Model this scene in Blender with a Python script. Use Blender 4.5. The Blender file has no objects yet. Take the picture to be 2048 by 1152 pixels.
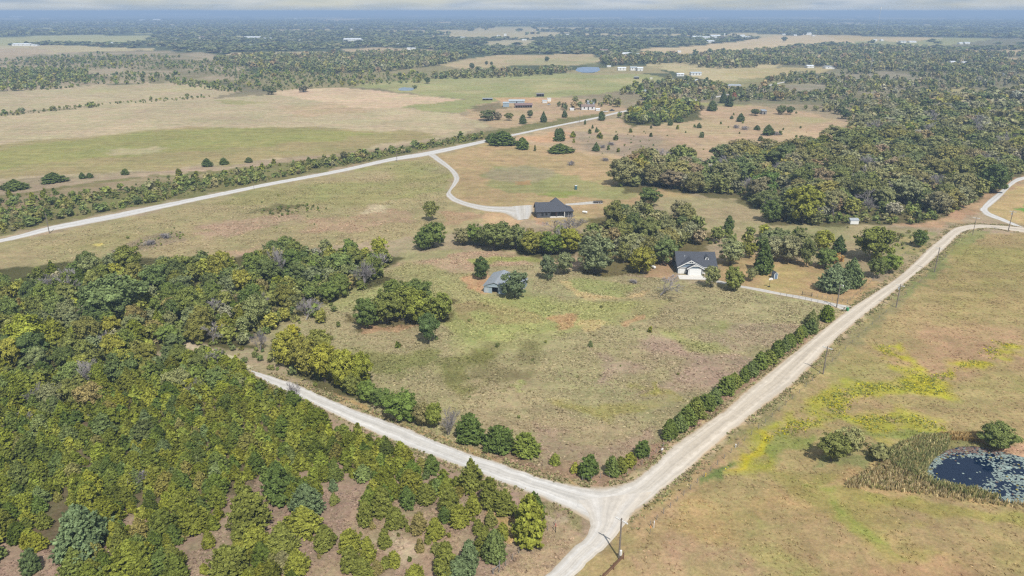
import bpy, bmesh, math, random
import numpy as np
from mathutils import Vector, Matrix

# ------------------------------------------------------------------ camera, world, sun, exposure
S = bpy.context.scene
COL = S.collection
FPX, CAMH, HOR = 1450.0, 90.0, 22.5            # focal length in px of the 2048 px wide photo, camera height in m
PITCH = math.atan((576 - HOR) / FPX)
cd = bpy.data.cameras.new('camera'); cam = bpy.data.objects.new('camera', cd); COL.objects.link(cam)
cd.sensor_width = 36.0; cd.lens = 36.0 * FPX / 2048; cd.clip_start = 1.0; cd.clip_end = 200000.0
cam.location = (0, 0, CAMH); cam.rotation_euler = (math.pi / 2 - PITCH, 0, 0)
S.camera = cam

SUN_EL, SUN_SHADOW_AZ = math.radians(53.0), math.radians(-18.5)   # shadows fall to the back, a little to the left
w = bpy.data.worlds.new('World'); S.world = w; w.use_nodes = True
nt = w.node_tree; nt.nodes.clear()
def WN(t, **k):
    n = nt.nodes.new(t)
    for a, b in k.items(): setattr(n, a, b)
    return n
sky = WN('ShaderNodeTexSky', sky_type='NISHITA', sun_disc=False)
sky.sun_elevation = SUN_EL; sky.sun_rotation = math.pi + SUN_SHADOW_AZ
sky.air_density = 1.0; sky.dust_density = 0.2; sky.ozone_density = 2.0
tc = WN('ShaderNodeTexCoord'); mp = WN('ShaderNodeMapping'); mp.inputs['Scale'].default_value = (1, 1, 9)
nz = WN('ShaderNodeTexNoise'); nz.inputs['Scale'].default_value = 5.2; nz.inputs['Detail'].default_value = 7; nz.inputs['Roughness'].default_value = .58
rp = WN('ShaderNodeValToRGB'); rp.color_ramp.elements[0].position = .36; rp.color_ramp.elements[1].position = .62; rp.color_ramp.elements[0].color = (.45, .45, .45, 1)
nz2 = WN('ShaderNodeTexNoise'); nz2.inputs['Scale'].default_value = 11; nz2.inputs['Detail'].default_value = 6
rp2 = WN('ShaderNodeValToRGB'); rp2.color_ramp.elements[0].color = (4.4, 5.4, 6.6, 1); rp2.color_ramp.elements[1].color = (7.0, 7.5, 7.9, 1)
rp2.color_ramp.elements[0].position = .38; rp2.color_ramp.elements[1].position = .62
mx = WN('ShaderNodeMix', data_type='RGBA')
bgn = WN('ShaderNodeBackground'); bgn.inputs['Strength'].default_value = 0.078
out = WN('ShaderNodeOutputWorld'); L = nt.links.new
L(tc.outputs['Generated'], mp.inputs['Vector']); L(mp.outputs[0], nz.inputs['Vector']); L(mp.outputs[0], nz2.inputs['Vector'])
L(nz.outputs['Fac'], rp.inputs[0]); L(nz2.outputs['Fac'], rp2.inputs[0])
L(rp.outputs[0], mx.inputs[0]); L(sky.outputs[0], mx.inputs[6]); L(rp2.outputs[0], mx.inputs[7])
L(mx.outputs[2], bgn.inputs['Color']); L(bgn.outputs[0], out.inputs['Surface'])

sl = bpy.data.lights.new('sun', 'SUN'); so = bpy.data.objects.new('sun', sl); COL.objects.link(so)
sl.energy = 4.45; sl.angle = math.radians(0.5); sl.color = (1.0, 0.965, 0.91)
sdir = Vector((math.sin(SUN_SHADOW_AZ) * math.cos(SUN_EL), math.cos(SUN_SHADOW_AZ) * math.cos(SUN_EL), -math.sin(SUN_EL)))
so.rotation_euler = sdir.to_track_quat('-Z', 'Y').to_euler()

S.view_settings.view_transform = 'Standard'; S.view_settings.look = 'None'
S.view_settings.exposure = 0.18; S.view_settings.gamma = 1.0; S.view_settings.use_curve_mapping = False
S.render.engine = 'CYCLES'
S.cycles.max_bounces = 5; S.cycles.diffuse_bounces = 2; S.cycles.glossy_bounces = 2; S.cycles.transmission_bounces = 3
S.cycles.volume_bounces = 0; S.cycles.caustics_reflective = False; S.cycles.caustics_refractive = False
S.cycles.use_denoising = False
S.cycles.filter_width = 1.3

random.seed(7); RNG = np.random.default_rng(7)

# ------------------------------------------------------------------ from photo pixels to places on the ground
_F = np.array([0, math.cos(PITCH), -math.sin(PITCH)]); _U = np.array([0, math.sin(PITCH), math.cos(PITCH)])
def ray(x, y): return _F + (x - 1024) / FPX * np.array([1., 0, 0]) - (y - 576) / FPX * _U
def G(x, y, z=0.0):
    d = ray(x, max(y, HOR + 2.5)); t = (z - CAMH) / d[2]
    return np.array([d[0] * t, d[1] * t, z])
def Gs(poly): return np.array([G(x, y)[:2] for x, y in poly])
def mpp(x, y): return float((G(x, y) - [0, 0, CAMH]) @ _F / FPX)
def top_z(x, yb, yt):
    b = G(x, yb); d = ray(x, yt); t = (b[:2] @ d[:2]) / (d[:2] @ d[:2]); return CAMH + t * d[2]
def project(X, Y, Z=0.0):
    dx, dy, dz = X, Y, Z - CAMH
    dep = np.maximum(dy * _F[1] + dz * _F[2], 1e-3)
    return 1024 + FPX * dx / dep, 576 - FPX * (dy * _U[1] + dz * _U[2]) / dep
def soft(c):
    m_ = sum(c) / 3.0; return tuple(m_ + (v - m_) * .95 + 1 for v in c)
def lin(c):
    c = np.asarray(c, float) / 255.0
    return np.where(c <= .04045, c / 12.92, ((c + .055) / 1.055) ** 2.4)

# ------------------------------------------------------------------ noise on world coordinates
def _h(ix, iy, s):
    n = (ix.astype(np.int64) * 374761393 + iy.astype(np.int64) * 668265263 + s * 2147483647) & 0xffffffff
    n = ((n ^ (n >> 13)) * 1274126177) & 0xffffffff
    return ((n ^ (n >> 16)) & 0xffffff) / float(0xffffff)
def vnoise(x, y, s=0):
    ix, iy = np.floor(x), np.floor(y); fx, fy = x - ix, y - iy
    fx = fx * fx * (3 - 2 * fx); fy = fy * fy * (3 - 2 * fy)
    a, b, c, d = _h(ix, iy, s), _h(ix + 1, iy, s), _h(ix, iy + 1, s), _h(ix + 1, iy + 1, s)
    return (a * (1 - fx) + b * fx) * (1 - fy) + (c * (1 - fx) + d * fx) * fy
def fbm(x, y, scale, octv=4, s=0):
    v, a, t = 0, .5, 0
    x, y = x / scale, y / scale
    for k in range(octv):
        v = v + a * vnoise(x, y, s + k * 17); t += a; a *= .5; x, y = x * 2.03 + 7.1, y * 2.03 + 3.7
    return v / t
def inside(px, py, poly):
    r = np.zeros(px.shape, bool); n = len(poly)
    for i in range(n):
        x0, y0 = poly[i]; x1, y1 = poly[(i + 1) % n]
        if y0 == y1: continue
        r ^= ((y0 > py) != (y1 > py)) & (px < (x1 - x0) * (py - y0) / (y1 - y0) + x0)
    return r
def edge_dist(px, py, poly):
    d = np.full(px.shape, 1e12); n = len(poly)
    for i in range(n):
        a = poly[i]; b = poly[(i + 1) % n]; ab = b - a; L2 = ab @ ab + 1e-9
        t = np.clip(((px - a[0]) * ab[0] + (py - a[1]) * ab[1]) / L2, 0, 1)
        d = np.minimum(d, (px - a[0] - t * ab[0]) ** 2 + (py - a[1] - t * ab[1]) ** 2)
    return np.sqrt(d)

# ------------------------------------------------------------------ mesh + object helpers
def mesh_np(name, V, quads=None, tris=None, smooth=False):
    me = bpy.data.meshes.new(name); V = np.asarray(V, np.float32)
    nq = 0 if quads is None else len(quads); ntr = 0 if tris is None else len(tris)
    idx = np.concatenate([np.asarray(a, np.int32).ravel() for a in (quads, tris) if a is not None and len(a)])
    me.vertices.add(len(V)); me.vertices.foreach_set('co', V.ravel())
    me.loops.add(len(idx)); me.loops.foreach_set('vertex_index', idx)
    me.polygons.add(nq + ntr)
    st = np.concatenate([np.arange(nq) * 4, nq * 4 + np.arange(ntr) * 3]).astype(np.int32)
    me.polygons.foreach_set('loop_start', st)
    if smooth: me.polygons.foreach_set('use_smooth', np.ones(nq + ntr, bool))
    me.update(calc_edges=True); return me
def attr(me, name, data):
    if data.ndim == 1:
        a = me.attributes.new(name, 'FLOAT', 'POINT'); a.data.foreach_set('value', data.astype(np.float32))
    else:
        a = me.attributes.new(name, 'FLOAT_COLOR', 'POINT')
        if data.shape[1] == 3: data = np.hstack([data, np.ones((len(data), 1))])
        a.data.foreach_set('color', data.astype(np.float32).ravel())
def link(name, data, parent=None, loc=None, rz=0, mats=None):
    o = bpy.data.objects.new(name, data); COL.objects.link(o)
    if mats is not None and data is not None and not data.materials:
        for m in (mats if isinstance(mats, (list, tuple)) else [mats]): data.materials.append(m)
    if parent is not None: o.parent = parent
    if loc is not None: o.location = loc
    if rz: o.rotation_euler = (0, 0, rz)
    return o
def tag(o, label, cat, group=None, kind=None):
    if label: o['label'] = label
    if cat: o['category'] = cat
    if group: o['group'] = group
    if kind: o['kind'] = kind
    return o
def thing(name, label, cat, loc, rz=0, group=None):
    o = link(name, None, loc=loc, rz=rz); o.empty_display_size = .3
    return tag(o, label, cat, group)

class MB:
    """collects boxes, prisms, slabs and tubes of ONE part"""
    def __init__(s): s.v = []; s.f = []
    def add(s, vs, fs):
        n = len(s.v); s.v += [tuple(map(float, q)) for q in vs]; s.f += [[n + i for i in f] for f in fs]; return s
    def box(s, x0, x1, y0, y1, z0, z1):
        return s.add([(x0, y0, z0), (x1, y0, z0), (x1, y1, z0), (x0, y1, z0), (x0, y0, z1), (x1, y0, z1), (x1, y1, z1), (x0, y1, z1)],
                     [(3, 2, 1, 0), (4, 5, 6, 7), (0, 1, 5, 4), (1, 2, 6, 5), (2, 3, 7, 6), (3, 0, 4, 7)])
    def slab(s, pts, t):
        """a sheet through PTS (ordered) with thickness t downward along its normal"""
        P = [Vector(p) for p in pts]; n = (P[1] - P[0]).cross(P[2] - P[0]).normalized()
        if n.z < 0: P.reverse(); n = -n
        m = len(P); Q = [p - n * t for p in P]
        return s.add(P + Q, [tuple(range(m)), tuple(range(2 * m - 1, m - 1, -1))] + [(i, m + i, m + (i + 1) % m, (i + 1) % m) for i in range(m)])
    def extrude(s, prof, axis, a, b):
        """prof: list of (u,z); axis 'x': u is y, swept in x from a to b; axis 'y': u is x"""
        m = len(prof)
        A = [((a, u, z) if axis == 'x' else (u, a, z)) for u, z in prof]; B = [((b, u, z) if axis == 'x' else (u, b, z)) for u, z in prof]
        return s.add(A + B, [tuple(range(m)), tuple(range(2 * m - 1, m - 1, -1))] + [(i, m + i, m + (i + 1) % m, (i + 1) % m) for i in range(m)])
    def tube(s, pts, rad, n=6, cap=True):
        pts = [Vector(p) for p in pts]; rad = rad if isinstance(rad, (list, tuple)) else [rad] * len(pts)
        rings = []
        for i, p in enumerate(pts):
            d = (pts[min(i + 1, len(pts) - 1)] - pts[max(i - 1, 0)]).normalized()
            a = d.orthogonal().normalized() if abs(d.z) < .99 else Vector((1, 0, 0)); b = d.cross(a)
            rings.append([p + (a * math.cos(2 * math.pi * k / n) + b * math.sin(2 * math.pi * k / n)) * rad[i] for k in range(n)])
        vs = [q for r in rings for q in r]; fs = []
        for i in range(len(pts) - 1):
            for k in range(n): fs.append((i * n + k, i * n + (k + 1) % n, (i + 1) * n + (k + 1) % n, (i + 1) * n + k))
        if cap: fs += [tuple(range(n - 1, -1, -1)), tuple((len(pts) - 1) * n + k for k in range(n))]
        return s.add(vs, fs)
    def mesh(s, name, m, fixn=True):
        me = bpy.data.meshes.new(name); me.from_pydata(s.v, [], s.f)
        if fixn:
            bm = bmesh.new(); bm.from_mesh(me); bmesh.ops.recalc_face_normals(bm, faces=bm.faces); bm.to_mesh(me); bm.free()
        me.materials.append(m); me.update(); return me
    def build(s, name, m, parent=None, **k): return link(name, s.mesh(name, m), parent, **k)

# ------------------------------------------------------------------ materials
def mat(name):
    m = bpy.data.materials.new(name); m.use_nodes = True; t = m.node_tree; t.nodes.clear()
    o = t.nodes.new('ShaderNodeOutputMaterial'); return m, t, o
def N(t, ty, **k):
    n = t.nodes.new(ty)
    for a, b in k.items(): setattr(n, a, b)
    return n
def plain(name, rgb, rough=.7, var=.18, scale=2.0, metal=0.0, bump=0.0, rgb2=None, streak=None):
    """rgb: linear albedo; noise of world scale varies it, an optional second colour mottles it"""
    m, t, o = mat(name); p = N(t, 'ShaderNodeBsdfPrincipled'); p.inputs['Roughness'].default_value = rough; p.inputs['Metallic'].default_value = metal
    p.inputs['Specular IOR Level'].default_value = .3
    c = N(t, 'ShaderNodeTexCoord'); mpn = N(t, 'ShaderNodeMapping'); t.links.new(c.outputs['Object'], mpn.inputs[0])
    if streak: mpn.inputs['Scale'].default_value = streak
    n = N(t, 'ShaderNodeTexNoise'); n.inputs['Scale'].default_value = scale; n.inputs['Detail'].default_value = 6; n.inputs['Roughness'].default_value = .65
    t.links.new(mpn.outputs[0], n.inputs['Vector'])
    r = N(t, 'ShaderNodeValToRGB'); r.color_ramp.elements[0].position = .3; r.color_ramp.elements[1].position = .7
    a = np.array(rgb) * (1 - var); b = np.array(rgb2 if rgb2 is not None else np.array(rgb) * (1 + var))
    r.color_ramp.elements[0].color = (*a, 1); r.color_ramp.elements[1].color = (*b, 1)
    t.links.new(n.outputs['Fac'], r.inputs[0]); t.links.new(r.outputs[0], p.inputs['Base Color'])
    if bump:
        bn = N(t, 'ShaderNodeBump'); bn.inputs['Strength'].default_value = bump; bn.inputs['Distance'].default_value = .1
        t.links.new(n.outputs['Fac'], bn.inputs['Height']); t.links.new(bn.outputs[0], p.inputs['Normal'])
    t.links.new(p.outputs[0], o.inputs['Surface']); return m

LEAFK = 1.0
def leaf_mat(name, per_object=True, trans=.24):
    """foliage: the tint of the tree (object colour, or an attribute in merged woods) with clump-to-clump differences and, in cedars, painted inner shade"""
    m, t, o = mat(name)
    if per_object: src = N(t, 'ShaderNodeObjectInfo').outputs['Color']
    else: src = N(t, 'ShaderNodeAttribute', attribute_name='tint').outputs['Color']
    va = N(t, 'ShaderNodeAttribute', attribute_name='vary')
    mr = N(t, 'ShaderNodeMapRange'); mr.inputs['To Min'].default_value = .48; mr.inputs['To Max'].default_value = 1.52
    t.links.new(va.outputs['Fac'], mr.inputs['Value'])
    sc = N(t, 'ShaderNodeVectorMath', operation='SCALE'); t.links.new(src, sc.inputs[0]); t.links.new(mr.outputs[0], sc.inputs['Scale'])
    d = N(t, 'ShaderNodeBsdfDiffuse'); tr = N(t, 'ShaderNodeBsdfTranslucent'); mixs = N(t, 'ShaderNodeMixShader'); mixs.inputs[0].default_value = trans
    t.links.new(sc.outputs[0], d.inputs['Color']); t.links.new(sc.outputs[0], tr.inputs['Color'])
    t.links.new(d.outputs[0], mixs.inputs[1]); t.links.new(tr.outputs[0], mixs.inputs[2]); t.links.new(mixs.outputs[0], o.inputs['Surface']); return m
M_LEAF = leaf_mat('foliage'); M_WOOD = leaf_mat('woodland_foliage', False)
M_TUFT = leaf_mat('grass_blades', False, .42)
M_BARK = plain('bark', (.10, .085, .07), .9, .3, 6)
M_TWIG = plain('grey_twigs', (.27, .245, .24), .9, .25, 3)

def ground_mat():
    m, t, o = mat('ground_cover'); p = N(t, 'ShaderNodeBsdfPrincipled'); p.inputs['Roughness'].default_value = .95; p.inputs['Specular IOR Level'].default_value = .05
    a = N(t, 'ShaderNodeAttribute', attribute_name='cover'); g = N(t, 'ShaderNodeNewGeometry')
    def noise(scale, det, rough=.6, dist=0):
        n = N(t, 'ShaderNodeTexNoise'); n.inputs['Scale'].default_value = scale; n.inputs['Detail'].default_value = det; n.inputs['Roughness'].default_value = rough
        n.inputs['Distortion'].default_value = dist; t.links.new(g.outputs['Position'], n.inputs['Vector']); return n
    def mrange(n, a0, a1, b0, b1):
        r = N(t, 'ShaderNodeMapRange'); r.inputs['From Min'].default_value = a0; r.inputs['From Max'].default_value = a1
        r.inputs['To Min'].default_value = b0; r.inputs['To Max'].default_value = b1; t.links.new(n.outputs['Fac'], r.inputs['Value']); return r
    n1 = noise(1.1, 5, .75); n2 = noise(.16, 5, .65, .4); n3 = noise(.035, 4, .6, .5)
    r1 = mrange(n1, .3, .7, .70, 1.27); r2 = mrange(n2, .3, .7, .80, 1.2)
    mul0 = N(t, 'ShaderNodeMath', operation='MULTIPLY'); t.links.new(r1.outputs[0], mul0.inputs[0]); t.links.new(r2.outputs[0], mul0.inputs[1])
    # mowing swaths and broad drifts
    mpr = N(t, 'ShaderNodeMapping'); mpr.inputs['Rotation'].default_value = (0, 0, math.radians(-47)); mpr.inputs['Scale'].default_value = (.018, .16, 1); t.links.new(g.outputs['Position'], mpr.inputs[0])
    n5 = N(t, 'ShaderNodeTexNoise'); n5.inputs['Scale'].default_value = 1; n5.inputs['Detail'].default_value = 5; n5.inputs['Roughness'].default_value = .6; t.links.new(mpr.outputs[0], n5.inputs['Vector'])
    r5 = mrange(n5, .3, .7, .88, 1.12); r6 = mrange(noise(.014, 5, .65, .6), .3, .7, .87, 1.13)
    m5 = N(t, 'ShaderNodeMath', operation='MULTIPLY'); t.links.new(r5.outputs[0], m5.inputs[0]); t.links.new(r6.outputs[0], m5.inputs[1])
    mul = N(t, 'ShaderNodeMath', operation='MULTIPLY'); t.links.new(mul0.outputs[0], mul.inputs[0]); t.links.new(m5.outputs[0], mul.inputs[1])
    # tint drifts between straw and green
    ra = N(t, 'ShaderNodeValToRGB'); ra.color_ramp.elements[0].color = (1.04, .99, .97, 1); ra.color_ramp.elements[1].color = (.93, 1.0, .86, 1)
    ra.color_ramp.elements[0].position = .36; ra.color_ramp.elements[1].position = .66
    t.links.new(n3.outputs['Fac'], ra.inputs[0])
    rb = N(t, 'ShaderNodeValToRGB'); rb.color_ramp.elements[0].color = (1.04, .99, .98, 1); rb.color_ramp.elements[1].color = (.95, 1.01, .90, 1)
    rb.color_ramp.elements[0].position = .38; rb.color_ramp.elements[1].position = .64
    n4 = noise(.5, 4, .6, .3); t.links.new(n4.outputs['Fac'], rb.inputs[0])
    v1 = N(t, 'ShaderNodeVectorMath', operation='MULTIPLY'); t.links.new(a.outputs['Color'], v1.inputs[0]); t.links.new(ra.outputs[0], v1.inputs[1])
    v2 = N(t, 'ShaderNodeVectorMath', operation='MULTIPLY'); t.links.new(v1.outputs[0], v2.inputs[0]); t.links.new(rb.outputs[0], v2.inputs[1])
    v3 = N(t, 'ShaderNodeVectorMath', operation='SCALE'); t.links.new(v2.outputs[0], v3.inputs[0]); t.links.new(mul.outputs[0], v3.inputs['Scale'])
    t.links.new(v3.outputs[0], p.inputs['Base Color'])
    b = N(t, 'ShaderNodeBump'); b.inputs['Strength'].default_value = .55; b.inputs['Distance'].default_value = .35
    t.links.new(n1.outputs['Fac'], b.inputs['Height']); t.links.new(b.outputs[0], p.inputs['Normal'])
    t.links.new(p.outputs[0], o.inputs['Surface']); return m

def road_mat(name, base, edge, track, warm=None):
    m, t, o = mat(name); p = N(t, 'ShaderNodeBsdfPrincipled'); p.inputs['Roughness'].default_value = .95; p.inputs['Specular IOR Level'].default_value = .08
    uv = N(t, 'ShaderNodeUVMap'); sp = N(t, 'ShaderNodeSeparateXYZ'); t.links.new(uv.outputs[0], sp.inputs[0])
    g = N(t, 'ShaderNodeNewGeometry')
    n = N(t, 'ShaderNodeTexNoise'); n.inputs['Scale'].default_value = .6; n.inputs['Detail'].default_value = 7; n.inputs['Roughness'].default_value = .7; t.links.new(g.outputs['Position'], n.inputs['Vector'])
    # lengthwise smeared noise = ruts and graded windrows
    mpn = N(t, 'ShaderNodeMapping'); mpn.inputs['Scale'].default_value = (14, .035, 1); t.links.new(uv.outputs[0], mpn.inputs[0])
    ns = N(t, 'ShaderNodeTexNoise'); ns.inputs['Scale'].default_value = 1; ns.inputs['Detail'].default_value = 4; t.links.new(mpn.outputs[0], ns.inputs['Vector'])
    e = N(t, 'ShaderNodeValToRGB'); e.color_ramp.interpolation = 'EASE'
    el = e.color_ramp.elements
    el[0].position = 0; el[0].color = (*edge, 1); el[1].position = 1; el[1].color = (*edge, 1)
    for ps, c in ((.15, base), (.28, track), (.38, base), (.5, np.array(base) * .95), (.62, base), (.72, track), (.85, base)):
        q = el.new(ps); q.color = (*c, 1)
    wob = N(t, 'ShaderNodeMath', operation='MULTIPLY_ADD'); t.links.new(n.outputs['Fac'], wob.inputs[0]); wob.inputs[1].default_value = .16
    sub = N(t, 'ShaderNodeMath', operation='SUBTRACT'); t.links.new(sp.outputs[0], sub.inputs[0]); sub.inputs[1].default_value = .08; t.links.new(sub.outputs[0], wob.inputs[2])
    t.links.new(wob.outputs[0], e.inputs[0])
    mr = N(t, 'ShaderNodeMapRange'); mr.inputs['From Min'].default_value = .3; mr.inputs['From Max'].default_value = .7; mr.inputs['To Min'].default_value = .86; mr.inputs['To Max'].default_value = 1.12
    mr2 = N(t, 'ShaderNodeMapRange'); mr2.inputs['From Min'].default_value = .3; mr2.inputs['From Max'].default_value = .7; mr2.inputs['To Min'].default_value = .85; mr2.inputs['To Max'].default_value = 1.10
    t.links.new(n.outputs['Fac'], mr.inputs[0]); t.links.new(ns.outputs['Fac'], mr2.inputs[0])
    mu = N(t, 'ShaderNodeMath', operation='MULTIPLY'); t.links.new(mr.outputs[0], mu.inputs[0]); t.links.new(mr2.outputs[0], mu.inputs[1])
    v = N(t, 'ShaderNodeVectorMath', operation='SCALE'); t.links.new(e.outputs[0], v.inputs[0]); t.links.new(mu.outputs[0], v.inputs['Scale'])
    res = v.outputs[0]
    if warm is not None:      # the gravel turns from pale limestone to tan along the road
        sx = N(t, 'ShaderNodeSeparateXYZ'); t.links.new(g.outputs['Position'], sx.inputs[0]); wr_ = N(t, 'ShaderNodeMapRange', interpolation_type='SMOOTHSTEP'); wr_.inputs['From Min'].default_value = 6; wr_.inputs['From Max'].default_value = 46
        t.links.new(sx.outputs['X'], wr_.inputs['Value']); mw = N(t, 'ShaderNodeMix', data_type='RGBA', blend_type='MULTIPLY'); mw.inputs[7].default_value = (*warm, 1)
        t.links.new(wr_.outputs[0], mw.inputs[0]); t.links.new(v.outputs[0], mw.inputs[6]); res = mw.outputs[2]
    t.links.new(res, p.inputs['Base Color']); t.links.new(p.outputs[0], o.inputs['Surface']); return m

def water_mat(name, rgb):
    m, t, o = mat(name); p = N(t, 'ShaderNodeBsdfPrincipled'); p.inputs['Base Color'].default_value = (*rgb, 1); p.inputs['Roughness'].default_value = .06; p.inputs['IOR'].default_value = 1.33
    n = N(t, 'ShaderNodeTexNoise'); n.inputs['Scale'].default_value = .9; n.inputs['Detail'].default_value = 3; g = N(t, 'ShaderNodeNewGeometry'); t.links.new(g.outputs['Position'], n.inputs['Vector'])
    b = N(t, 'ShaderNodeBump'); b.inputs['Strength'].default_value = .06; b.inputs['Distance'].default_value = .1; t.links.new(n.outputs['Fac'], b.inputs['Height']); t.links.new(b.outputs[0], p.inputs['Normal'])
    t.links.new(p.outputs[0], o.inputs['Surface']); return m

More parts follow.
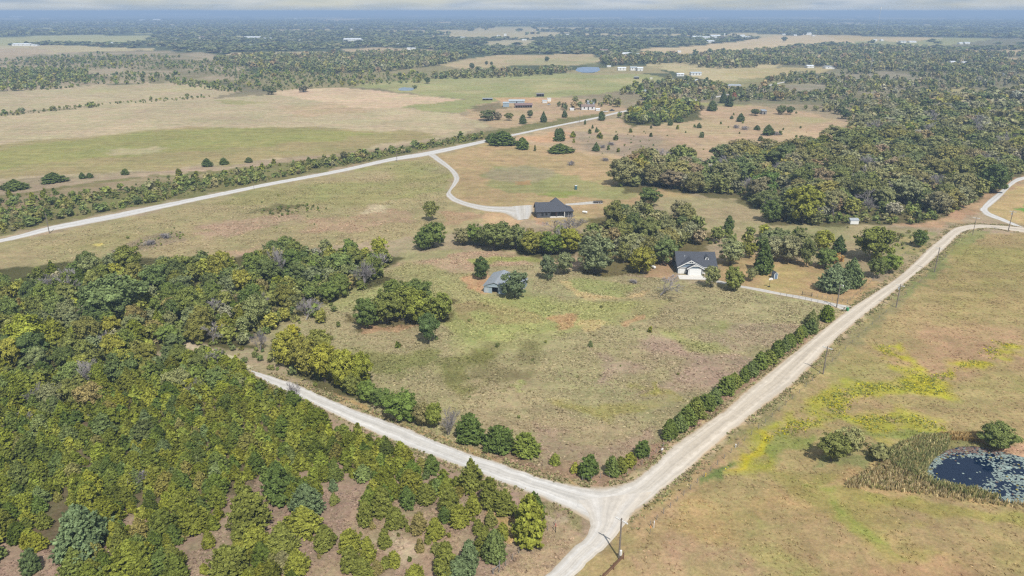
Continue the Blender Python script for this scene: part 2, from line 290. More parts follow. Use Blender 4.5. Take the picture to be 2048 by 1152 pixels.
# ------------------------------------------------------------------ land cover (outlines as surveyed from the photo, laid on the ground)
GK = 0.78
TAN = (186, 168, 136); HAY = (186, 169, 142); OLIVE = (158, 148, 108); MEADOW = (162, 151, 118); GREEN = (152, 160, 92); LGREEN = (166, 172, 108)
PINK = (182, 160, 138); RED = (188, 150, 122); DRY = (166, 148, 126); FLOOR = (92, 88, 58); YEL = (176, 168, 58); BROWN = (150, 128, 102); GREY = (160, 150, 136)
FAR_WOOD = (84, 92, 66); FAR_TAN = (196, 178, 146)
FIELDS = [  # (outline px, colour, feather m, edge wobble m, opacity, (patch scale m, threshold) or None)
 # scrub country of the middle distance
 ([(-200, 118), (300, 100), (500, 112), (480, 170), (300, 165), (-200, 190)], (170, 154, 132), 12, 30, 1, None),
 ([(-200, 118), (300, 100), (500, 112), (480, 170), (300, 165), (-200, 190)], (128, 120, 90), 10, 30, .8, (60, .5)),
 ([(480, 150), (700, 130), (940, 120), (1110, 150), (900, 160), (700, 175), (530, 190)], (148, 138, 104), 10, 20, 1, None),
 # north-west hay fields
 ([(-200, 186), (0, 182), (150, 172), (330, 165), (430, 168), (480, 182), (420, 198), (200, 212), (0, 226), (-200, 240)], HAY, 4, 6, 1, None),
 ([(60, 180), (330, 170), (440, 178), (200, 195)], (172, 162, 122), 10, 12, .6, (50, .5)),
 ([(-300, 270), (0, 231), (200, 212), (420, 197), (560, 188), (740, 207), (920, 228), (980, 250), (930, 268), (800, 290), (600, 312), (430, 330), (200, 346), (0, 362), (-300, 400)], HAY, 4, 5, 1, None),
 ([(-300, 330), (0, 290), (150, 276), (239, 268), (359, 256), (513, 255), (632, 254), (700, 262), (830, 262), (880, 272), (700, 302), (520, 322), (342, 338), (150, 348), (0, 358), (-300, 395)], (160, 146, 106), 8, 8, .95, None),
 ([(-300, 345), (0, 296), (150, 278), (239, 270), (359, 258), (513, 257), (632, 256), (740, 266), (650, 284), (420, 298), (250, 312), (100, 322), (-300, 380)], (152, 150, 94), 7, 10, .8, None),
 ([(200, 300), (330, 292), (310, 306), (220, 312)], HAY, 6, 6, .7, None), ([(430, 200), (500, 203), (560, 205), (460, 210)], (150, 150, 92), 5, 6, .6, None),
 ([(560, 212), (700, 205), (760, 225), (600, 235)], (188, 160, 132), 12, 14, .5, None),
 ([(-200, 400), (0, 380), (200, 352), (420, 334), (560, 322), (540, 334), (420, 348), (200, 366), (0, 396), (-200, 420)], (172, 152, 132), 4, 4, .9, None),
 # bare pink field, green pasture, farmyard
 ([(535, 186), (600, 176), (700, 176), (830, 190), (930, 199), (870, 212), (760, 217), (700, 214), (620, 200)], (206, 180, 156), 4, 5, 1, None),
 ([(700, 172), (760, 163), (900, 155), (1010, 150), (1110, 146), (1300, 148), (1340, 160), (1310, 172), (1200, 188), (1100, 196), (1000, 201), (950, 226), (870, 226), (810, 214), (930, 199), (800, 184)], (158, 156, 110), 5, 8, 1, None),
 ([(1030, 160), (1200, 156), (1330, 160), (1200, 178), (1060, 182)], (182, 170, 128), 12, 20, .8, (60, .42)),
 ([(750, 165), (1020, 155), (1000, 180), (850, 195)], (178, 168, 128), 12, 20, .6, (50, .52)),
 ([(930, 222), (980, 204), (1060, 196), (1150, 196), (1240, 206), (1260, 224), (1180, 238), (1080, 256), (1000, 258), (950, 240)], (184, 158, 132), 5, 7, 1, None),
 ([(985, 196), (1070, 194), (1120, 200), (1100, 207), (1000, 204)], (204, 166, 134), 4, 4, .9, None),
 ([(930, 213), (1000, 206), (1020, 216), (960, 224)], (120, 110, 84), 4, 5, .8, None),
 # strip of scrub along the far gravel road
 ([(-200, 440), (0, 392), (200, 362), (420, 342), (600, 322), (800, 296), (975, 262), (1200, 226), (1215, 232), (1040, 266), (975, 279), (860, 300), (680, 336), (530, 368), (360, 398), (100, 450), (-200, 520)], (128, 122, 84), 3, 4, 1, None),
 ([(-200, 430), (0, 392), (200, 364), (420, 344), (420, 352), (250, 378), (60, 410), (-200, 460)], (160, 140, 118), 4, 6, .8, (18, .42)),
 # meadow below the far gravel road
 ([(-200, 540), (30, 480), (240, 438), (510, 378), (780, 324), (858, 311), (905, 348), (893, 390), (925, 412), (1025, 436), (940, 450), (880, 470), (700, 490), (480, 510), (200, 540), (-200, 620)], (164, 150, 116), 3, 4, 1, None),
 ([(420, 400), (700, 340), (860, 320), (895, 350), (860, 400), (700, 410), (480, 440)], (150, 146, 98), 8, 12, .75, (26, .46)),
 ([(60, 490), (330, 430), (420, 470), (250, 510)], (150, 142, 98), 8, 12, .6, (22, .48)),
 ([(390, 468), (520, 432), (620, 430), (560, 450), (430, 476)], (176, 150, 130), 5, 8, .8, None), ([(430, 500), (520, 488), (500, 512), (440, 520)], (178, 150, 128), 5, 8, .8, None),
 ([(600, 440), (800, 420), (830, 440), (720, 468), (620, 470)], (176, 148, 126), 6, 9, .75, None), ([(880, 425), (960, 430), (930, 446), (880, 448)], (172, 144, 118), 4, 6, .8, None),
 ([(250, 492), (300, 470), (365, 465), (372, 482), (300, 500)], (150, 134, 112), 3, 4, .9, None), ([(500, 425), (560, 412), (640, 410), (655, 420), (560, 432)], (112, 104, 72), 4, 6, .8, (9, .42)), ([(180, 490), (205, 487), (200, 494)], (206, 188, 120), 1.5, 2, .9, None),
 ([(730, 412), (765, 408), (770, 425), (735, 425)], (196, 180, 156), 3, 4, .7, None),
 ([(835, 325), (895, 330), (905, 345), (850, 348)], (150, 142, 108), 4, 5, .7, (10, .5)),
 # around the dark house
 ([(868, 311), (975, 282), (1050, 284), (1200, 300), (1250, 330), (1330, 372), (1400, 395), (1320, 410), (1210, 432), (1150, 445), (1020, 440), (930, 414), (898, 392), (912, 348)], (176, 152, 118), 3, 4, 1, None),
 ([(965, 360), (985, 330), (1060, 335), (1180, 360), (1275, 382), (1250, 396), (1160, 398), (1060, 386), (1000, 378)], (152, 150, 104), 5, 6, .85, None),
 ([(970, 340), (1040, 330), (1120, 350), (1060, 368), (980, 360)], (162, 148, 124), 6, 8, .8, None), ([(1080, 378), (1160, 386), (1150, 396), (1080, 388)], (136, 148, 80), 3, 4, .8, (8, .42)),
 ([(955, 425), (1010, 428), (1034, 444), (1010, 458), (975, 450)], (200, 166, 136), 2.5, 4, .85, None), ([(1066, 428), (1075, 448), (1100, 452), (1090, 440)], (184, 146, 120), 1.5, 2, .7, None),
 ([(1080, 440), (1160, 436), (1200, 440), (1190, 455), (1090, 455)], (170, 150, 112), 3, 4, .8, None),
 ([(1032, 364), (1060, 360), (1062, 369), (1036, 370)], (176, 140, 104), 1.5, 2, .8, None),
 # dry hillside, right of the far road
 ([(1000, 280), (1200, 242), (1330, 228), (1440, 214), (1500, 210), (1640, 228), (1706, 248), (1640, 296), (1520, 300), (1430, 312), (1300, 330), (1230, 318), (1120, 300)], (186, 160, 134), 6, 8, 1, None),
 ([(1130, 262), (1300, 270), (1420, 290), (1330, 316), (1200, 306), (1120, 285)], (164, 146, 130), 8, 12, .9, (24, .38)),
 ([(1160, 285), (1320, 292), (1300, 310), (1180, 302)], (142, 126, 112), 6, 10, .6, (12, .5)), ([(1040, 275), (1130, 262), (1150, 276), (1090, 284)], (196, 154, 122), 5, 6, .7, None),
 ([(1400, 205), (1480, 198), (1500, 210), (1410, 214)], (168, 162, 108), 6, 8, .8, None), ([(1590, 234), (1680, 240), (1640, 248), (1580, 244)], (176, 166, 124), 8, 8, .7, None),
 ([(1340, 245), (1420, 238), (1450, 260), (1360, 275)], (178, 160, 128), 10, 10, .6, None),
 # open ground under the right-hand woods
 ([(1310, 400), (1400, 392), (1530, 405), (1560, 450), (1700, 448), (1840, 458), (1880, 470), (1800, 545), (1740, 560), (1600, 520), (1480, 490), (1400, 460), (1320, 430)], (168, 152, 122), 4, 6, 1, None),
 ([(1560, 450), (1700, 450), (1720, 470), (1640, 480), (1560, 470)], (150, 146, 108), 5, 7, .7, None), ([(1780, 465), (1860, 455), (1878, 468), (1830, 510), (1790, 510)], (132, 138, 88), 4, 5, .85, (10, .4)), ([(1790, 480), (1825, 476), (1840, 500), (1800, 510)], (186, 164, 124), 4, 5, .7, None),
 ([(1400, 330), (1450, 328), (1465, 345), (1410, 350)], (184, 154, 132), 4, 6, .9, None), ([(1700, 440), (1850, 430), (1930, 400), (2010, 350), (2060, 330), (2060, 360), (1990, 400), (1930, 440), (1860, 458)], (178, 146, 120), 3, 3, .95, None),
 # yard of the white house
 ([(1425, 530), (1500, 505), (1600, 520), (1700, 540), (1760, 565), (1790, 552), (1850, 498), (1880, 470), (1900, 462), (1690, 625), (1640, 605), (1500, 580), (1430, 570)], (172, 146, 112), 3, 3, 1, None),
 ([(1495, 545), (1570, 530), (1640, 545), (1620, 570), (1540, 580)], (170, 152, 106), 5, 6, .7, None),
 ([(1280, 535), (1345, 515), (1360, 555), (1330, 565), (1290, 560)], (178, 144, 118), 2.5, 3, .85, None),
 # central meadow
 ([(500, 640), (640, 590), (760, 530), (830, 500), (940, 495), (1060, 505), (1180, 540), (1260, 550), (1350, 560), (1480, 575), (1690, 618), (1600, 695), (1450, 810), (1340, 890), (1262, 955), (1165, 970), (1060, 945), (950, 905), (840, 862), (740, 822), (640, 780), (560, 740)], MEADOW, 3, 4, 1, None),
 ([(780, 525), (950, 495), (1100, 508), (1180, 532), (1040, 530), (860, 545)], (180, 154, 132), 5, 8, .9, None), ([(950, 520), (1050, 515), (1075, 528), (960, 535)], (150, 156, 88), 4, 5, .8, None),
 ([(660, 570), (860, 535), (960, 540), (1000, 600), (1100, 596), (1340, 600), (1330, 640), (1100, 690), (900, 700), (880, 650), (700, 620)], (160, 155, 110), 7, 9, .85, None),
 ([(870, 610), (1000, 600), (1150, 600), (1300, 605), (1250, 640), (1050, 650), (1040, 690), (930, 690)], (162, 162, 106), 5, 7, .7, (16, .40)),
 ([(1130, 565), (1200, 558), (1290, 575), (1240, 592), (1165, 588)], (152, 154, 102), 3, 4, .75, None),
 ([(1118, 560), (1135, 560), (1165, 586), (1200, 594), (1250, 592), (1300, 580), (1300, 590), (1230, 600), (1180, 600), (1145, 588)], (188, 168, 128), 1.5, 1.5, .85, None),
 ([(925, 555), (968, 545), (985, 565), (965, 588), (935, 575)], (186, 150, 118), 2.5, 3, .85, None), ([(945, 600), (1020, 605), (1060, 640), (960, 655)], (164, 148, 108), 5, 6, .7, None),
 ([(900, 620), (950, 610), (955, 650), (915, 640)], (150, 130, 98), 3, 4, .6, None), ([(1098, 640), (1148, 632), (1155, 650), (1118, 664)], (182, 146, 112), 2, 3, .75, None), ([(1160, 640), (1210, 640), (1205, 662), (1170, 660)], (192, 172, 128), 2.5, 3, .75, None), ([(1240, 640), (1280, 634), (1278, 646), (1250, 648)], (188, 154, 122), 2, 3, .7, None),
 ([(940, 700), (1010, 685), (1085, 700), (1080, 740), (1010, 765), (950, 740)], (116, 110, 74), 4, 6, .55, (7, .38)), ([(850, 720), (930, 700), (960, 750), (900, 780), (860, 760)], (118, 118, 66), 5, 8, .7, (9, .42)), ([(700, 690), (860, 690), (900, 720), (800, 740), (720, 730)], (122, 124, 72), 5, 7, .7, (9, .40)),
 ([(1180, 720), (1340, 690), (1500, 700), (1420, 790), (1280, 800), (1200, 770)], (168, 146, 130), 6, 9, .85, (20, .35)), ([(1400, 640), (1620, 640), (1560, 700), (1440, 740)], (168, 150, 128), 6, 8, .8, (18, .38)), ([(1330, 640), (1480, 660), (1440, 690), (1330, 690)], (156, 156, 102), 6, 7, .75, (14, .4)),
 ([(950, 800), (1080, 790), (1200, 840), (1300, 830), (1260, 900), (1080, 920), (960, 870)], (162, 146, 118), 6, 9, .7, (16, .42)), ([(1120, 800), (1300, 760), (1330, 790), (1200, 840)], (156, 148, 92), 4, 6, .75, (10, .36)), ([(1060, 860), (1200, 900), (1320, 860), (1330, 890), (1255, 950), (1160, 962), (1050, 935)], (164, 142, 124), 5, 6, .8, (12, .36)),
 ([(780, 780), (900, 800), (960, 850), (900, 870), (800, 820)], (156, 146, 112), 5, 6, .7, None), ([(1005, 765), (1040, 760), (1050, 790), (1015, 790)], (158, 168, 100), 2, 3, .6, (5, .45)), ([(1290, 790), (1320, 770), (1330, 790)], (164, 160, 78), 2, 3, .6, None),
 ([(1310, 890), (1500, 752), (1655, 640), (1690, 622), (1640, 672), (1500, 772), (1350, 886), (1300, 930), (1255, 956), (1210, 968)], (164, 134, 116), 1.2, 1.2, .9, None),
 ([(600, 765), (760, 825), (900, 880), (1060, 938), (1165, 968), (1200, 968), (1120, 962), (940, 902), (800, 850), (690, 808), (590, 766)], (184, 152, 112), 1.2, 1.2, .85, None),
 ([(960, 890), (1110, 925), (1260, 940), (1250, 962), (1165, 968), (1050, 940), (960, 905)], (158, 130, 112), 2.5, 3, .85, (6, .32)),
 # sandy shoulders
 ([(1210, 972), (1261, 958), (1305, 928), (1348, 885), (1450, 813), (1512, 760), (1690, 620), (1793, 552), (1852, 497), (1905, 454), (1960, 446), (1960, 460), (1926, 474), (1850, 541), (1690, 672), (1598, 768), (1494, 850), (1425, 908), (1360, 965), (1275, 1030), (1240, 1050)], (198, 178, 146), 2.2, 1.6, .8, None),
 # wood floors
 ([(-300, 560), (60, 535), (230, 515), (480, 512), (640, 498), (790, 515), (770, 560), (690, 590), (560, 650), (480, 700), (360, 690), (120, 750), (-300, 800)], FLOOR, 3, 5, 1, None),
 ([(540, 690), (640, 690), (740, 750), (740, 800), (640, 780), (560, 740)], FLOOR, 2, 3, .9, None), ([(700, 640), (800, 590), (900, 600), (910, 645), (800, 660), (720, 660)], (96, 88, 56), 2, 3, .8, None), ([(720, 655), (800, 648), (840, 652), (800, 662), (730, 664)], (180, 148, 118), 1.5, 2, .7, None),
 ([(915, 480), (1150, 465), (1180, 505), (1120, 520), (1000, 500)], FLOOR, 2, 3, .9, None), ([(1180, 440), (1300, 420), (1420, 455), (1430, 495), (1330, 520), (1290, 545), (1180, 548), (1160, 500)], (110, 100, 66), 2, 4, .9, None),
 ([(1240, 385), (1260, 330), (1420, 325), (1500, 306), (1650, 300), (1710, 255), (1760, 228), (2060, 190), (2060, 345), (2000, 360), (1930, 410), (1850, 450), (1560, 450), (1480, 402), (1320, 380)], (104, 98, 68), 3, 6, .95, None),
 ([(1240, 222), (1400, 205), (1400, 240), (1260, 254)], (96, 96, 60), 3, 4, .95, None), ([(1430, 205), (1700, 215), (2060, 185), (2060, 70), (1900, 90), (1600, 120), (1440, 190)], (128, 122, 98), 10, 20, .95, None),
 ([(1560, 140), (1700, 138), (1850, 150), (1840, 180), (1640, 190), (1540, 180)], (156, 146, 130), 10, 16, .8, (40, .4)), ([(1890, 178), (1950, 172), (1945, 190), (1895, 190)], (170, 156, 118), 6, 8, .9, None),
 ([(362, 676), (430, 696), (500, 736), (500, 746), (425, 712), (360, 688)], (196, 182, 160), 1, 1.5, .85, None),
 # cedar slope in front: bare pinkish soil
 ([(-400, 800), (100, 745), (300, 722), (430, 712), (560, 785), (700, 855), (850, 912), (980, 965), (1100, 1008), (1165, 1032), (1180, 1050), (1165, 1080), (1090, 1152), (1000, 1260), (-400, 1260)], (162, 140, 124), 2, 3, 1, None),
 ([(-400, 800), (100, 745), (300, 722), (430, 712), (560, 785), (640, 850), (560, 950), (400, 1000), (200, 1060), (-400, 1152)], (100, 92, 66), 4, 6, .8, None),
 ([(560, 1152), (760, 1000), (960, 990), (1050, 1060), (1000, 1152)], (166, 144, 122), 4, 6, .7, (8, .4)), ([(700, 1152), (730, 1090), (820, 1060), (880, 1110), (800, 1150)], (184, 166, 146), 2, 3, .7, (4, .45)),
 ([(1020, 985), (1100, 1005), (1170, 1035), (1175, 1055), (1110, 1040), (1040, 1000)], (144, 136, 100), 1.5, 2, .85, (3, .36)), ([(1000, 1140), (1080, 1060), (1120, 1030), (1165, 1050), (1165, 1085), (1085, 1155), (1020, 1215), (930, 1215)], (176, 154, 128), 2, 2, .85, None),
 ([(960, 1070), (1010, 1060), (1040, 1100), (1000, 1110)], (168, 148, 130), 2, 3, .8, None), ([(985, 1040), (1015, 1030), (1050, 1085), (1035, 1100)], (196, 166, 112), 1.5, 2, .7, None), ([(1085, 1040), (1130, 1030), (1150, 1040), (1120, 1058)], (186, 166, 148), 1.5, 2, .7, None),
 # pasture right of the main road
 ([(1180, 1115), (1250, 1050), (1380, 940), (1600, 765), (1700, 665), (1850, 545), (1910, 480), (1940, 466), (2300, 470), (2600, 800), (2400, 1300), (1060, 1300)], (168, 148, 110), 1.5, 1.5, 1, None),
 ([(1380, 940), (1600, 765), (1700, 665), (1850, 545), (1890, 510), (1890, 530), (1740, 668), (1620, 775), (1480, 890), (1380, 970)], (146, 136, 102), 2, 2, .85, None),
 ([(1870, 520), (1910, 480), (1940, 462), (1990, 462), (1930, 490), (1890, 530), (1800, 600), (1790, 595)], (136, 140, 92), 2, 3, .8, None),
 ([(1900, 500), (2060, 490), (2060, 640), (1820, 640)], (158, 148, 96), 8, 12, .7, (22, .42)), ([(1700, 660), (2060, 560), (2060, 720), (1880, 760), (1690, 700)], (180, 146, 120), 8, 12, .6, (22, .5)),
 ([(1640, 745), (1700, 680), (1800, 720), (1900, 760), (2060, 690), (2060, 740), (1900, 800), (1700, 780)], (158, 148, 98), 6, 9, .6, (14, .44)),
 ([(1746, 690), (1785, 684), (1800, 722), (1850, 748), (1900, 740), (1985, 678), (2040, 690), (2000, 716), (1930, 742), (1890, 770), (1900, 790), (1850, 792), (1790, 780), (1800, 752), (1765, 715)], YEL, 4.5, 5, .9, (6, .33)),
 ([(1560, 850), (1640, 780), (1720, 760), (1800, 760), (1840, 780), (1740, 800), (1690, 830), (1740, 840), (1830, 826), (1900, 852), (1920, 862), (1850, 880), (1760, 880), (1680, 840), (1600, 870), (1540, 890), (1490, 930), (1440, 945), (1470, 915)], (166, 162, 66), 5, 5, .85, (5, .33)),
 ([(1470, 910), (1540, 866), (1560, 872), (1530, 908), (1480, 935), (1450, 950)], (184, 168, 52), 3, 3, .85, None), ([(1395, 975), (1430, 940), (1470, 925), (1480, 935), (1440, 958)], (104, 124, 70), 1.6, 2, .85, None), ([(1520, 905), (1580, 862), (1620, 860), (1600, 900), (1540, 930)], (138, 144, 80), 2.5, 3, .8, None),
 ([(1720, 870), (1860, 862), (1960, 872), (1900, 884), (1790, 892)], (132, 138, 80), 2.5, 3, .8, None),
 ([(1500, 940), (1660, 930), (1760, 950), (1700, 1000), (1760, 1060), (1860, 1110), (1760, 1100), (1640, 1040), (1560, 1000)], (162, 150, 92), 5, 7, .7, None), ([(1640, 980), (1690, 980), (1690, 1020), (1760, 1060), (1800, 1090), (1740, 1072), (1660, 1030)], (150, 158, 82), 3, 4, .75, (6, .36)),
 ([(1380, 1000), (1500, 960), (1600, 1020), (1500, 1080), (1400, 1060)], (182, 154, 112), 5, 7, .6, (12, .44)), ([(1260, 1100), (1450, 1060), (1560, 1120), (1500, 1220), (1240, 1220)], (178, 148, 124), 5, 7, .7, (14, .40)), ([(1400, 1040), (1470, 1020), (1600, 1140), (1640, 1230), (1560, 1230), (1500, 1140)], (158, 150, 96), 4, 6, .6, (9, .4)),
 ([(1700, 1000), (1860, 1000), (1990, 1018), (2060, 1030), (2060, 1060), (1900, 1050), (1760, 1030)], (160, 152, 88), 3, 5, .75, None), ([(1900, 1050), (2060, 1050), (2060, 1130), (1950, 1110)], (168, 154, 104), 5, 7, .6, (10, .42)), ([(1740, 1120), (1900, 1090), (1960, 1160), (1760, 1200)], (186, 152, 118), 5, 7, .6, (12, .42)),
 ([(1250, 1060), (1380, 950), (1480, 872), (1500, 880), (1400, 970), (1290, 1080)], (176, 148, 118), 2, 2, .7, None), ([(1560, 795), (1640, 740), (1650, 750), (1580, 805)], (196, 168, 126), 1.5, 2, .6, (4, .45)),
 ([(1640, 970), (1700, 945), (1775, 915), (1850, 960), (1960, 995), (2060, 1012), (2060, 1020), (1860, 994), (1740, 985)], (190, 162, 122), 1.5, 2, .85, None), ([(1660, 925), (1740, 900), (1770, 915), (1690, 940), (1640, 950)], (142, 142, 98), 2, 3, .8, None),
 ([(1772, 915), (1800, 890), (1850, 868), (1960, 868), (2060, 905), (2200, 940), (2200, 1020), (2060, 1012), (1900, 985), (1800, 945)], (130, 122, 86), 1.2, 1.5, .9, None), ([(1940, 872), (2060, 895), (2060, 915), (1990, 900)], (194, 158, 134), 1.5, 2, .9, None),
 # field behind the far bend
 ([(1974, 424), (2030, 374), (2300, 300), (2300, 440), (2060, 452), (2010, 438)], (184, 160, 120), 2, 3, 1, None), ([(2034, 418), (2060, 408), (2120, 410), (2060, 426)], (96, 150, 62), 2, 3, .9, None),
 # far country: open fields between the woods
 ([(-300, 92), (0, 74), (160, 70), (292, 71), (300, 84), (240, 88), (120, 86), (0, 92)], (176, 172, 128), 15, 20, 1, None), ([(-300, 112), (0, 97), (70, 94), (110, 104), (20, 116), (-300, 130)], (186, 164, 140), 12, 15, .9, None),
 ([(440, 112), (470, 105), (560, 103), (720, 106), (705, 112), (600, 114)], (200, 182, 150), 6, 8, 1, None), ([(690, 97), (770, 95), (880, 101), (890, 106), (760, 108), (690, 107)], (192, 170, 142), 8, 8, .95, None),
 ([(880, 130), (930, 118), (1000, 110), (1190, 108), (1210, 122), (1150, 132), (1040, 131), (930, 138)], (186, 166, 134), 8, 10, 1, None), ([(1000, 118), (1200, 114), (1220, 134), (1030, 132)], (164, 160, 118), 10, 14, .7, (60, .45)), ([(960, 84), (1010, 80), (1080, 80), (1060, 90), (980, 91)], (190, 176, 146), 12, 12, .9, None),
 ([(1270, 106), (1290, 96), (1380, 93), (1480, 82), (1560, 71), (1640, 70), (1700, 73), (1690, 80), (1720, 86), (1600, 92), (1520, 102), (1400, 107), (1320, 110)], (208, 184, 150), 12, 14, 1, None), ([(1640, 70), (1740, 72), (1760, 81), (1690, 82)], (200, 176, 132), 14, 14, .9, None), ([(1752, 80), (1790, 74), (1862, 74), (1840, 83), (1780, 85)], (204, 182, 146), 14, 14, .9, None),
 ([(1926, 108), (1950, 101), (2200, 98), (2200, 108), (2000, 110)], (196, 174, 142), 8, 8, .95, None), ([(1946, 124), (1960, 117), (2200, 114), (2200, 126)], (196, 172, 140), 8, 8, .95, None), ([(1826, 133), (1830, 129), (1900, 127), (1980, 130), (1900, 134)], (196, 170, 142), 6, 8, .95, None), ([(1444, 150), (1450, 140), (1560, 136), (1680, 134), (1640, 146), (1590, 156), (1500, 156)], (186, 168, 128), 8, 8, .95, None),
 ([(1620, 112), (1650, 108), (1660, 118), (1630, 122)], (196, 172, 140), 6, 6, .9, None), ([(1100, 144), (1250, 132), (1330, 132), (1330, 146), (1200, 150)], (168, 154, 120), 8, 8, .9, None), ([(1500, 157), (1600, 152), (1640, 164), (1500, 176), (1340, 186), (1330, 170)], (150, 142, 104), 8, 10, .8, None),
 ([(620, 41), (700, 38), (725, 39), (720, 42), (640, 43)], (206, 176, 120), 60, 60, 1, None), ([(740, 46), (800, 44), (910, 43.5), (900, 46.5), (800, 47)], (200, 176, 130), 60, 60, .9, None), ([(960, 33), (1080, 31), (1075, 33.5)], (208, 188, 150), 200, 150, .9, None), ([(1370, 38), (1425, 33.5), (1420, 38)], (206, 176, 140), 200, 100, .9, None), ([(1620, 40), (1635, 32), (1645, 33), (1630, 41)], (206, 186, 150), 120, 80, .9, None),
 ([(1640, 46), (1700, 44), (1760, 46), (1700, 48)], (200, 184, 156), 60, 60, .8, None), ([(60, 38), (110, 36), (106, 39)], (206, 182, 146), 80, 60, .9, None), ([(210, 46), (255, 44), (250, 47)], (206, 180, 150), 80, 60, .9, None), ([(230, 25.5), (270, 25), (270, 27), (230, 27)], (206, 190, 160), 300, 200, .9, None), ([(1190, 52), (1240, 49), (1300, 52), (1240, 54)], (176, 150, 128), 60, 60, .7, None), ([(1800, 62), (1815, 61), (1808, 65)], (200, 180, 140), 30, 30, .9, None), ([(1920, 33), (1970, 36), (1925, 36)], (204, 190, 160), 160, 100, .8, None), ([(1380, 58), (1440, 59), (1420, 62)], (180, 170, 130), 40, 40, .8, None), ([(340, 62), (390, 60), (380, 64)], (190, 176, 150), 40, 40, .7, None), ([(450, 73), (490, 72), (488, 78), (450, 77)], (186, 178, 140), 16, 16, .9, None),
]
POND = [(1862, 926), (1872, 914), (1886, 904), (1902, 898), (1922, 893), (1952, 892), (1990, 899), (2048, 914), (2110, 930), (2160, 960), (2150, 990), (2090, 1006), (2040, 1005), (2000, 998), (1952, 982), (1914, 974), (1886, 972), (1866, 964), (1853, 953), (1855, 936)]
FAR_POND = [(1152, 141), (1158, 134.5), (1196, 134.5), (1200, 139), (1190, 144), (1165, 144.5)]
SMALL_POND = [(795, 178), (806, 174.5), (824, 175), (830, 178), (818, 181), (800, 180.5)]
_FIELDS_W = [(Gs(p), lin(c), f, a, o, n) for p, c, f, a, o, n in FIELDS]
def open_far(x, y):
    return fbm(x, y, 620, 3, 9) > np.where(np.hypot(x, y) > 2200, .615, .60)
def cover(x, y):
    r = np.hypot(x, y)
    near = lin(DRY); far = lin(FAR_WOOD)
    k = np.clip((r - 700) / 500, 0, 1)[:, None]
    c = near * (1 - k) + far * k
    c = np.where((open_far(x, y) & (r > 900))[:, None], np.where((fbm(x, y, 900, 2, 3) > .5)[:, None], lin((192, 176, 140)), lin((160, 158, 112))), c)
    for P, col, fe, am, op, nz_ in _FIELDS_W:
        rr = np.hypot(P[:, 0], P[:, 1]).mean(); fe = max(fe * .6, rr * .0025); pad = fe * 2 + am * 2
        b = np.where((x > P[:, 0].min() - pad) & (x < P[:, 0].max() + pad) & (y > P[:, 1].min() - pad) & (y < P[:, 1].max() + pad))[0]
        if not len(b): continue
        X, Y = x[b], y[b]; sc = max(am * 2.2, 2.0)
        X2 = X + (fbm(X, Y, sc, 4, 31) - .5) * 3.4 * am; Y2 = Y + (fbm(X, Y, sc, 4, 57) - .5) * 3.4 * am
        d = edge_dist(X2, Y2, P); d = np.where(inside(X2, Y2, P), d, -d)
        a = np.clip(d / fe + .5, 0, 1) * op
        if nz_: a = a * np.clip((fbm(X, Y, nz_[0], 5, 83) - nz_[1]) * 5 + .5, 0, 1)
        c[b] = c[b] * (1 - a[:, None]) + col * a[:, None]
    return c * GK
PW = Gs(POND); FPW = Gs(FAR_POND); SPW = Gs(SMALL_POND)
def ground_z(x, y):
    z = np.zeros_like(x)
    for P, dep in ((PW, 1.1), (FPW, 1.0), (SPW, .8)):
        cx, cy = P.mean(0); b = np.hypot(x - cx, y - cy) < np.hypot(*(P - [cx, cy]).T).max() + 20
        if b.any():
            d = edge_dist(x[b], y[b], P); d = np.where(inside(x[b], y[b], P), d, -d)
            z[b] = -dep * np.clip((d + 1.0) / 3.0, 0, 1)
    return z
def build_ground():
    ys = np.arange(1330, 26.0, -2.3); rs = [CAMH * (FPX * math.cos(PITCH) + (576 - y) * -0 + 0) for y in ys]
    rs = np.array([G(1024, y)[1] for y in ys]); rs = np.concatenate([[3, 25, 50], rs[rs > 60], [24000, 34000, 45000]])
    # denser rings around the pond
    th = np.concatenate([np.linspace(-46, 46, 760), np.linspace(46, 314, 60)[1:-1]]) * math.pi / 180
    R, T = np.meshgrid(rs, th, indexing='ij'); x = (R * np.sin(T)).ravel(); y = (R * np.cos(T)).ravel()
    nr, ntn = len(rs), len(th)
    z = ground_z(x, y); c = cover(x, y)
    i, j = np.meshgrid(np.arange(nr - 1), np.arange(ntn), indexing='ij'); j2 = (j + 1) % ntn
    q = np.stack([i * ntn + j, i * ntn + j2, (i + 1) * ntn + j2, (i + 1) * ntn + j], -1).reshape(-1, 4)[:, ::-1]
    V = np.stack([x, y, z], 1); V = np.vstack([V, [[0, 0, 0]]]); c = np.vstack([c, c[:1]])
    tri = np.array([[len(V) - 1, (k + 1) % ntn, k] for k in range(ntn)])
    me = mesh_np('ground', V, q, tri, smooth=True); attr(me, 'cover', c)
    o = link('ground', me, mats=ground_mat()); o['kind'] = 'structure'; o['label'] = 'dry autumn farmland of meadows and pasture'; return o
build_ground()

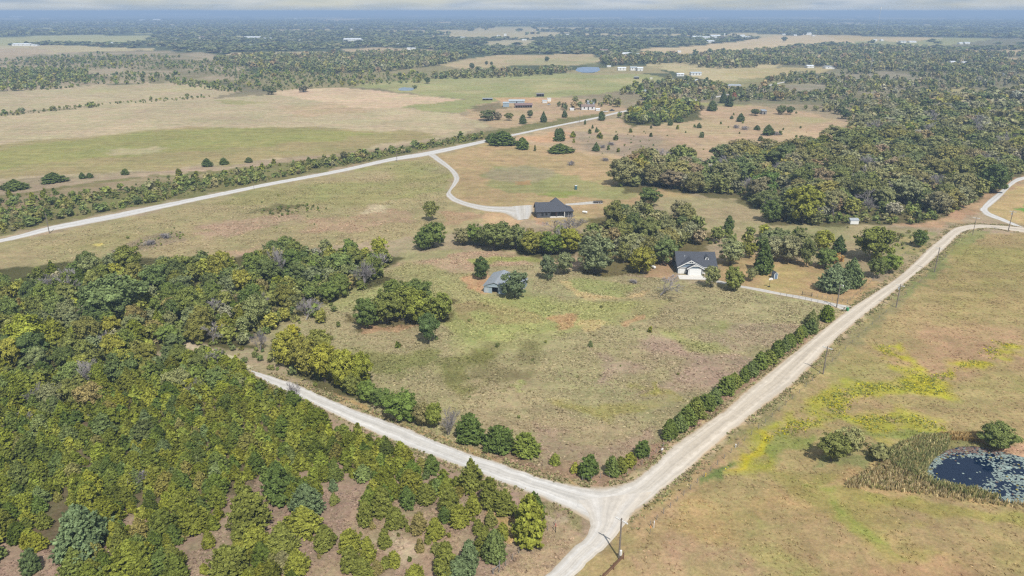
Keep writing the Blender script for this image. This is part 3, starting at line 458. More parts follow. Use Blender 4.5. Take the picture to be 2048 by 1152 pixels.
# ------------------------------------------------------------------ roads, drives, water
ROADS_PX = []
def catmull(P, step=1.2):
    P = np.array(P); out_ = []
    for i in range(len(P) - 1):
        p0, p1, p2, p3 = P[max(i - 1, 0)], P[i], P[i + 1], P[min(i + 2, len(P) - 1)]
        n = max(2, int(np.linalg.norm(p2 - p1) / step))
        for k in range(n):
            t = k / n; out_.append(.5 * (2 * p1 + (p2 - p0) * t + (2 * p0 - 5 * p1 + 4 * p2 - p3) * t * t + (3 * p1 - p0 - 3 * p2 + p3) * t ** 3))
    out_.append(P[-1]); return np.array(out_)
def resample(P, n):
    s = np.concatenate([[0], np.cumsum(np.hypot(*np.diff(P, axis=0).T))]); t = np.linspace(0, s[-1], n)
    return np.stack([np.interp(t, s, P[:, 0]), np.interp(t, s, P[:, 1])], 1), s[-1]
def ribbon(name, Lp, Rp, z, m, label, rag=.25, nu=12, paired=True):
    ROADS_PX.append(list(Lp) + list(Rp)[::-1])
    A, B = Gs(Lp), Gs(Rp)
    if paired and len(A) == len(B):
        M = np.hstack([A, B]); Cc = catmull(M, 1.6); A, B = Cc[:, :2], Cc[:, 2:]
    else:
        A = catmull(A); B = catmull(B); n = max(len(A), len(B)); A, _ = resample(A, n); B, _ = resample(B, n)
    n = len(A); mid = (A + B) / 2; s = np.concatenate([[0], np.cumsum(np.hypot(*np.diff(mid, axis=0).T))])
    dv = B - A; wd = np.hypot(*dv.T)[:, None]; e = dv / np.maximum(wd, .01)
    A = A + e * ((fbm(A[:, 0], A[:, 1], 3.0, 4, 3) - .5) * 4 * rag)[:, None]; B = B + e * ((fbm(B[:, 0], B[:, 1], 3.0, 4, 8) - .5) * 4 * rag)[:, None]
    u = np.linspace(0, 1, nu); P = A[:, None, :] * (1 - u)[None, :, None] + B[:, None, :] * u[None, :, None]
    zz = z + .06 * (1 - (2 * u - 1) ** 2); zz = np.broadcast_to(zz, (n, nu)).copy(); zz[:, 0] = zz[:, -1] = .004
    V = np.concatenate([P, zz[:, :, None]], 2).reshape(-1, 3)
    i, j = np.meshgrid(np.arange(n - 1), np.arange(nu - 1), indexing='ij')
    q = np.stack([i * nu + j, i * nu + j + 1, (i + 1) * nu + j + 1, (i + 1) * nu + j], -1).reshape(-1, 4)
    me = mesh_np(name, V, q, smooth=True)
    if me.polygons[0].normal.z < 0: me.flip_normals()
    uvl = me.uv_layers.new(name='UVMap'); vi = np.empty(len(me.loops), np.int32); me.loops.foreach_get('vertex_index', vi)
    UV = np.stack([np.tile(u, n), np.repeat(s, nu)], 1)[vi]; uvl.data.foreach_set('uv', UV.astype(np.float32).ravel())
    o = link(name, me, mats=m); o['kind'] = 'structure'; o['label'] = label; return o
K = .80
WARM = (.985, .90, .785)
M_ROAD = road_mat('road_gravel', lin((206, 201, 193)) * K, lin((184, 166, 140)) * K, lin((219, 215, 209)) * K, WARM)
M_LANE = road_mat('pale_limestone_gravel', lin((208, 204, 198)) * K, lin((182, 170, 148)) * K, lin((216, 213, 209)) * K)
M_BRANCH = road_mat('junction_gravel', lin((209, 202, 192)) * K, lin((203, 194, 180)) * K, lin((215, 210, 203)) * K, WARM)
M_DRIVE = road_mat('drive_gravel', lin((198, 192, 182)) * K, lin((180, 160, 132)) * K, lin((206, 202, 196)) * K)
NL = [(500, 738), (540, 752), (585, 765), (680, 806), (748, 831), (817, 857), (885, 886), (953, 910), (1022, 932), (1073, 951), (1124, 965), (1165, 973), (1210, 973)]
SL = [(497, 742), (534, 766), (572, 784), (660, 826), (722, 856), (790, 884), (850, 908), (912, 932), (985, 960), (1045, 980), (1100, 1002), (1150, 1026), (1225, 1058)]
NM = [(1165, 973), (1210, 973), (1261, 960), (1305, 930), (1348, 888), (1400, 852), (1450, 816), (1512, 763), (1610, 686), (1690, 623), (1793, 555), (1852, 500), (1880, 477), (1905, 457), (1922, 452), (1941, 449), (1973, 449), (2028, 453), (2100, 460)]
SM = [(1150, 1026), (1225, 1058), (1275, 1021), (1318, 990), (1360, 957), (1425, 900), (1490, 844), (1594, 763), (1690, 665), (1765, 604), (1847, 537), (1889, 500), (1907, 481), (1922, 468), (1937, 461), (1959, 457.5), (1980, 456.5), (2022, 462), (2100, 472)]
ribbon('gravel_road', NM, SM, .06, M_ROAD, 'wide tan gravel road running up the right side', .3)
ribbon('gravel_lane', NL, SL, .04, M_ROAD, 'pale gravel lane coming out of the cedar wood', .3)
ribbon('gravel_branch', [(1140, 1004), (1160, 1018), (1174, 1034), (1180, 1052), (1169, 1076), (1138, 1101), (1090, 1152), (1035, 1210)], [(1320, 982), (1282, 1012), (1258, 1036), (1242, 1060), (1216, 1092), (1186, 1116), (1146, 1152), (1100, 1205)], .10, M_BRANCH, 'pale gravel branch leaving the junction at the bottom', .3)
ribbon('bend_road', [(2110, 340), (2048, 353), (2028, 359), (2000, 382), (1977, 400), (1961, 417), (1963, 424), (1974, 432), (2000, 441), (2028, 451.5)], [(2110, 348), (2048, 359.5), (2025, 370.5), (2003, 393.5), (1983, 411), (1975, 418), (1982, 426), (2002, 434.5), (2022, 443.5), (2050, 456)], .03, M_LANE, 'white gravel road bending at the far right', .2)
ribbon('far_gravel_road', [(-140, 507), (24, 472.6), (102, 452), (239, 425), (359, 401), (479, 377), (533, 366), (680, 338.5), (782, 315.5), (858, 302.5), (974, 278.7), (1025, 268.5), (1107, 251.4), (1193, 234), (1241, 222.5), (1330, 207), (1420, 195), (1500, 178), (1600, 156)],
       [(-140, 516), (30, 479), (109, 461), (250, 434), (376, 406), (490, 382), (540, 371.5), (680, 345), (782, 323), (860, 310.5), (977, 284), (1029, 271.5), (1110, 254), (1195, 237), (1243, 225.5), (1332, 209.5), (1422, 197), (1502, 180), (1602, 157.5)], .05, M_LANE, 'straight pale gravel road across the upper left', .25)
ribbon('house_driveway', [(852, 309), (863, 315), (871, 321.5), (890, 334), (900, 343), (907, 355.7), (904, 368), (896, 382), (892, 390.5), (902, 401), (926, 411), (967, 422), (1008, 427), (1030, 440)],
       [(872, 309), (880, 316), (890, 323), (905, 336), (915, 346), (919, 355.7), (915, 367), (906, 377), (902, 385), (914, 396), (940, 405.5), (977, 411.5), (1022, 412.5), (1062, 410)], .03, M_DRIVE, 'curving gravel driveway to the dark house', .2)
ribbon('parking_pad', [(1020, 413), (1024, 428), (1034, 441)], [(1067, 410), (1066, 424), (1058, 438)], .05, M_DRIVE, 'gravel parking apron beside the dark house', .15)
ribbon('gravel_track', [(1130, 407.5), (1160, 405), (1185, 402.5), (1204, 403)], [(1132, 411), (1160, 410), (1186, 408.5), (1206, 407.5)], .03, M_DRIVE, 'short gravel strip behind the dark house', .15)
ribbon('yard_driveway', [(1405, 553), (1440, 561), (1483, 571), (1521, 577), (1563, 585.6), (1605, 592.5), (1646, 601), (1674, 607), (1704, 612)], [(1404, 559), (1440, 567), (1483, 575.5), (1521, 583), (1563, 591), (1605, 599.4), (1646, 607.8), (1672, 615), (1688, 624)], .03, M_DRIVE, 'gravel driveway from the road to the white house', .12)
def water(name, P, z, m, label):
    c = P.mean(0); Q = c + (P - c) * 1.03
    D = np.vstack([Q, Q[:1]]); D = catmull(D, 2.0)[:-1]
    V = np.hstack([D, np.full((len(D), 1), z)]); V = np.vstack([V, [[*c, z]]]); n = len(D)
    me = mesh_np(name, V, None, np.array([[n, i, (i + 1) % n] for i in range(n)]))
    if me.polygons[0].normal.z < 0: me.flip_normals()
    o = link(name, me, mats=m); o['kind'] = 'structure'; o['label'] = label; return o
water('pond_water', PW, -.25, water_mat('dark_pond_water', (.003, .012, .034)), 'dark lily-covered pond in the right pasture')
water('far_pond_water', FPW, -.15, water_mat('blue_pond_water', (.05, .13, .27)), 'blue pond far behind the farm')
water('small_pond_water', SPW, -.15, water_mat('pale_pond_water', (.12, .17, .2)), 'small pale pond in the green pasture')

# ------------------------------------------------------------------ plants: meshes
def unit(v): return v / np.maximum(np.linalg.norm(v, axis=-1, keepdims=True), 1e-9)
def leaf_cards(rng, C, size, nrm, jit=.6, along=None, aspect=1.5):
    """small four-cornered leaf clumps at C facing roughly NRM; ALONG = preferred long axis"""
    n = len(C); nn = unit(nrm + rng.normal(0, jit, (n, 3)))
    t = rng.normal(0, 1, (n, 3)) if along is None else along + rng.normal(0, .25, (n, 3))
    t = unit(t - nn * (t * nn).sum(1, keepdims=True)); b = np.cross(nn, t)
    s = (np.asarray(size) * rng.uniform(.7, 1.3, n))[:, None]
    a = t * s * aspect * .5; b = b * s * .5
    k = rng.uniform(.35, 1, (n, 1))
    bend = nn * s * rng.uniform(-.25, .25, (n, 1))
    V = np.stack([C - a - b * k, C + a * .9 - b + bend, C + a + b * k, C - a * .9 + b + bend], 1).reshape(-1, 3)
    return V
def crown_mesh(name, V, vary):
    n = len(V) // 4; me = mesh_np(name, V, np.arange(4 * n).reshape(-1, 4)); attr(me, 'vary', np.repeat(vary, 4)); return me
def cedar_geo(rng, h=6.0, wr=2.4, nb=230, per=16, cone=.75, leaf=.34):
    """eastern red cedar: upswept feathery sprays round a stem, foliage to the ground"""
    Cs, Ns, As, Vy = [], [], [], []
    ga = rng.uniform(0, 6.28); lump = rng.uniform(0, 6.28, 4)
    for i in range(nb):
        t = (i + .5) / nb; t = 1 - (1 - t) ** .62 if rng.random() < .7 else rng.random()
        az = ga + i * 2.39996 + rng.normal(0, .2)
        prof = (1 - t) ** cone * min(1.0, ((t + .10) / .26)) ** .6
        prof *= 1 + .16 * math.sin(2 * az + lump[0]) + .12 * math.sin(3 * az + lump[1] + 5 * t) + rng.normal(0, .10)
        r = max(.12, wr * prof); up = rng.uniform(.25, .8) + .9 * t
        d = np.array([math.cos(az), math.sin(az), up]); d /= np.linalg.norm(d[:2]) + 1e-9
        z0 = t * h * .96 - .18 * r; vb = rng.uniform(.25, .75)
        s = rng.uniform(.30, 1.10, per) ** .8; sp = .125 * r * (1.15 - s) + .06
        C = d[None] * (s * r)[:, None] * np.array([1, 1, .55]) + rng.normal(0, 1, (per, 3)) * sp[:, None]; C[:, 2] += max(z0, .05)
        C[:, 2] = np.maximum(C[:, 2], .06)
        out_ = np.array([math.cos(az), math.sin(az), .75])
        Cs.append(C); Ns.append(np.repeat(out_[None], per, 0)); As.append(np.repeat(unit(d)[None], per, 0)); Vy.append(np.clip(vb + rng.normal(0, .2, per) + .18 * (s - .7), 0, 1))  # inner ends of sprays darker: crown shade put into the colour
    k = 26; C = np.stack([rng.normal(0, .07, k), rng.normal(0, .07, k), h * rng.uniform(.9, 1.03, k)], 1)   # leader
    Cs.append(C); Ns.append(rng.normal(0, 1, (k, 3))); As.append(np.tile([0, 0, 1.], (k, 1))); Vy.append(rng.uniform(.4, .9, k))
    C, Nn, A, Vv = map(np.concatenate, (Cs, Ns, As, Vy))
    return leaf_cards(rng, C, leaf, Nn, .75, A, 1.7), Vv
def broad_geo(rng, h=9.0, wr=3.6, base=.22, lobes=24, per=150, leaf=.46, flat=1.0, openness=0.0):
    """broadleaf crown: many leafy lobes of different size, gaps between them, leaves over each lobe's volume"""
    Cs, Ns, Vy, LC = [], [], [], []
    zc = h * (base + (1 - base) * .5); hz = h * (1 - base) * .5
    for i in range(lobes):
        u = unit(rng.normal(0, 1, (1, 3)))[0]
        if u[2] < -.8: u[2] *= -.5
        rr = rng.uniform(.40, 1.06) if i > 3 else rng.uniform(0, .4)
        prof = 1.0 if u[2] > 0 else .85
        c = np.array([u[0] * wr * rr * prof, u[1] * wr * rr * prof, zc + u[2] * hz * rr * .92])
        lr = wr * rng.uniform(.15, .33) * (1.18 - .36 * rr); LC.append((c, lr))
        n = int(per * (lr / (wr * .31)) ** 2 * (1 - openness)); d = unit(rng.normal(0, 1, (n, 3))); q = rng.uniform(.45, 1.12, n) ** .6
        C = c + d * (lr * q)[:, None] * np.array([1, 1, .8 * flat]); C[:, 2] = np.maximum(C[:, 2], .1)
        Cs.append(C); Ns.append(d * .9 + np.array([0, 0, .35]) + unit(C - [0, 0, zc]) * .4); vb = rng.uniform(.25, .75); Vy.append(np.clip(vb + rng.normal(0, .17, n), 0, 1))
    n = int(lobes * per * .07); d = unit(rng.normal(0, 1, (n, 3))); q = rng.uniform(.15, .92, n) ** .6; dirn = 1 + .22 * np.sin(3 * np.arctan2(d[:, 1], d[:, 0]) + rng.uniform(0, 6)) * (1 - d[:, 2] ** 2)
    C = np.array([0, 0, zc]) + d * q[:, None] * dirn[:, None] * np.array([wr * .92, wr * .92, hz * .96]); C[:, 2] = np.maximum(C[:, 2], .1)   # leaves between the lobes
    Cs.append(C); Ns.append(d + np.array([0, 0, .4])); Vy.append(rng.uniform(.15, .85, n))
    for k in range(int(lobes * .5)):                    # loose sprays standing out of the outline
        u = unit(rng.normal(0, 1, (1, 3)))[0]; u[2] = abs(u[2]) * .9 - .1; m_ = int(per * .14); c0 = np.array([0, 0, zc]) + u * np.array([wr, wr, hz]) * rng.uniform(.86, 1.08)
        C = c0 + rng.normal(0, wr * .055, (m_, 3)) + u * rng.uniform(-.6, .6, (m_, 1)) * wr * .16; C[:, 2] = np.maximum(C[:, 2], .1); Cs.append(C); Ns.append(np.repeat(u[None], m_, 0) + [0, 0, .4]); Vy.append(np.clip(rng.uniform(.2, .8) + rng.normal(0, .15, m_), 0, 1))
    C, Nn, Vv = map(np.concatenate, (Cs, Ns, Vy))
    return leaf_cards(rng, C, leaf, Nn, .6, None, 1.35), Vv, LC
def trunk_mb(rng, h, LC, r0):
    m = MB(); k = h * .42; lean = rng.normal(0, .15, 2)
    m.tube([(0, 0, -.3), (lean[0] * .4, lean[1] * .4, k * .5), (lean[0], lean[1], k), (lean[0] * 1.3, lean[1] * 1.3, h * .72)], [r0 * 1.25, r0, r0 * .75, r0 * .3], 6)
    for c, lr in LC[4:16]:
        z = rng.uniform(.22, .5) * h; t = z / h
        p0 = Vector((lean[0] * t * 1.6, lean[1] * t * 1.6, z)); p1 = Vector(c); pm = p0.lerp(p1, .5) + Vector((0, 0, -.05 * h * (1 - t)))
        m.tube([p0, pm, p1], [r0 * .5, r0 * .32, r0 * .1], 5)
    return m
def bare_mb(rng, h=7.0, spread=.5, depth=5, r0=.16, stems=1):
    m = MB()
    def grow(p, d, ln, r, lv):
        q = p + d * ln * .5 + Vector(rng.normal(0, .05 * ln, 3)); e = q + d * ln * .5 + Vector(rng.normal(0, .05 * ln, 3)); e.z = max(e.z, .1)
        m.tube([p, q, e], [r, r * .8, max(r * .55, .022)], 4 if lv > 2 else 3, cap=False)
        if lv <= 0: return
        for k in range(3 if lv > 1 else 4):
            nd = (d + Vector(rng.normal(0, spread, 3)) + Vector((0, 0, .16))).normalized(); grow(e if k < 2 else q, nd, ln * rng.uniform(.6, .82), max(r * .55, .024), lv - 1)
    for s_ in range(stems):
        d = Vector((rng.normal(0, .12 + .35 * (stems > 1)), rng.normal(0, .12 + .35 * (stems > 1)), 1)).normalized()
        grow(Vector((rng.normal(0, .15) * (stems > 1), rng.normal(0, .15) * (stems > 1), -.15)), d, h * .30, r0, depth)
    return m
def lod_cards(V, vary, keep, grow, rng):
    n = len(V) // 4; pick = rng.permutation(n)[:keep]; Q = V.reshape(-1, 4, 3)[pick]; c = Q.mean(1, keepdims=True)
    return c + (Q - c) * grow, vary[pick]

class Kind: pass
KINDS = {}
def reg(kind, V, vy, h, w, trunk=None, LC=None):
    k = Kind(); k.h, k.w = h, w
    k.crown = crown_mesh(kind + '_crown', V, vy); k.crown.materials.append(M_LEAF); k.trunk = None; k.whole = k.crown
    if trunk is not None: k.trunk = trunk.mesh(kind + '_trunk', M_BARK)
    r = np.random.default_rng(len(KINDS) * 31 + 5); n = len(V) // 4
    k.lod = [lod_cards(V, vy, min(n, 1500), max(n / 1500, 1) ** .40, r), lod_cards(V, vy, min(n, 260), (n / 260) ** .42, r), lod_cards(V, vy, min(n, 90), (n / 90) ** .42, r), lod_cards(V, vy, min(n, 30), (n / 30) ** .42, r)]
    KINDS.setdefault(kind, []).append(k)
for s_ in range(9):
    r = np.random.default_rng(100 + s_)
    cone = (.60, .74, .92, .68, .84, .52, .72, 1.0, .62)[s_]
    V, vy = cedar_geo(r, 6.0, 2.35, 210, 42, cone, .21); stem = MB().tube([(0, 0, -.3), (.03, 0, 2.5), (0, .03, 5.6)], [.16, .11, .03], 6)
    reg('cedar_tree', V, vy, 6.1, 4.7, stem)
for s_ in range(4):                                     # small young cedars, fewer but relatively larger sprays
    r = np.random.default_rng(150 + s_); V, vy = cedar_geo(r, 2.2, 1.1, 90, 12, (.6, .5, .75, .55)[s_], .26); reg('young_cedar', V, vy, 2.3, 2.3, MB().tube([(0, 0, -.2), (0, 0, 1.8)], [.07, .02], 5))
for s_ in range(11):
    r = np.random.default_rng(200 + s_); V, vy, LC = broad_geo(r, 9.0, 3.6, (.0, .03, .08, .0, .05, .02, .10, .0, .04, .12, .02)[s_], 40 + s_ % 4 * 6, 340, .26, 1.0, (0, 0, .1, 0, .2, 0, 0, .12, 0, .3, 0)[s_])
    reg('broadleaf_tree', V, vy, 9.2, 8.0, trunk_mb(r, 9.0, LC, .22))
for s_ in range(6):
    r = np.random.default_rng(300 + s_); V, vy, LC = broad_geo(r, 2.6, 1.7, .0, 17, 95, .22); reg('shrub', V, vy, 2.7, 3.7)
for s_ in range(3):                                     # pines / spruces with tiered boughs
    r = np.random.default_rng(400 + s_); V, vy = cedar_geo(r, 9.0, 3.9, 420, 34, (.8, .9, .7)[s_], .30); reg('spruce_tree', V, vy, 9.1, 7.6, MB().tube([(0, 0, -.3), (0, 0, 8.5)], [.22, .04], 6))
BARE = []
for s_ in range(5):
    r = np.random.default_rng(500 + s_); m = bare_mb(r, 7.0, .42, 5, .15, 1 if s_ < 3 else 4); me = m.mesh('bare_tree_branches', M_TWIG, False)
    vs = np.array(m.v); BARE.append((me, vs[:, 2].max(), np.ptp(vs[:, 0]) * .5 + np.ptp(vs[:, 1]) * .5))

# ------------------------------------------------------------------ plants: where they stand
SIZEW = lambda kind, h: ('low' if h < 2.6 else 'medium' if h < 5.2 else 'tall') if kind in ('cedar_tree', 'young_cedar') else ('small' if h < 5 else 'medium' if h < 8.5 else 'tall') if kind == 'broadleaf_tree' else ('low' if h < 1.9 else 'waist-high' if h < 2.6 else 'big')
PAL = {
 'cedar_tree': [('olive-green', (106, 110, 46), 5), ('yellow-green', (122, 124, 48), 4), ('dark green', (80, 94, 46), 3), ('blue-green', (98, 110, 76), .9), ('brownish', (126, 114, 70), .5)],
 'broadleaf_tree': [('mid-green', (100, 110, 58), 4), ('olive', (116, 114, 60), 4), ('yellow-green', (138, 134, 56), 1.8), ('dark green', (82, 94, 54), 2.5), ('grey-green', (118, 120, 88), 2.4), ('russet', (132, 112, 80), .4)],
 'dark_broadleaf': [('mid-green', (100, 106, 62), 4), ('olive', (118, 114, 72), 4), ('yellow-green', (134, 128, 62), .6), ('dark green', (84, 94, 60), 3), ('grey-green', (124, 120, 92), 3), ('russet', (140, 118, 94), 1.1)],
 'shrub': [('olive', (118, 116, 68), 4), ('mid-green', (104, 112, 64), 4), ('dark green', (88, 98, 60), 2), ('brownish', (132, 118, 90), 1.5)],
}
LK = 1.50
def calm(c, k=.60, mid=(103, 112, 60)): return tuple(m + (v - m) * k for v, m in zip(c, mid))
PL = []      # every plant: kind, x, y, height m, width m, tint name, linear tint, zone phrase, own label
def plant(kind, x, yb, wpx, hpx, tint, zone=None, label=None, var=None, cat=None):
    """one plant at photo pixel (x, yb): width and height in photo px; tint: sRGB as it appears"""
    g = G(x, yb); h = max(.5, top_z(x, yb, yb - hpx)); wd = wpx * mpp(x, yb)
    PL.append(dict(kind=kind, x=g[0], y=g[1], h=h, w=wd, tn=None, c=lin(calm(soft(tint), .78)) * LK * (1.02 if 'cedar' in kind else 1.04), zone=zone, label=label, var=var, px=(x, yb), size=wpx * hpx))
def pick(rng, pal):
    ws = np.array([p[2] for p in pal]); i = rng.choice(len(pal), p=ws / ws.sum()); return pal[i]
KEEP = []     # places kept free of scattered plants: (px outline)
def blocked(x, y, px, py, kinds_r):
    for P in ROADS_PX + KEEP:
        if inside(np.array([px]), np.array([py]), P)[0]: return True
    return False
def scatter(zone, poly, mix, spacing, hr, rng, thin=None, wr=(.75, 1.05), pal=None, excl=(), wh=None):
    """fill the outline POLY (px) with plants of MIX [(kind, weight)] about SPACING m apart, heights HR m"""
    P = Gs(poly); x0, y0 = P.min(0); x1, y1 = P.max(0); st = wh == 'stuff'
    nx, ny = int((x1 - x0) / spacing) + 2, int((y1 - y0) / spacing) + 2
    gx, gy = np.meshgrid(np.arange(nx), np.arange(ny)); gx = gx + .5 * (gy % 2)
    X = x0 + (gx + rng.uniform(-.38, .38, gx.shape)) * spacing; Y = y0 + (gy + rng.uniform(-.38, .38, gx.shape)) * spacing
    X, Y = X.ravel(), Y.ravel(); k = inside(X, Y, P)
    if thin: k &= fbm(X, Y, thin[0], 3, 77) > thin[1]
    X, Y = X[k], Y[k]; px, py = project(X, Y)
    k = (px > -90) & (px < 2140) & (py < 1290)
    for e in list(excl) + ROADS_PX + KEEP: k &= ~inside(px, py, e)
    X, Y, px, py = X[k], Y[k], px[k], py[k]
    kn = [m[0] for m in mix]; kw = np.array([m[1] for m in mix], float); kw /= kw.sum()
    for a, b, u, v in zip(X, Y, px, py):
        kd = kn[rng.choice(len(kn), p=kw)]; pl = pal or ('dark_broadleaf' if kd == 'dark_broadleaf' else kd)
        h = rng.uniform(*hr) * (.62 + .76 * rng.random() ** 1.2)
        if kd == 'shrub': h *= .45
        if kd == 'bare_tree': tn, c = 'grey', (150, 140, 132)
        else: tn, c, _ = pick(rng, PAL[pl if pl in PAL else 'cedar_tree'])
        real = 'broadleaf_tree' if kd == 'dark_broadleaf' else kd
        wd = h * rng.uniform(*wr) * {'cedar_tree': .92, 'shrub': 1.3}.get(real, .95)
        if real == 'cedar_tree' and h < 2.4: real = 'young_cedar'
        c = lin(calm(c, .62, {'cedar_tree': (104, 111, 50), 'young_cedar': (104, 111, 50), 'dark_broadleaf': (106, 108, 70)}.get(kd, (103, 111, 60)))) * LK * (.95 * rng.uniform(.80, 1.14) if 'cedar' in kd else 1.12 if kd == 'dark_broadleaf' else 1.06) * rng.uniform(.85, 1.18) * np.array([rng.uniform(.93, 1.08), 1, rng.uniform(.85, 1.15)])
        m = mpp(u, v); PL.append(dict(kind=real, x=a, y=b, h=h, w=wd, tn=tn, c=c, zone=zone, label=None, var=None, px=(u, v), size=h * wd / m / m, stuff=st))

C_Y, C_O, C_D, C_B, C_BR = (122, 122, 46), (104, 106, 46), (76, 92, 44), (90, 104, 74), (122, 108, 66)
# --- cedars standing on the bare soil in front (zoom px of the photo -> photo px)
z2 = lambda x, y: (680 + x / 2.924, 758 + y / 2.924)
FRONT = [  # x, base y, w, h in enlarged px, tint, label
 (325, 865, 112, 118, C_O, 'round olive cedar alone on bare soil, left of the brownish one'), (462, 890, 100, 112, C_BR, 'brownish thin cedar between two rounder green ones on bare soil'),
 (555, 930, 118, 122, C_Y, 'bright round cedar on bare soil just right of the brownish cedar'), (262, 978, 92, 106, C_O, 'olive egg-shaped cedar alone, nearest the middle of the bare clearing'),
 (397, 890, 36, 38, C_O, 'knee-high cedar tucked against the brownish cedar on its left'), (190, 872, 44, 38, C_BR, 'tiny brownish cedar alone at the upper left of the clearing'),
 (467, 1004, 62, 66, C_BR, 'small reddish-brown cedar alone low in the bare clearing'), (516, 962, 42, 42, C_O, 'tiny green cedar below the bright round one on bare soil'),
 (700, 858, 112, 122, C_Y, 'round yellow-green cedar at the clearing\'s upper right rim'), (612, 832, 70, 86, C_D, 'narrow dark cedar at the clearing rim beside a rounder one'),
 (882, 852, 82, 80, (112, 110, 58), 'small dull olive cedar alone between the clearing rim and the biggest cedar'), (808, 898, 72, 74, C_O, 'small dense cedar alone above the bottom row of cedars'),
 (1105, 948, 205, 262, (126, 128, 46), 'biggest bright yellow-green cedar at the right end of the cedar wood'), (1130, 830, 120, 170, C_D, 'dark cedar poking up behind the biggest bright cedar'),
 (962, 785, 122, 142, C_O, 'cedar at the wood edge left of the biggest bright cedar'), (880, 752, 112, 176, C_O, 'slim tall cedar with a pointed tip beside the gravel lane'),
 (768, 650, 150, 190, C_O, 'tall pointed cedar standing highest against the gravel lane'), (780, 785, 100, 112, C_Y, 'bright cedar hanging over the clearing below the tall pointed cedar'),
 (640, 770, 120, 135, C_O, 'olive cedar on the upper edge of the clearing, left of its tip'), (505, 722, 112, 112, C_O, 'round cedar on the upper edge of the bare clearing'),
 (395, 742, 104, 120, C_D, 'darker cedar next to the round one on the clearing\'s upper edge'), (560, 1015, 58, 58, (112, 112, 60), 'small olive cedar at the top of the bottom row'),
 (318, 1085, 90, 78, C_Y, 'small yellow-green cedar alone low in the clearing'), (268, 1098, 70, 60, C_O, 'small cedar touching the yellow-green one low in the clearing'),
 (130, 1150, 130, 110, C_O, 'wide cedar at the lower left of the clearing by the photo\'s bottom edge'), (215, 1138, 72, 82, C_BR, 'thin brownish cedar beside the wide one at the bottom edge'),
 (245, 812, 28, 26, C_O, 'tiny seedling cedar on bare soil below the wood edge'), (620, 1140, 170, 190, C_O, 'leftmost big cedar of the row at the bottom, right of the clearing'),
 (755, 1120, 140, 180, C_B, 'blue-green cedar in the middle of the bottom row'), (905, 1062, 140, 182, (96, 108, 62), 'right-hand cedar of the bottom row beside the mown verge'),
 (950, 930, 84, 90, C_Y, 'small bright cedar behind the right end of the bottom row'), (845, 1000, 110, 140, C_O, 'olive cedar in the bottom row behind the blue-green one'),
 (690, 1170, 150, 130, C_B, 'grey-blue cedar cut by the bottom edge of the photo'), (440, 1190, 110, 100, C_Y, 'yellow-green cedar tip at the bottom edge left of the row'),
 (165, 1060, 110, 140, C_Y, 'yellow-green cedar on the left rim of the bare clearing'), (60, 1110, 120, 130, C_O, 'olive cedar on the left rim of the clearing, lower one'), (60, 1010, 130, 130, C_Y, 'bright cedar on the left rim of the clearing, upper one'),
 (150, 845, 110, 140, C_O, 'olive cedar at the upper left corner of the clearing'), (250, 790, 130, 160, C_O, 'broad cedar forming the wood edge above the clearing'),
 # along the north side of the lane
 (762, 360, 178, 160, C_D, 'leftmost and tallest of the cedars above the lane'), (932, 418, 168, 146, C_D, 'second dark cedar above the lane, next to the tallest'), (1088, 440, 150, 122, (104, 114, 48), 'round lighter cedar standing alone above the lane'),
 (1258, 500, 64, 62, (116, 122, 50), 'small cedar alone in weeds between the lane and the corner clump'), (1374, 542, 62, 52, (140, 138, 54), 'small yellowish bush on the left of the corner cedar clump'),
 (1452, 558, 130, 112, C_D, 'wide cedar in the corner clump by the bend of the road'), (1590, 560, 90, 112, (96, 108, 56), 'cedar right of the white post at the road corner'), (1640, 545, 80, 90, C_O, 'small cedar against the right side of the corner clump'), (1692, 508, 76, 78, C_Y, 'small yellow-green cedar between corner clump and lone cedar'), (1768, 448, 92, 90, C_D, 'dense little cedar alone near the mailbox by the road'),
]
for a, b, c_, d_, t_, l_ in FRONT:
    X, Y = z2(a, b); plant('cedar_tree' if d_ > 70 else 'young_cedar', X, Y, c_ / 2.924, d_ / 2.924, t_, label=l_, var=(int(a) % 3 * 3 + 2) % 9 if d_ > 160 and b > 500 else (5, 0, 8, 3)[int(a) % 4] if d_ > 70 else None)
z1 = lambda x, y: (x / 2.924, 758 + y / 2.924)
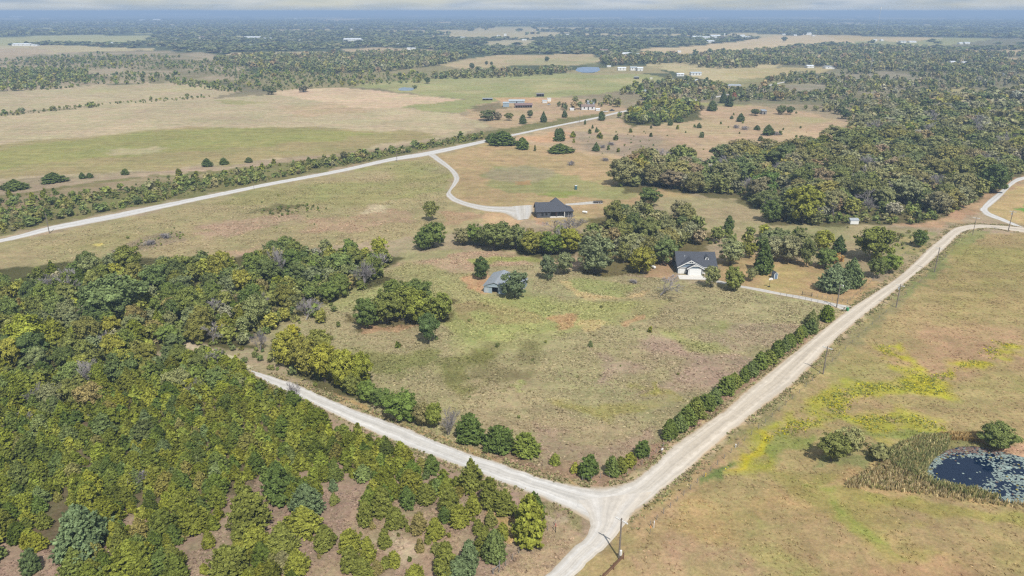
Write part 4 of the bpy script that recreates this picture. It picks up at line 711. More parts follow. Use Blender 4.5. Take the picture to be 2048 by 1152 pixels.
for a, b, c_, d_, t_, l_ in [
 (190, 1130, 110, 150, (82, 96, 62), 'small blue-green cedar alone on bare soil at the lower left'), (490, 1020, 310, 300, (96, 112, 80), 'huge blue-green cedar at the lower left'), (450, 1140, 200, 170, (100, 108, 50), 'olive cedar in front of the huge blue-green cedar'),
 (720, 1010, 130, 190, C_O, 'tall olive cedar to the right of the huge blue-green cedar'), (1020, 1110, 140, 150, C_O, 'round olive cedar between two bare patches at the bottom left'), (1225, 985, 70, 110, C_Y, 'slim cedar jutting into the bare patch from above'),
 (1275, 1038, 36, 40, C_O, 'tiny cedar standing in the left bare patch'), (1200, 1132, 60, 50, C_Y, 'low pale cedar in the left bare patch by the bottom edge'), (1060, 950, 60, 40, C_BR, 'low brownish cedar at the top of the left bare patch'), (1640, 700, 220, 220, C_D, 'big round cedar above the middle bare patch'), (1470, 880, 230, 260, C_O, 'broad cedar left of the middle bare patch'),
 (1410, 925, 120, 120, C_O, 'round cedar at the foot of the broad one by the middle bare patch'), (780, 1150, 260, 220, (108, 112, 40), 'wide bright cedar cut by the bottom edge at the left'), (1350, 1150, 200, 180, C_O, 'cedar cut by the bottom edge between the bare patches'), (1500, 1020, 180, 170, C_Y, 'yellow-green cedar right of the bottom bare patch'), (1660, 1020, 170, 190, (114, 116, 52), 'olive cedar above a greyish dying one near the bottom'),
 (1660, 1110, 120, 110, (120, 112, 80), 'greyish half-dead cedar near the bottom edge'), (1900, 990, 120, 140, C_O, 'cedar on the upper rim of the lower bare patch'), (1955, 730, 64, 70, (116, 118, 60), 'small pale cedar in the upper bare patch'), (1950, 650, 60, 60, C_B, 'small bluish cedar above the pale one in the upper bare patch'), (1800, 790, 190, 180, C_B, 'grey-green cedar left of the upper bare patch'), (1780, 890, 220, 150, C_Y, 'wide bright cedar below the grey-green cedar'), (1740, 1140, 150, 150, C_Y, 'bright cedar left of the lower right bare patch'), (1866, 1048, 26, 26, C_BR, 'tiny brown seedling in the lower right bare patch')]:
    X, Y = z1(a, b); plant('spruce_tree' if d_ > 290 else 'cedar_tree' if d_ > 66 else 'young_cedar', X, Y, c_ / 2.924, d_ / 2.924, t_, label=l_)
# --- the row of cedars along the main road
ROW = [(1335, 876), (1354, 862), (1374, 848), (1392, 834), (1411, 819), (1430, 804), (1450, 789), (1468, 774), (1486, 761), (1503, 749), (1520, 737), (1536, 725), (1552, 713), (1567, 703), (1581, 692), (1594, 682), (1606, 672), (1618, 664)]
ORD = ['first', 'second', 'third', 'fourth', 'fifth', 'sixth', 'seventh', 'eighth', 'ninth', 'tenth', 'eleventh', 'twelfth', 'thirteenth', 'fourteenth', 'fifteenth', 'sixteenth', 'seventeenth', 'eighteenth', 'nineteenth', 'twentieth']
r_ = np.random.default_rng(41)
for i, (x, y) in enumerate(ROW):
    k = 1 - .25 * i / 17
    plant('cedar_tree', x + r_.uniform(-3, 3), y + r_.uniform(-2, 2), 35 * k * r_.uniform(.8, 1.2), 37 * k * r_.uniform(.8, 1.15), ((90, 102, 48), (110, 116, 54), (98, 110, 52), (92, 104, 60))[i * 7 % 4], label=f'{ORD[i]} cedar of the roadside row, counted from the junction end')
plant('cedar_tree', 1622, 652, 30, 34, (118, 120, 76), label='pale grey-green end cedar of the roadside row'); plant('cedar_tree', 1652, 642, 27, 33, (98, 112, 40), label='bright cedar alone past the row, below the lamp pole')
# --- single trees and clumps that stand out
T = plant
T('broadleaf_tree', 963, 559, 34, 47, (68, 84, 48), label='dark upright tree alone behind the metal barn', var=3); T('broadleaf_tree', 1029, 595, 60, 58, (88, 100, 74), label='round grey-green tree hiding the right half of the metal barn', var=0)
T('broadleaf_tree', 1096, 560, 34, 54, (94, 102, 78), label='grey-green tree with a narrow crown right of the barn', var=5); T('broadleaf_tree', 1128, 549, 44, 48, (112, 116, 84), label='pale loose tree between the narrow tree and the wide one', var=9)
T('broadleaf_tree', 1190, 547, 84, 82, (104, 110, 82), label='wide grey-green tree with dark shade under it beside the dirt track', var=4)
for x, y, w_, h_, t_, l_ in [(735, 656, 56, 66, (84, 98, 50), 'dark green tree at the left end of the meadow clump'), (772, 648, 60, 70, (104, 108, 54), 'olive tree second from left in the meadow clump'), (806, 640, 62, 72, (112, 116, 52), 'bushy tree in the middle of the meadow clump'), (838, 648, 60, 74, (118, 122, 50), 'bright leafy tree right of the clump\'s middle'), (874, 646, 62, 66, (108, 114, 52), 'tree at the right end of the meadow clump'), (858, 688, 44, 66, (82, 100, 60), 'dark narrow tree in front of the meadow clump'), (790, 612, 60, 56, (98, 108, 52), 'tree at the back of the clump on its left side'), (838, 608, 62, 54, (92, 104, 54), 'tree at the back of the clump on its right side')]:
    T('broadleaf_tree', x, y, w_, h_, t_, label=l_)
for x, y, w_, h_, t_, l_ in [(578, 735, 58, 80, (140, 134, 52), 'golden tree where the lane leaves the wood'), (612, 752, 62, 84, (132, 124, 56), 'tall bronze-green tree second from the lane end'), (650, 764, 64, 84, (146, 140, 50), 'yellow-olive tree in the middle of the golden group'), (688, 776, 62, 82, (138, 136, 50), 'yellow-green tree on the right of the golden group'), (722, 770, 56, 70, (126, 128, 46), 'rightmost tree of the golden group, with dark shade below'), (640, 712, 54, 56, (124, 122, 58), 'olive tree at the back of the golden group'), (586, 684, 40, 36, (150, 140, 40), 'small bright yellow tree behind the golden group')]:
    T('broadleaf_tree', x, y, w_, h_, t_, label=l_)
for x, y, w_, h_, t_, l_ in [(705, 790, 40, 42, (112, 114, 56), 'bush at the left of the hedge above the lane'), (736, 804, 46, 44, (96, 112, 50), 'green bush second from left in the lane hedge'), (764, 816, 44, 44, (88, 104, 52), 'dark bush third in the lane hedge'), (800, 838, 66, 62, (94, 112, 50), 'large green bush in the lane hedge'), (822, 842, 40, 40, (96, 116, 52), 'round bush below the large one in the lane hedge'), (846, 850, 44, 46, (124, 112, 76), 'brownish thin bush in the lane hedge'), (868, 856, 40, 52, (116, 122, 52), 'yellowish bush left of the bare grey tree')]:
    T('broadleaf_tree', x, y, w_, h_, t_, label=l_)
T('broadleaf_tree', 1745, 520, 84, 74, (104, 108, 50), label='largest round tree beside the main road, shaded black underneath', var=1); T('broadleaf_tree', 1753, 556, 38, 44, (96, 104, 58), label='small tree on a thin dark trunk next to the two spruces', var=9); T('broadleaf_tree', 1778, 546, 44, 42, (108, 122, 54), label='light green tree right by the main road', var=2)
T('spruce_tree', 1666, 582, 56, 58, (104, 116, 88), label='blue-grey spruce in the yard, the left of a pair'); T('spruce_tree', 1700, 574, 46, 60, (96, 110, 72), label='greener spruce in the yard, the right of a pair')
T('cedar_tree', 1525, 546, 42, 70, (74, 88, 46), label='tall dark conical cedar behind the small blue playhouse'); T('broadleaf_tree', 1460, 530, 56, 58, (128, 130, 92), label='pale sage-green tree right of the white house', var=4); T('broadleaf_tree', 1421, 576, 36, 48, (128, 128, 84), label='thin pale tree in front of the white house', var=9); T('broadleaf_tree', 1466, 581, 44, 50, (118, 122, 62), label='green tree at the house end of the yard driveway', var=7); T('broadleaf_tree', 1502, 563, 24, 30, (126, 124, 86), label='small pale tree left of the basketball hoop', var=9); T('broadleaf_tree', 1498, 516, 28, 34, (120, 118, 48), label='small yellow-green tree left of the tall dark cedar', var=2)
for x, y, w_, h_, t_, l_ in [(1545, 520, 46, 52, (138, 134, 106), 'grey-leaved tree behind the playhouse'), (1580, 526, 56, 56, (134, 128, 98), 'greyish wide tree in the yard hedge'), (1612, 534, 34, 66, (106, 110, 68), 'slim tall tree in the yard hedge'), (1650, 536, 48, 44, (98, 112, 60), 'rounded green tree in the yard hedge by the spruces'), (1550, 494, 60, 40, (110, 116, 80), 'grey-green tree at the back of the yard hedge'), (1600, 500, 48, 40, (120, 118, 80), 'olive tree at the back of the yard hedge')]:
    T('broadleaf_tree', x, y, w_, h_, t_, label=l_)
T('cedar_tree', 1677, 505, 28, 36, (78, 94, 58), label='dark cedar alone above the russet shrub'); T('shrub', 1672, 528, 34, 24, (160, 116, 70), label='russet-orange shrub by the yard hedge'); T('cedar_tree', 1457, 458, 22, 28, (80, 94, 52), label='small dark cedar alone in the brown meadow behind the white house'); T('broadleaf_tree', 1838, 494, 30, 36, (88, 104, 54), label='dark bush on the verge left of the main road'); T('broadleaf_tree', 1300, 412, 46, 42, (86, 98, 54), label='lone round tree in grass right of the dark house', var=8)
T('broadleaf_tree', 862, 442, 30, 44, (118, 118, 66), label='thin tree alone left of the reddish bare ground', var=9); T('broadleaf_tree', 866, 494, 62, 54, (92, 104, 52), label='dark bushy tree below the thin tree'); T('broadleaf_tree', 846, 500, 40, 40, (84, 98, 50), label='bush on the left of the dark bushy tree')
T('broadleaf_tree', 1282, 546, 56, 56, (128, 122, 50), label='mustard-green tree left of the white house', var=1); T('broadleaf_tree', 1326, 528, 52, 60, (96, 108, 66), label='tree close behind the white house\'s left wall', var=8)
for x, y, w_, h_, t_, l_ in [(925, 490, 40, 38, (124, 116, 84), 'brownish bush at the left end of the tree belt'), (950, 490, 42, 44, (94, 108, 50), 'green bush near the left end of the tree belt'), (988, 500, 64, 58, (104, 110, 64), 'wide tree in the belt below the gravel apron'), (1030, 498, 56, 52, (108, 112, 70), 'grey-green tree in the tree belt below the dark house'), (1066, 508, 56, 48, (124, 120, 54), 'yellowish tree in the middle of the tree belt'), (1102, 510, 56, 50, (90, 104, 46), 'dark tree in the tree belt'), (1140, 505, 56, 52, (130, 128, 48), 'bright tree in front of the purple-grey bare tree')]:
    T('broadleaf_tree', x, y, w_, h_, t_, label=l_)
for x, y, w_, h_, l_ in [(548, 532, 44, 56, 'tall tree with a bare white trunk at the top of the wood')]: T('broadleaf_tree', x, y, w_, h_, (88, 100, 58), label=l_, var=9)
T('broadleaf_tree', 62, 700, 88, 78, (132, 136, 46), label='big round yellow-green tree at the left edge', var=0)
T('broadleaf_tree', 236, 640, 110, 96, (98, 112, 70), label='huge grey-green tree in the middle of the left wood', var=6); T('broadleaf_tree', 252, 770, 64, 70, (88, 100, 58), label='dark tree above the bare grey trees in the left wood')
T('broadleaf_tree', 1540, 444, 44, 48, (84, 98, 52), label='dark tree with white-trunked neighbour at the edge of the right wood', var=3); T('broadleaf_tree', 1605, 446, 78, 84, (124, 124, 50), label='tall yellow-green tree with a pale trunk at the right wood\'s edge', var=1); T('broadleaf_tree', 1528, 400, 60, 64, (84, 104, 54), label='bright green tree inside the right wood above the meadow', var=0)
T('broadleaf_tree', 1985, 385, 62, 62, (78, 92, 54), label='dark tree at the tip of the right wood by the white road', var=3)
# near the pond
T('broadleaf_tree', 1662, 922, 64, 62, (108, 110, 60), label='ragged olive bush left of the pond', var=9); T('broadleaf_tree', 1690, 912, 60, 66, (134, 130, 88), label='wispy pale half of the ragged bush by the pond', var=4); T('shrub', 1752, 918, 60, 34, (116, 112, 74), label='low scraggly brown bush at the reeds'); T('broadleaf_tree', 1992, 893, 76, 48, (98, 106, 58), label='green bush on the pond\'s far bank', var=7)
# far lone trees and cedars
for x, y, w_, h_, kd, t_, l_ in [
 (415, 333, 20, 17, 'cedar_tree', (74, 90, 50), 'round dark cedar on the hayfield\'s lower edge, left of a twin'), (448, 329, 18, 14, 'cedar_tree', (78, 94, 46), 'round dark cedar on the hayfield\'s lower edge, right of its twin'), (498, 325, 14, 11, 'cedar_tree', (92, 100, 60), 'small grey cedar right of the two round cedars'), (251, 349, 18, 12, 'cedar_tree', (84, 96, 50), 'low cedar alone on the pinkish strip below the hayfield'), (165, 357, 15, 13, 'cedar_tree', (72, 88, 48), 'left of two small cedars on the pinkish strip'), (180, 356, 14, 11, 'cedar_tree', (76, 90, 48), 'right of two small cedars on the pinkish strip'), (108, 364, 50, 20, 'cedar_tree', (78, 92, 46), 'wide cedar clump on the left of the hayfield edge'), (30, 378, 56, 20, 'cedar_tree', (84, 96, 46), 'wide cedar clump at the photo\'s left edge'), (688, 320, 18, 19, 'broadleaf_tree', (96, 92, 66), 'dark brownish tree by the far road strip'),
 (543, 189, 24, 19, 'broadleaf_tree', (98, 104, 68), 'lone tree at the corner of the pink field'), (607, 184, 26, 14, 'broadleaf_tree', (104, 98, 80), 'greyish bush on the pink field\'s upper edge'), (44, 226, 18, 12, 'shrub', (118, 122, 92), 'pale bush on the left hayfield boundary'), (855, 167, 14, 14, 'broadleaf_tree', (86, 98, 62), 'tree in pasture above the small pale pond'), (830, 178, 12, 9, 'shrub', (84, 94, 62), 'bush at the small pale pond'),
 (1094, 124, 10, 13, 'broadleaf_tree', (78, 92, 62), 'lone dark tree in the far pasture'), (944, 138, 12, 13, 'broadleaf_tree', (80, 94, 64), 'largest of the dark trees at the pasture\'s left end'), (973, 130, 7, 9, 'broadleaf_tree', (84, 94, 66), 'left of a pair of small pasture trees'), (983, 131, 7, 9, 'broadleaf_tree', (86, 98, 66), 'right of a pair of small pasture trees'), (1568, 84, 12, 12, 'broadleaf_tree', (80, 92, 70), 'lone dark tree on the pale hill field'),
 (976, 241, 36, 24, 'broadleaf_tree', (92, 98, 64), 'bushy tree left of the farm paddock'), (995, 240, 18, 17, 'broadleaf_tree', (124, 112, 96), 'brown-grey tree next to the bushy one at the paddock'), (1018, 241, 20, 17, 'broadleaf_tree', (112, 114, 68), 'round tree alone in the reddish paddock'), (1046, 248, 14, 19, 'cedar_tree', (76, 90, 54), 'lower of the paddock\'s two dark cedars'), (1060, 236, 14, 17, 'broadleaf_tree', (84, 92, 62), 'dark tree just below the red-roofed barn'), (1087, 244, 17, 22, 'cedar_tree', (70, 86, 54), 'dark cedar in the middle of the paddock'), (1129, 235, 11, 15, 'cedar_tree', (80, 92, 60), 'small pointed cedar in front of the brown-roofed house'), (1203, 241, 14, 19, 'cedar_tree', (78, 94, 54), 'dark cedar beside the far road'), (1170, 249, 5, 10, 'cedar_tree', (80, 92, 54), 'little cedar right below the far road'), (1185, 257, 5, 8, 'cedar_tree', (80, 92, 54), 'little cedar, left one of three on the dry slope'), (1193, 265, 7, 12, 'cedar_tree', (78, 90, 52), 'little cedar, tallest of three on the dry slope'), (1179, 265, 6, 8, 'cedar_tree', (84, 94, 56), 'little cedar, lowest left on the dry slope'),
 (1120, 282, 22, 26, 'cedar_tree', (74, 90, 46), 'cedar pair\'s front tree on the dry slope'), (1114, 271, 13, 15, 'cedar_tree', (74, 88, 50), 'cedar pair\'s rear tree on the dry slope'), (1005, 290, 52, 28, 'cedar_tree', (80, 96, 44), 'broad cedar clump at the bend of the far road'), (1045, 298, 30, 24, 'cedar_tree', (84, 100, 44), 'round cedar right of the broad clump by the far road'), (985, 284, 30, 18, 'cedar_tree', (76, 92, 46), 'cedar on the left side of the broad clump'), (1120, 305, 50, 18, 'cedar_tree', (84, 98, 44), 'wide low cedar in the dry field'), (1192, 302, 18, 18, 'cedar_tree', (78, 92, 54), 'dark cedar left of grey brush in the dry field'), (1070, 302, 5, 13, 'cedar_tree', (96, 96, 60), 'thin sapling cedar in the dry field'),
 (1313, 251, 19, 18, 'cedar_tree', (86, 96, 54), 'dark round cedar on the dry hill, left of the green thicket\'s foot'), (1340, 251, 10, 15, 'cedar_tree', (80, 94, 54), 'cedar at the lower right of the green thicket'), (1358, 244, 23, 13, 'cedar_tree', (78, 94, 46), 'low wide cedar on the dry hill below the green thicket'), (1302, 257, 5, 8, 'cedar_tree', (90, 92, 62), 'sapling on the dry hill left of the round cedar'), (1481, 243, 18, 17, 'cedar_tree', (76, 90, 56), 'round cedar in the middle of the dry hill field'), (1510, 231, 20, 14, 'broadleaf_tree', (82, 92, 62), 'bush left of the small grey shed on the hill'), (1562, 229, 22, 20, 'broadleaf_tree', (104, 110, 70), 'tree right of the small grey shed on the hill'), (1580, 229, 18, 18, 'broadleaf_tree', (82, 94, 58), 'second tree right of the grey shed on the hill'), (1398, 256, 10, 11, 'cedar_tree', (88, 96, 58), 'small cedar on the lower left of the hill field'), (1424, 222, 20, 22, 'cedar_tree', (84, 96, 60), 'cedar at the top left of the hill field'), (1403, 221, 12, 12, 'broadleaf_tree', (116, 104, 84), 'brown bush at the top left of the hill field'), (1458, 213, 16, 24, 'cedar_tree', (66, 80, 52), 'dark tall cedar next to the red-leaved tree'), (1446, 206, 16, 26, 'cedar_tree', (66, 80, 54), 'dark cedar group at the end of the far track'), (1468, 200, 10, 16, 'broadleaf_tree', (160, 96, 76), 'small red-leaved autumn tree'), (1536, 270, 26, 21, 'cedar_tree', (78, 92, 52), 'pointed cedar with brush on the hill field\'s lower side'), (1514, 260, 13, 10, 'cedar_tree', (80, 92, 56), 'low cedar left of the pointed one'), (1552, 295, 12, 11, 'cedar_tree', (84, 96, 54), 'cedar at the hill field\'s lower right'), (1537, 290, 8, 13, 'cedar_tree', (88, 96, 62), 'slim cedar at the hill field\'s lower edge'), (1521, 282, 11, 11, 'cedar_tree', (104, 104, 74), 'pale cedar at the hill field\'s lower edge'), (1690, 238, 24, 22, 'broadleaf_tree', (72, 84, 56), 'dark tree at the right end of the hill field'), (1463, 238, 7, 7, 'cedar_tree', (90, 96, 62), 'tiny cedar left of the round cedar on the hill field')]:
    T(kd, x, y, w_, h_, t_, label=l_)
# leafless trees and brush
for x, y, w_, h_, l_ in [(897, 870, 44, 60, 'leafless grey tree in the hedge above the gravel lane'), (185, 768, 60, 56, 'wide leafless grey tree in the left wood'), (520, 700, 30, 44, 'leafless lavender-grey tree by the path in the left wood'), (150, 578, 48, 44, 'pale whitish leafless tree at the top left of the wood'), (584, 812, 40, 50, 'leafless grey tree where the lane leaves the cedars'), (1142, 466, 66, 40, 'purplish leafless tree in front of the dark house'), (1112, 462, 40, 28, 'small purplish leafless tree beside a wider one by the dark house'), (1320, 590, 66, 44, 'dead grey-brown spreading bush left of the white house\'s driveway'), (1540, 442, 34, 48, 'bare grey tree at the front of the right wood'), (290, 968, 50, 40, 'dark dead tree in the cedar thicket'), (205, 850, 40, 34, 'leafless grey tree above the cedar thicket'), (612, 640, 40, 40, 'thin bare tree at the meadow\'s left end'), (632, 625, 30, 30, 'second thin bare tree at the meadow\'s left end'), (392, 790, 34, 34, 'grey leafless tree on the upper edge of the cedars'), (60, 850, 40, 30, 'grey dead tree at the left edge of the cedars'), (1800, 400, 46, 44, 'big greyish bare tree in the right wood'), (1690, 395, 40, 40, 'bare brown-grey tree in the middle of the right wood')]:
    plant('bare_tree', x, y, w_, h_, (150, 140, 134), label=l_)

CLEAR = [  # bare soil between the front cedars (kept free of scattered ones)
 [(506, 967), (530, 960), (585, 1000), (576, 1058), (540, 1065), (506, 1062), (545, 1011)], [(340, 1072), (420, 1078), (445, 1092), (506, 1072), (492, 1090), (441, 1130), (436, 1200), (370, 1200), (359, 1093)], [(612, 1117), (672, 1083), (700, 1130), (720, 1200), (600, 1200)],
 [(300, 1110), (330, 1120), (330, 1200), (300, 1200)], [(-20, 1150), (40, 1127), (90, 1095), (115, 1120), (170, 1134), (215, 1105), (190, 1140), (150, 1200), (-20, 1200)], [(626, 977), (664, 958), (690, 986), (663, 1021), (645, 1000)],
 [(700, 1035), (796, 1000), (871, 985), (905, 1000), (960, 1000), (1075, 980), (1130, 1010), (1120, 1180), (700, 1200), (740, 1130), (716, 1070)], [(0, 1090), (10, 1152), (60, 1152), (60, 1110)],
 [(100, 1020), (215, 1020), (215, 1110), (100, 1110)], [(440, 990), (560, 960), (620, 1090), (440, 1100)], [(560, 1010), (740, 960), (740, 1160), (560, 1160)]]
KEEP += [[(1340, 500), (1430, 496), (1436, 548), (1412, 562), (1350, 560)], [(1060, 398), (1160, 396), (1160, 442), (1066, 446)], [(960, 545), (1066, 540), (1066, 596), (964, 596)], [(1030, 405), (1066, 405), (1066, 440), (1030, 440)]]
rs_ = np.random.default_rng(11)
THICK = [(-120, 790), (100, 752), (300, 728), (425, 718), (550, 792), (640, 838), (700, 866), (790, 900), (840, 925), (900, 955), (960, 990), (900, 1010), (800, 1010), (720, 1040), (700, 1200), (-120, 1260)]
scatter('of the cedar thicket', THICK, [('cedar_tree', 1)], 2.6, (2.4, 4.7), rs_, excl=CLEAR, wr=(.85, 1.1))
scatter('on the bare cedar slope', [(600, 1070), (960, 1000), (1040, 1060), (1000, 1120), (700, 1180)], [('young_cedar', 1)], 6.5, (.5, 1.3), rs_, excl=[[(985, 950), (1110, 950), (1110, 1110), (985, 1110)]])
LEFT = [(-160, 575), (60, 562), (150, 548), (230, 538), (340, 540), (480, 532), (560, 524), (640, 505), (720, 510), (786, 522), (770, 556), (700, 590), (650, 610), (600, 640), (560, 655), (500, 690), (440, 700), (390, 690), (330, 712), (240, 730), (120, 745), (-160, 800)]
scatter('of the left wood', LEFT, [('broadleaf_tree', 10), ('bare_tree', .7), ('cedar_tree', 1.2)], 5.4, (5.2, 9.0), rs_, thin=(30, .27))
scatter('at the left wood\'s foot', [(-120, 800), (100, 748), (300, 725), (420, 714), (520, 770), (430, 800), (300, 800), (120, 830), (-120, 870)], [('broadleaf_tree', 5), ('bare_tree', .8), ('cedar_tree', 4)], 6.0, (5, 8), rs_)
scatter('of the thicket below the lane', [(430, 715), (500, 760), (560, 795), (520, 810), (420, 770)], [('broadleaf_tree', 3), ('shrub', 1)], 5, (4, 6), rs_)
scatter('of the tree belt under the dark house', [(920, 482), (1000, 470), (1150, 475), (1175, 500), (1120, 515), (1010, 498), (940, 492)], [('broadleaf_tree', 10), ('bare_tree', .5)], 7.5, (4.5, 7), rs_)
scatter('of the grove left of the white house', [(1200, 452), (1260, 430), (1340, 440), (1410, 458), (1440, 492), (1345, 498), (1322, 520), (1300, 538), (1240, 535), (1180, 520), (1180, 480)], [('dark_broadleaf', 10), ('bare_tree', .5)], 7.0, (7, 10.5), rs_)
scatter('of the yard hedge', [(1440, 478), (1500, 470), (1600, 480), (1690, 505), (1690, 528), (1600, 522), (1520, 505), (1440, 500)], [('broadleaf_tree', 10), ('bare_tree', 1)], 8, (4, 7), rs_)
RIGHT = [(1236, 375), (1262, 335), (1330, 322), (1420, 330), (1500, 310), (1640, 302), (1705, 262), (1760, 234), (1830, 204), (2120, 190), (2120, 335), (2012, 352), (1985, 380), (1930, 415), (1880, 440), (1800, 452), (1700, 446), (1640, 452), (1560, 446), (1530, 430), (1490, 402), (1400, 390), (1320, 372)]
scatter('of the right wood', RIGHT, [('dark_broadleaf', 10), ('bare_tree', 1.2), ('cedar_tree', .4)], 7.2, (6.5, 12.5), rs_, thin=(45, .33), excl=[[(1395, 328), (1455, 328), (1470, 346), (1405, 350)], [(1330, 385), (1480, 390), (1530, 440), (1330, 440)]], wr=(.9, 1.3))
scatter('on the main road\'s verge', [(1780, 470), (1860, 458), (1870, 472), (1830, 505), (1795, 500)], [('shrub', 5)], 4.5, (3, 5), rs_)
scatter('of the scrub strip by the far road', [(-120, 480), (0, 440), (0, 405), (120, 395), (300, 372), (500, 340), (700, 312), (860, 288), (960, 268), (975, 276), (860, 297), (680, 333), (530, 363), (360, 394), (240, 418), (100, 444), (24, 466)], [('broadleaf_tree', 4), ('shrub', 6), ('cedar_tree', 1)], 3.3, (1.9, 4.0), rs_, thin=(18, .36), pal='shrub', wr=(.9, 1.25))
scatter('in the upper meadow\'s brush patch', [(500, 424), (560, 412), (645, 408), (660, 420), (560, 434)], [('shrub', 1)], 3.6, (2.0, 3.2), rs_, thin=(12, .4))
scatter('in the upper meadow\'s rubble patch', [(250, 492), (300, 470), (365, 465), (372, 482), (300, 500)], [('shrub', 1)], 3.0, (1.4, 2.6), rs_, thin=(9, .45))
scatter('in the low scrub below the hayfield', [(-120, 420), (0, 396), (200, 366), (440, 342), (600, 322), (600, 330), (440, 352), (200, 380), (0, 410)], [('shrub', 5), ('young_cedar', 3)], 6, (2, 3.4), rs_, thin=(20, .46))
scatter('of the green thicket on the dry hill', [(1236, 236), (1290, 216), (1330, 206), (1400, 212), (1390, 232), (1330, 244), (1270, 252)], [('broadleaf_tree', 8)], 7.5, (6, 9), rs_)
scatter('at the hill\'s foot', [(1090, 275), (1250, 258), (1420, 275), (1440, 305), (1320, 320), (1200, 310)], [('shrub', 5), ('young_cedar', 2)], 13, (2, 3.4), rs_, thin=(40, .45))
scatter('on the dry hill field', [(1300, 235), (1420, 214), (1640, 230), (1690, 250), (1560, 300), (1420, 310)], [('young_cedar', 3), ('shrub', 1)], 30, (1.5, 2.8), rs_, thin=(60, .5))
scatter('in the brown meadow behind the house', [(1330, 405), (1520, 410), (1700, 455), (1780, 470), (1700, 500), (1500, 470), (1400, 450)], [('shrub', 1)], 14, (2, 4), rs_, thin=(30, .5))
scatter('in the central meadow', [(660, 620), (900, 600), (1300, 610), (1560, 640), (1400, 780), (1000, 860), (780, 770)], [('shrub', 4), ('young_cedar', .4)], 15, (1.2, 2.8), rs_, thin=(30, .54))
scatter('in the meadow below the far road', [(100, 500), (500, 390), (850, 320), (890, 380), (800, 440), (500, 490)], [('shrub', 1)], 16, (1.2, 2.6), rs_, thin=(30, .54))
scatter('at the central meadow\'s left end', [(560, 650), (680, 590), (720, 640), (640, 720)], [('shrub', 3), ('broadleaf_tree', 1)], 8, (2.5, 4), rs_, thin=(20, .48))
scatter('undergrowth', LEFT, [('shrub', 1)], 3.2, (3, 6), rs_, wh='stuff', wr=(.9, 1.2))
scatter('undergrowth', [(400, 712), (520, 690), (600, 690), (740, 760), (735, 800), (640, 778), (560, 745)], [('shrub', 1)], 3.4, (2.5, 4.5), rs_, wh='stuff')
scatter('undergrowth', RIGHT, [('shrub', 1)], 4.6, (4, 7), rs_, wh='stuff', wr=(.9, 1.2), excl=[[(1395, 328), (1455, 328), (1470, 346), (1405, 350)], [(1330, 385), (1480, 390), (1530, 440), (1330, 440)]])
scatter('undergrowth', [(1200, 452), (1260, 430), (1340, 440), (1410, 458), (1440, 492), (1345, 498), (1322, 520), (1240, 520), (1180, 510)], [('shrub', 1)], 5, (3, 5), rs_, wh='stuff')
# farther country
OPENPX = [p for p, c, f, a, o, n in FIELDS if sum(c) > 470 and o >= .9 and 60 < np.mean([q[1] for q in p]) < 140]
for zone, poly, mix, sp, hr, th in [
 ('of the dead-topped wood beyond the hill', [(1460, 190), (1560, 150), (1700, 142), (1850, 150), (2120, 150), (2120, 190), (1830, 204), (1760, 232), (1700, 262), (1690, 232), (1560, 212), (1470, 208)], [('dark_broadleaf', 7), ('shrub', 3), ('bare_tree', 1)], 9.0, (4.5, 8.5), (70, .45)),
 ('of the trees around the far houses', [(1240, 205), (1240, 180), (1330, 165), (1440, 170), (1480, 190), (1400, 206), (1330, 206)], [('dark_broadleaf', 7), ('cedar_tree', 1)], 10, (5, 9), (40, .40)),
 ('of the woods before the far right fields', [(1800, 104), (1900, 108), (2140, 108), (2140, 150), (1900, 146), (1700, 141), (1640, 134), (1820, 124)], [('dark_broadleaf', 1)], 12, (7, 11), (120, .36)),
 ('of the trees along the farm lane', [(1110, 212), (1160, 204), (1240, 206), (1280, 192), (1240, 215), (1130, 222)], [('dark_broadleaf', 1)], 11, (6, 9), (40, .45)),
 ('of the hedge left of the farm', [(-60, 236), (0, 229), (120, 216), (240, 205), (330, 197), (420, 192), (420, 196), (240, 210), (120, 222), (0, 234)], [('shrub', 5), ('broadleaf_tree', 1)], 6, (2.5, 5), (40, .42)),
 ('of the scrub belt above the hayfields', [(330, 160), (400, 165), (480, 178), (490, 186), (420, 180), (340, 168)], [('shrub', 3), ('broadleaf_tree', 3)], 8, (4, 7), None),
 ('of the dark clump at the far left', [(-60, 165), (0, 150), (60, 140), (170, 142), (190, 165), (140, 178), (0, 184)], [('broadleaf_tree', 3), ('shrub', 3)], 9, (5, 8), (50, .38)),
 ('of the scrubby country at the left', [(-60, 125), (200, 108), (480, 118), (700, 140), (860, 150), (840, 166), (700, 172), (540, 184), (420, 166), (200, 170), (-60, 150)], [('broadleaf_tree', 4), ('shrub', 6)], 11, (3.5, 7), (110, .41)),
 ('of the dark belt beyond the pasture', [(845, 158), (900, 150), (960, 146), (1060, 148), (1120, 140), (1150, 143), (1110, 150), (1000, 156), (900, 158)], [('dark_broadleaf', 1)], 10, (6, 10), None),
 ('of the big dark grove beyond the hayfields', [(430, 122), (540, 110), (680, 112), (820, 108), (930, 116), (940, 124), (860, 134), (760, 145), (640, 148), (520, 140)], [('dark_broadleaf', 1)], 11, (8, 12), None),
 ('of the pine belt right of the blue pond', [(1200, 122), (1300, 116), (1440, 110), (1600, 100), (1700, 96), (1830, 104), (1820, 124), (1700, 130), (1600, 134), (1440, 138), (1300, 128), (1210, 133)], [('dark_broadleaf', 1)], 12, (9, 13), (120, .33))]:
    scatter(zone, poly, mix, sp, hr, rs_, thin=th, excl=OPENPX)
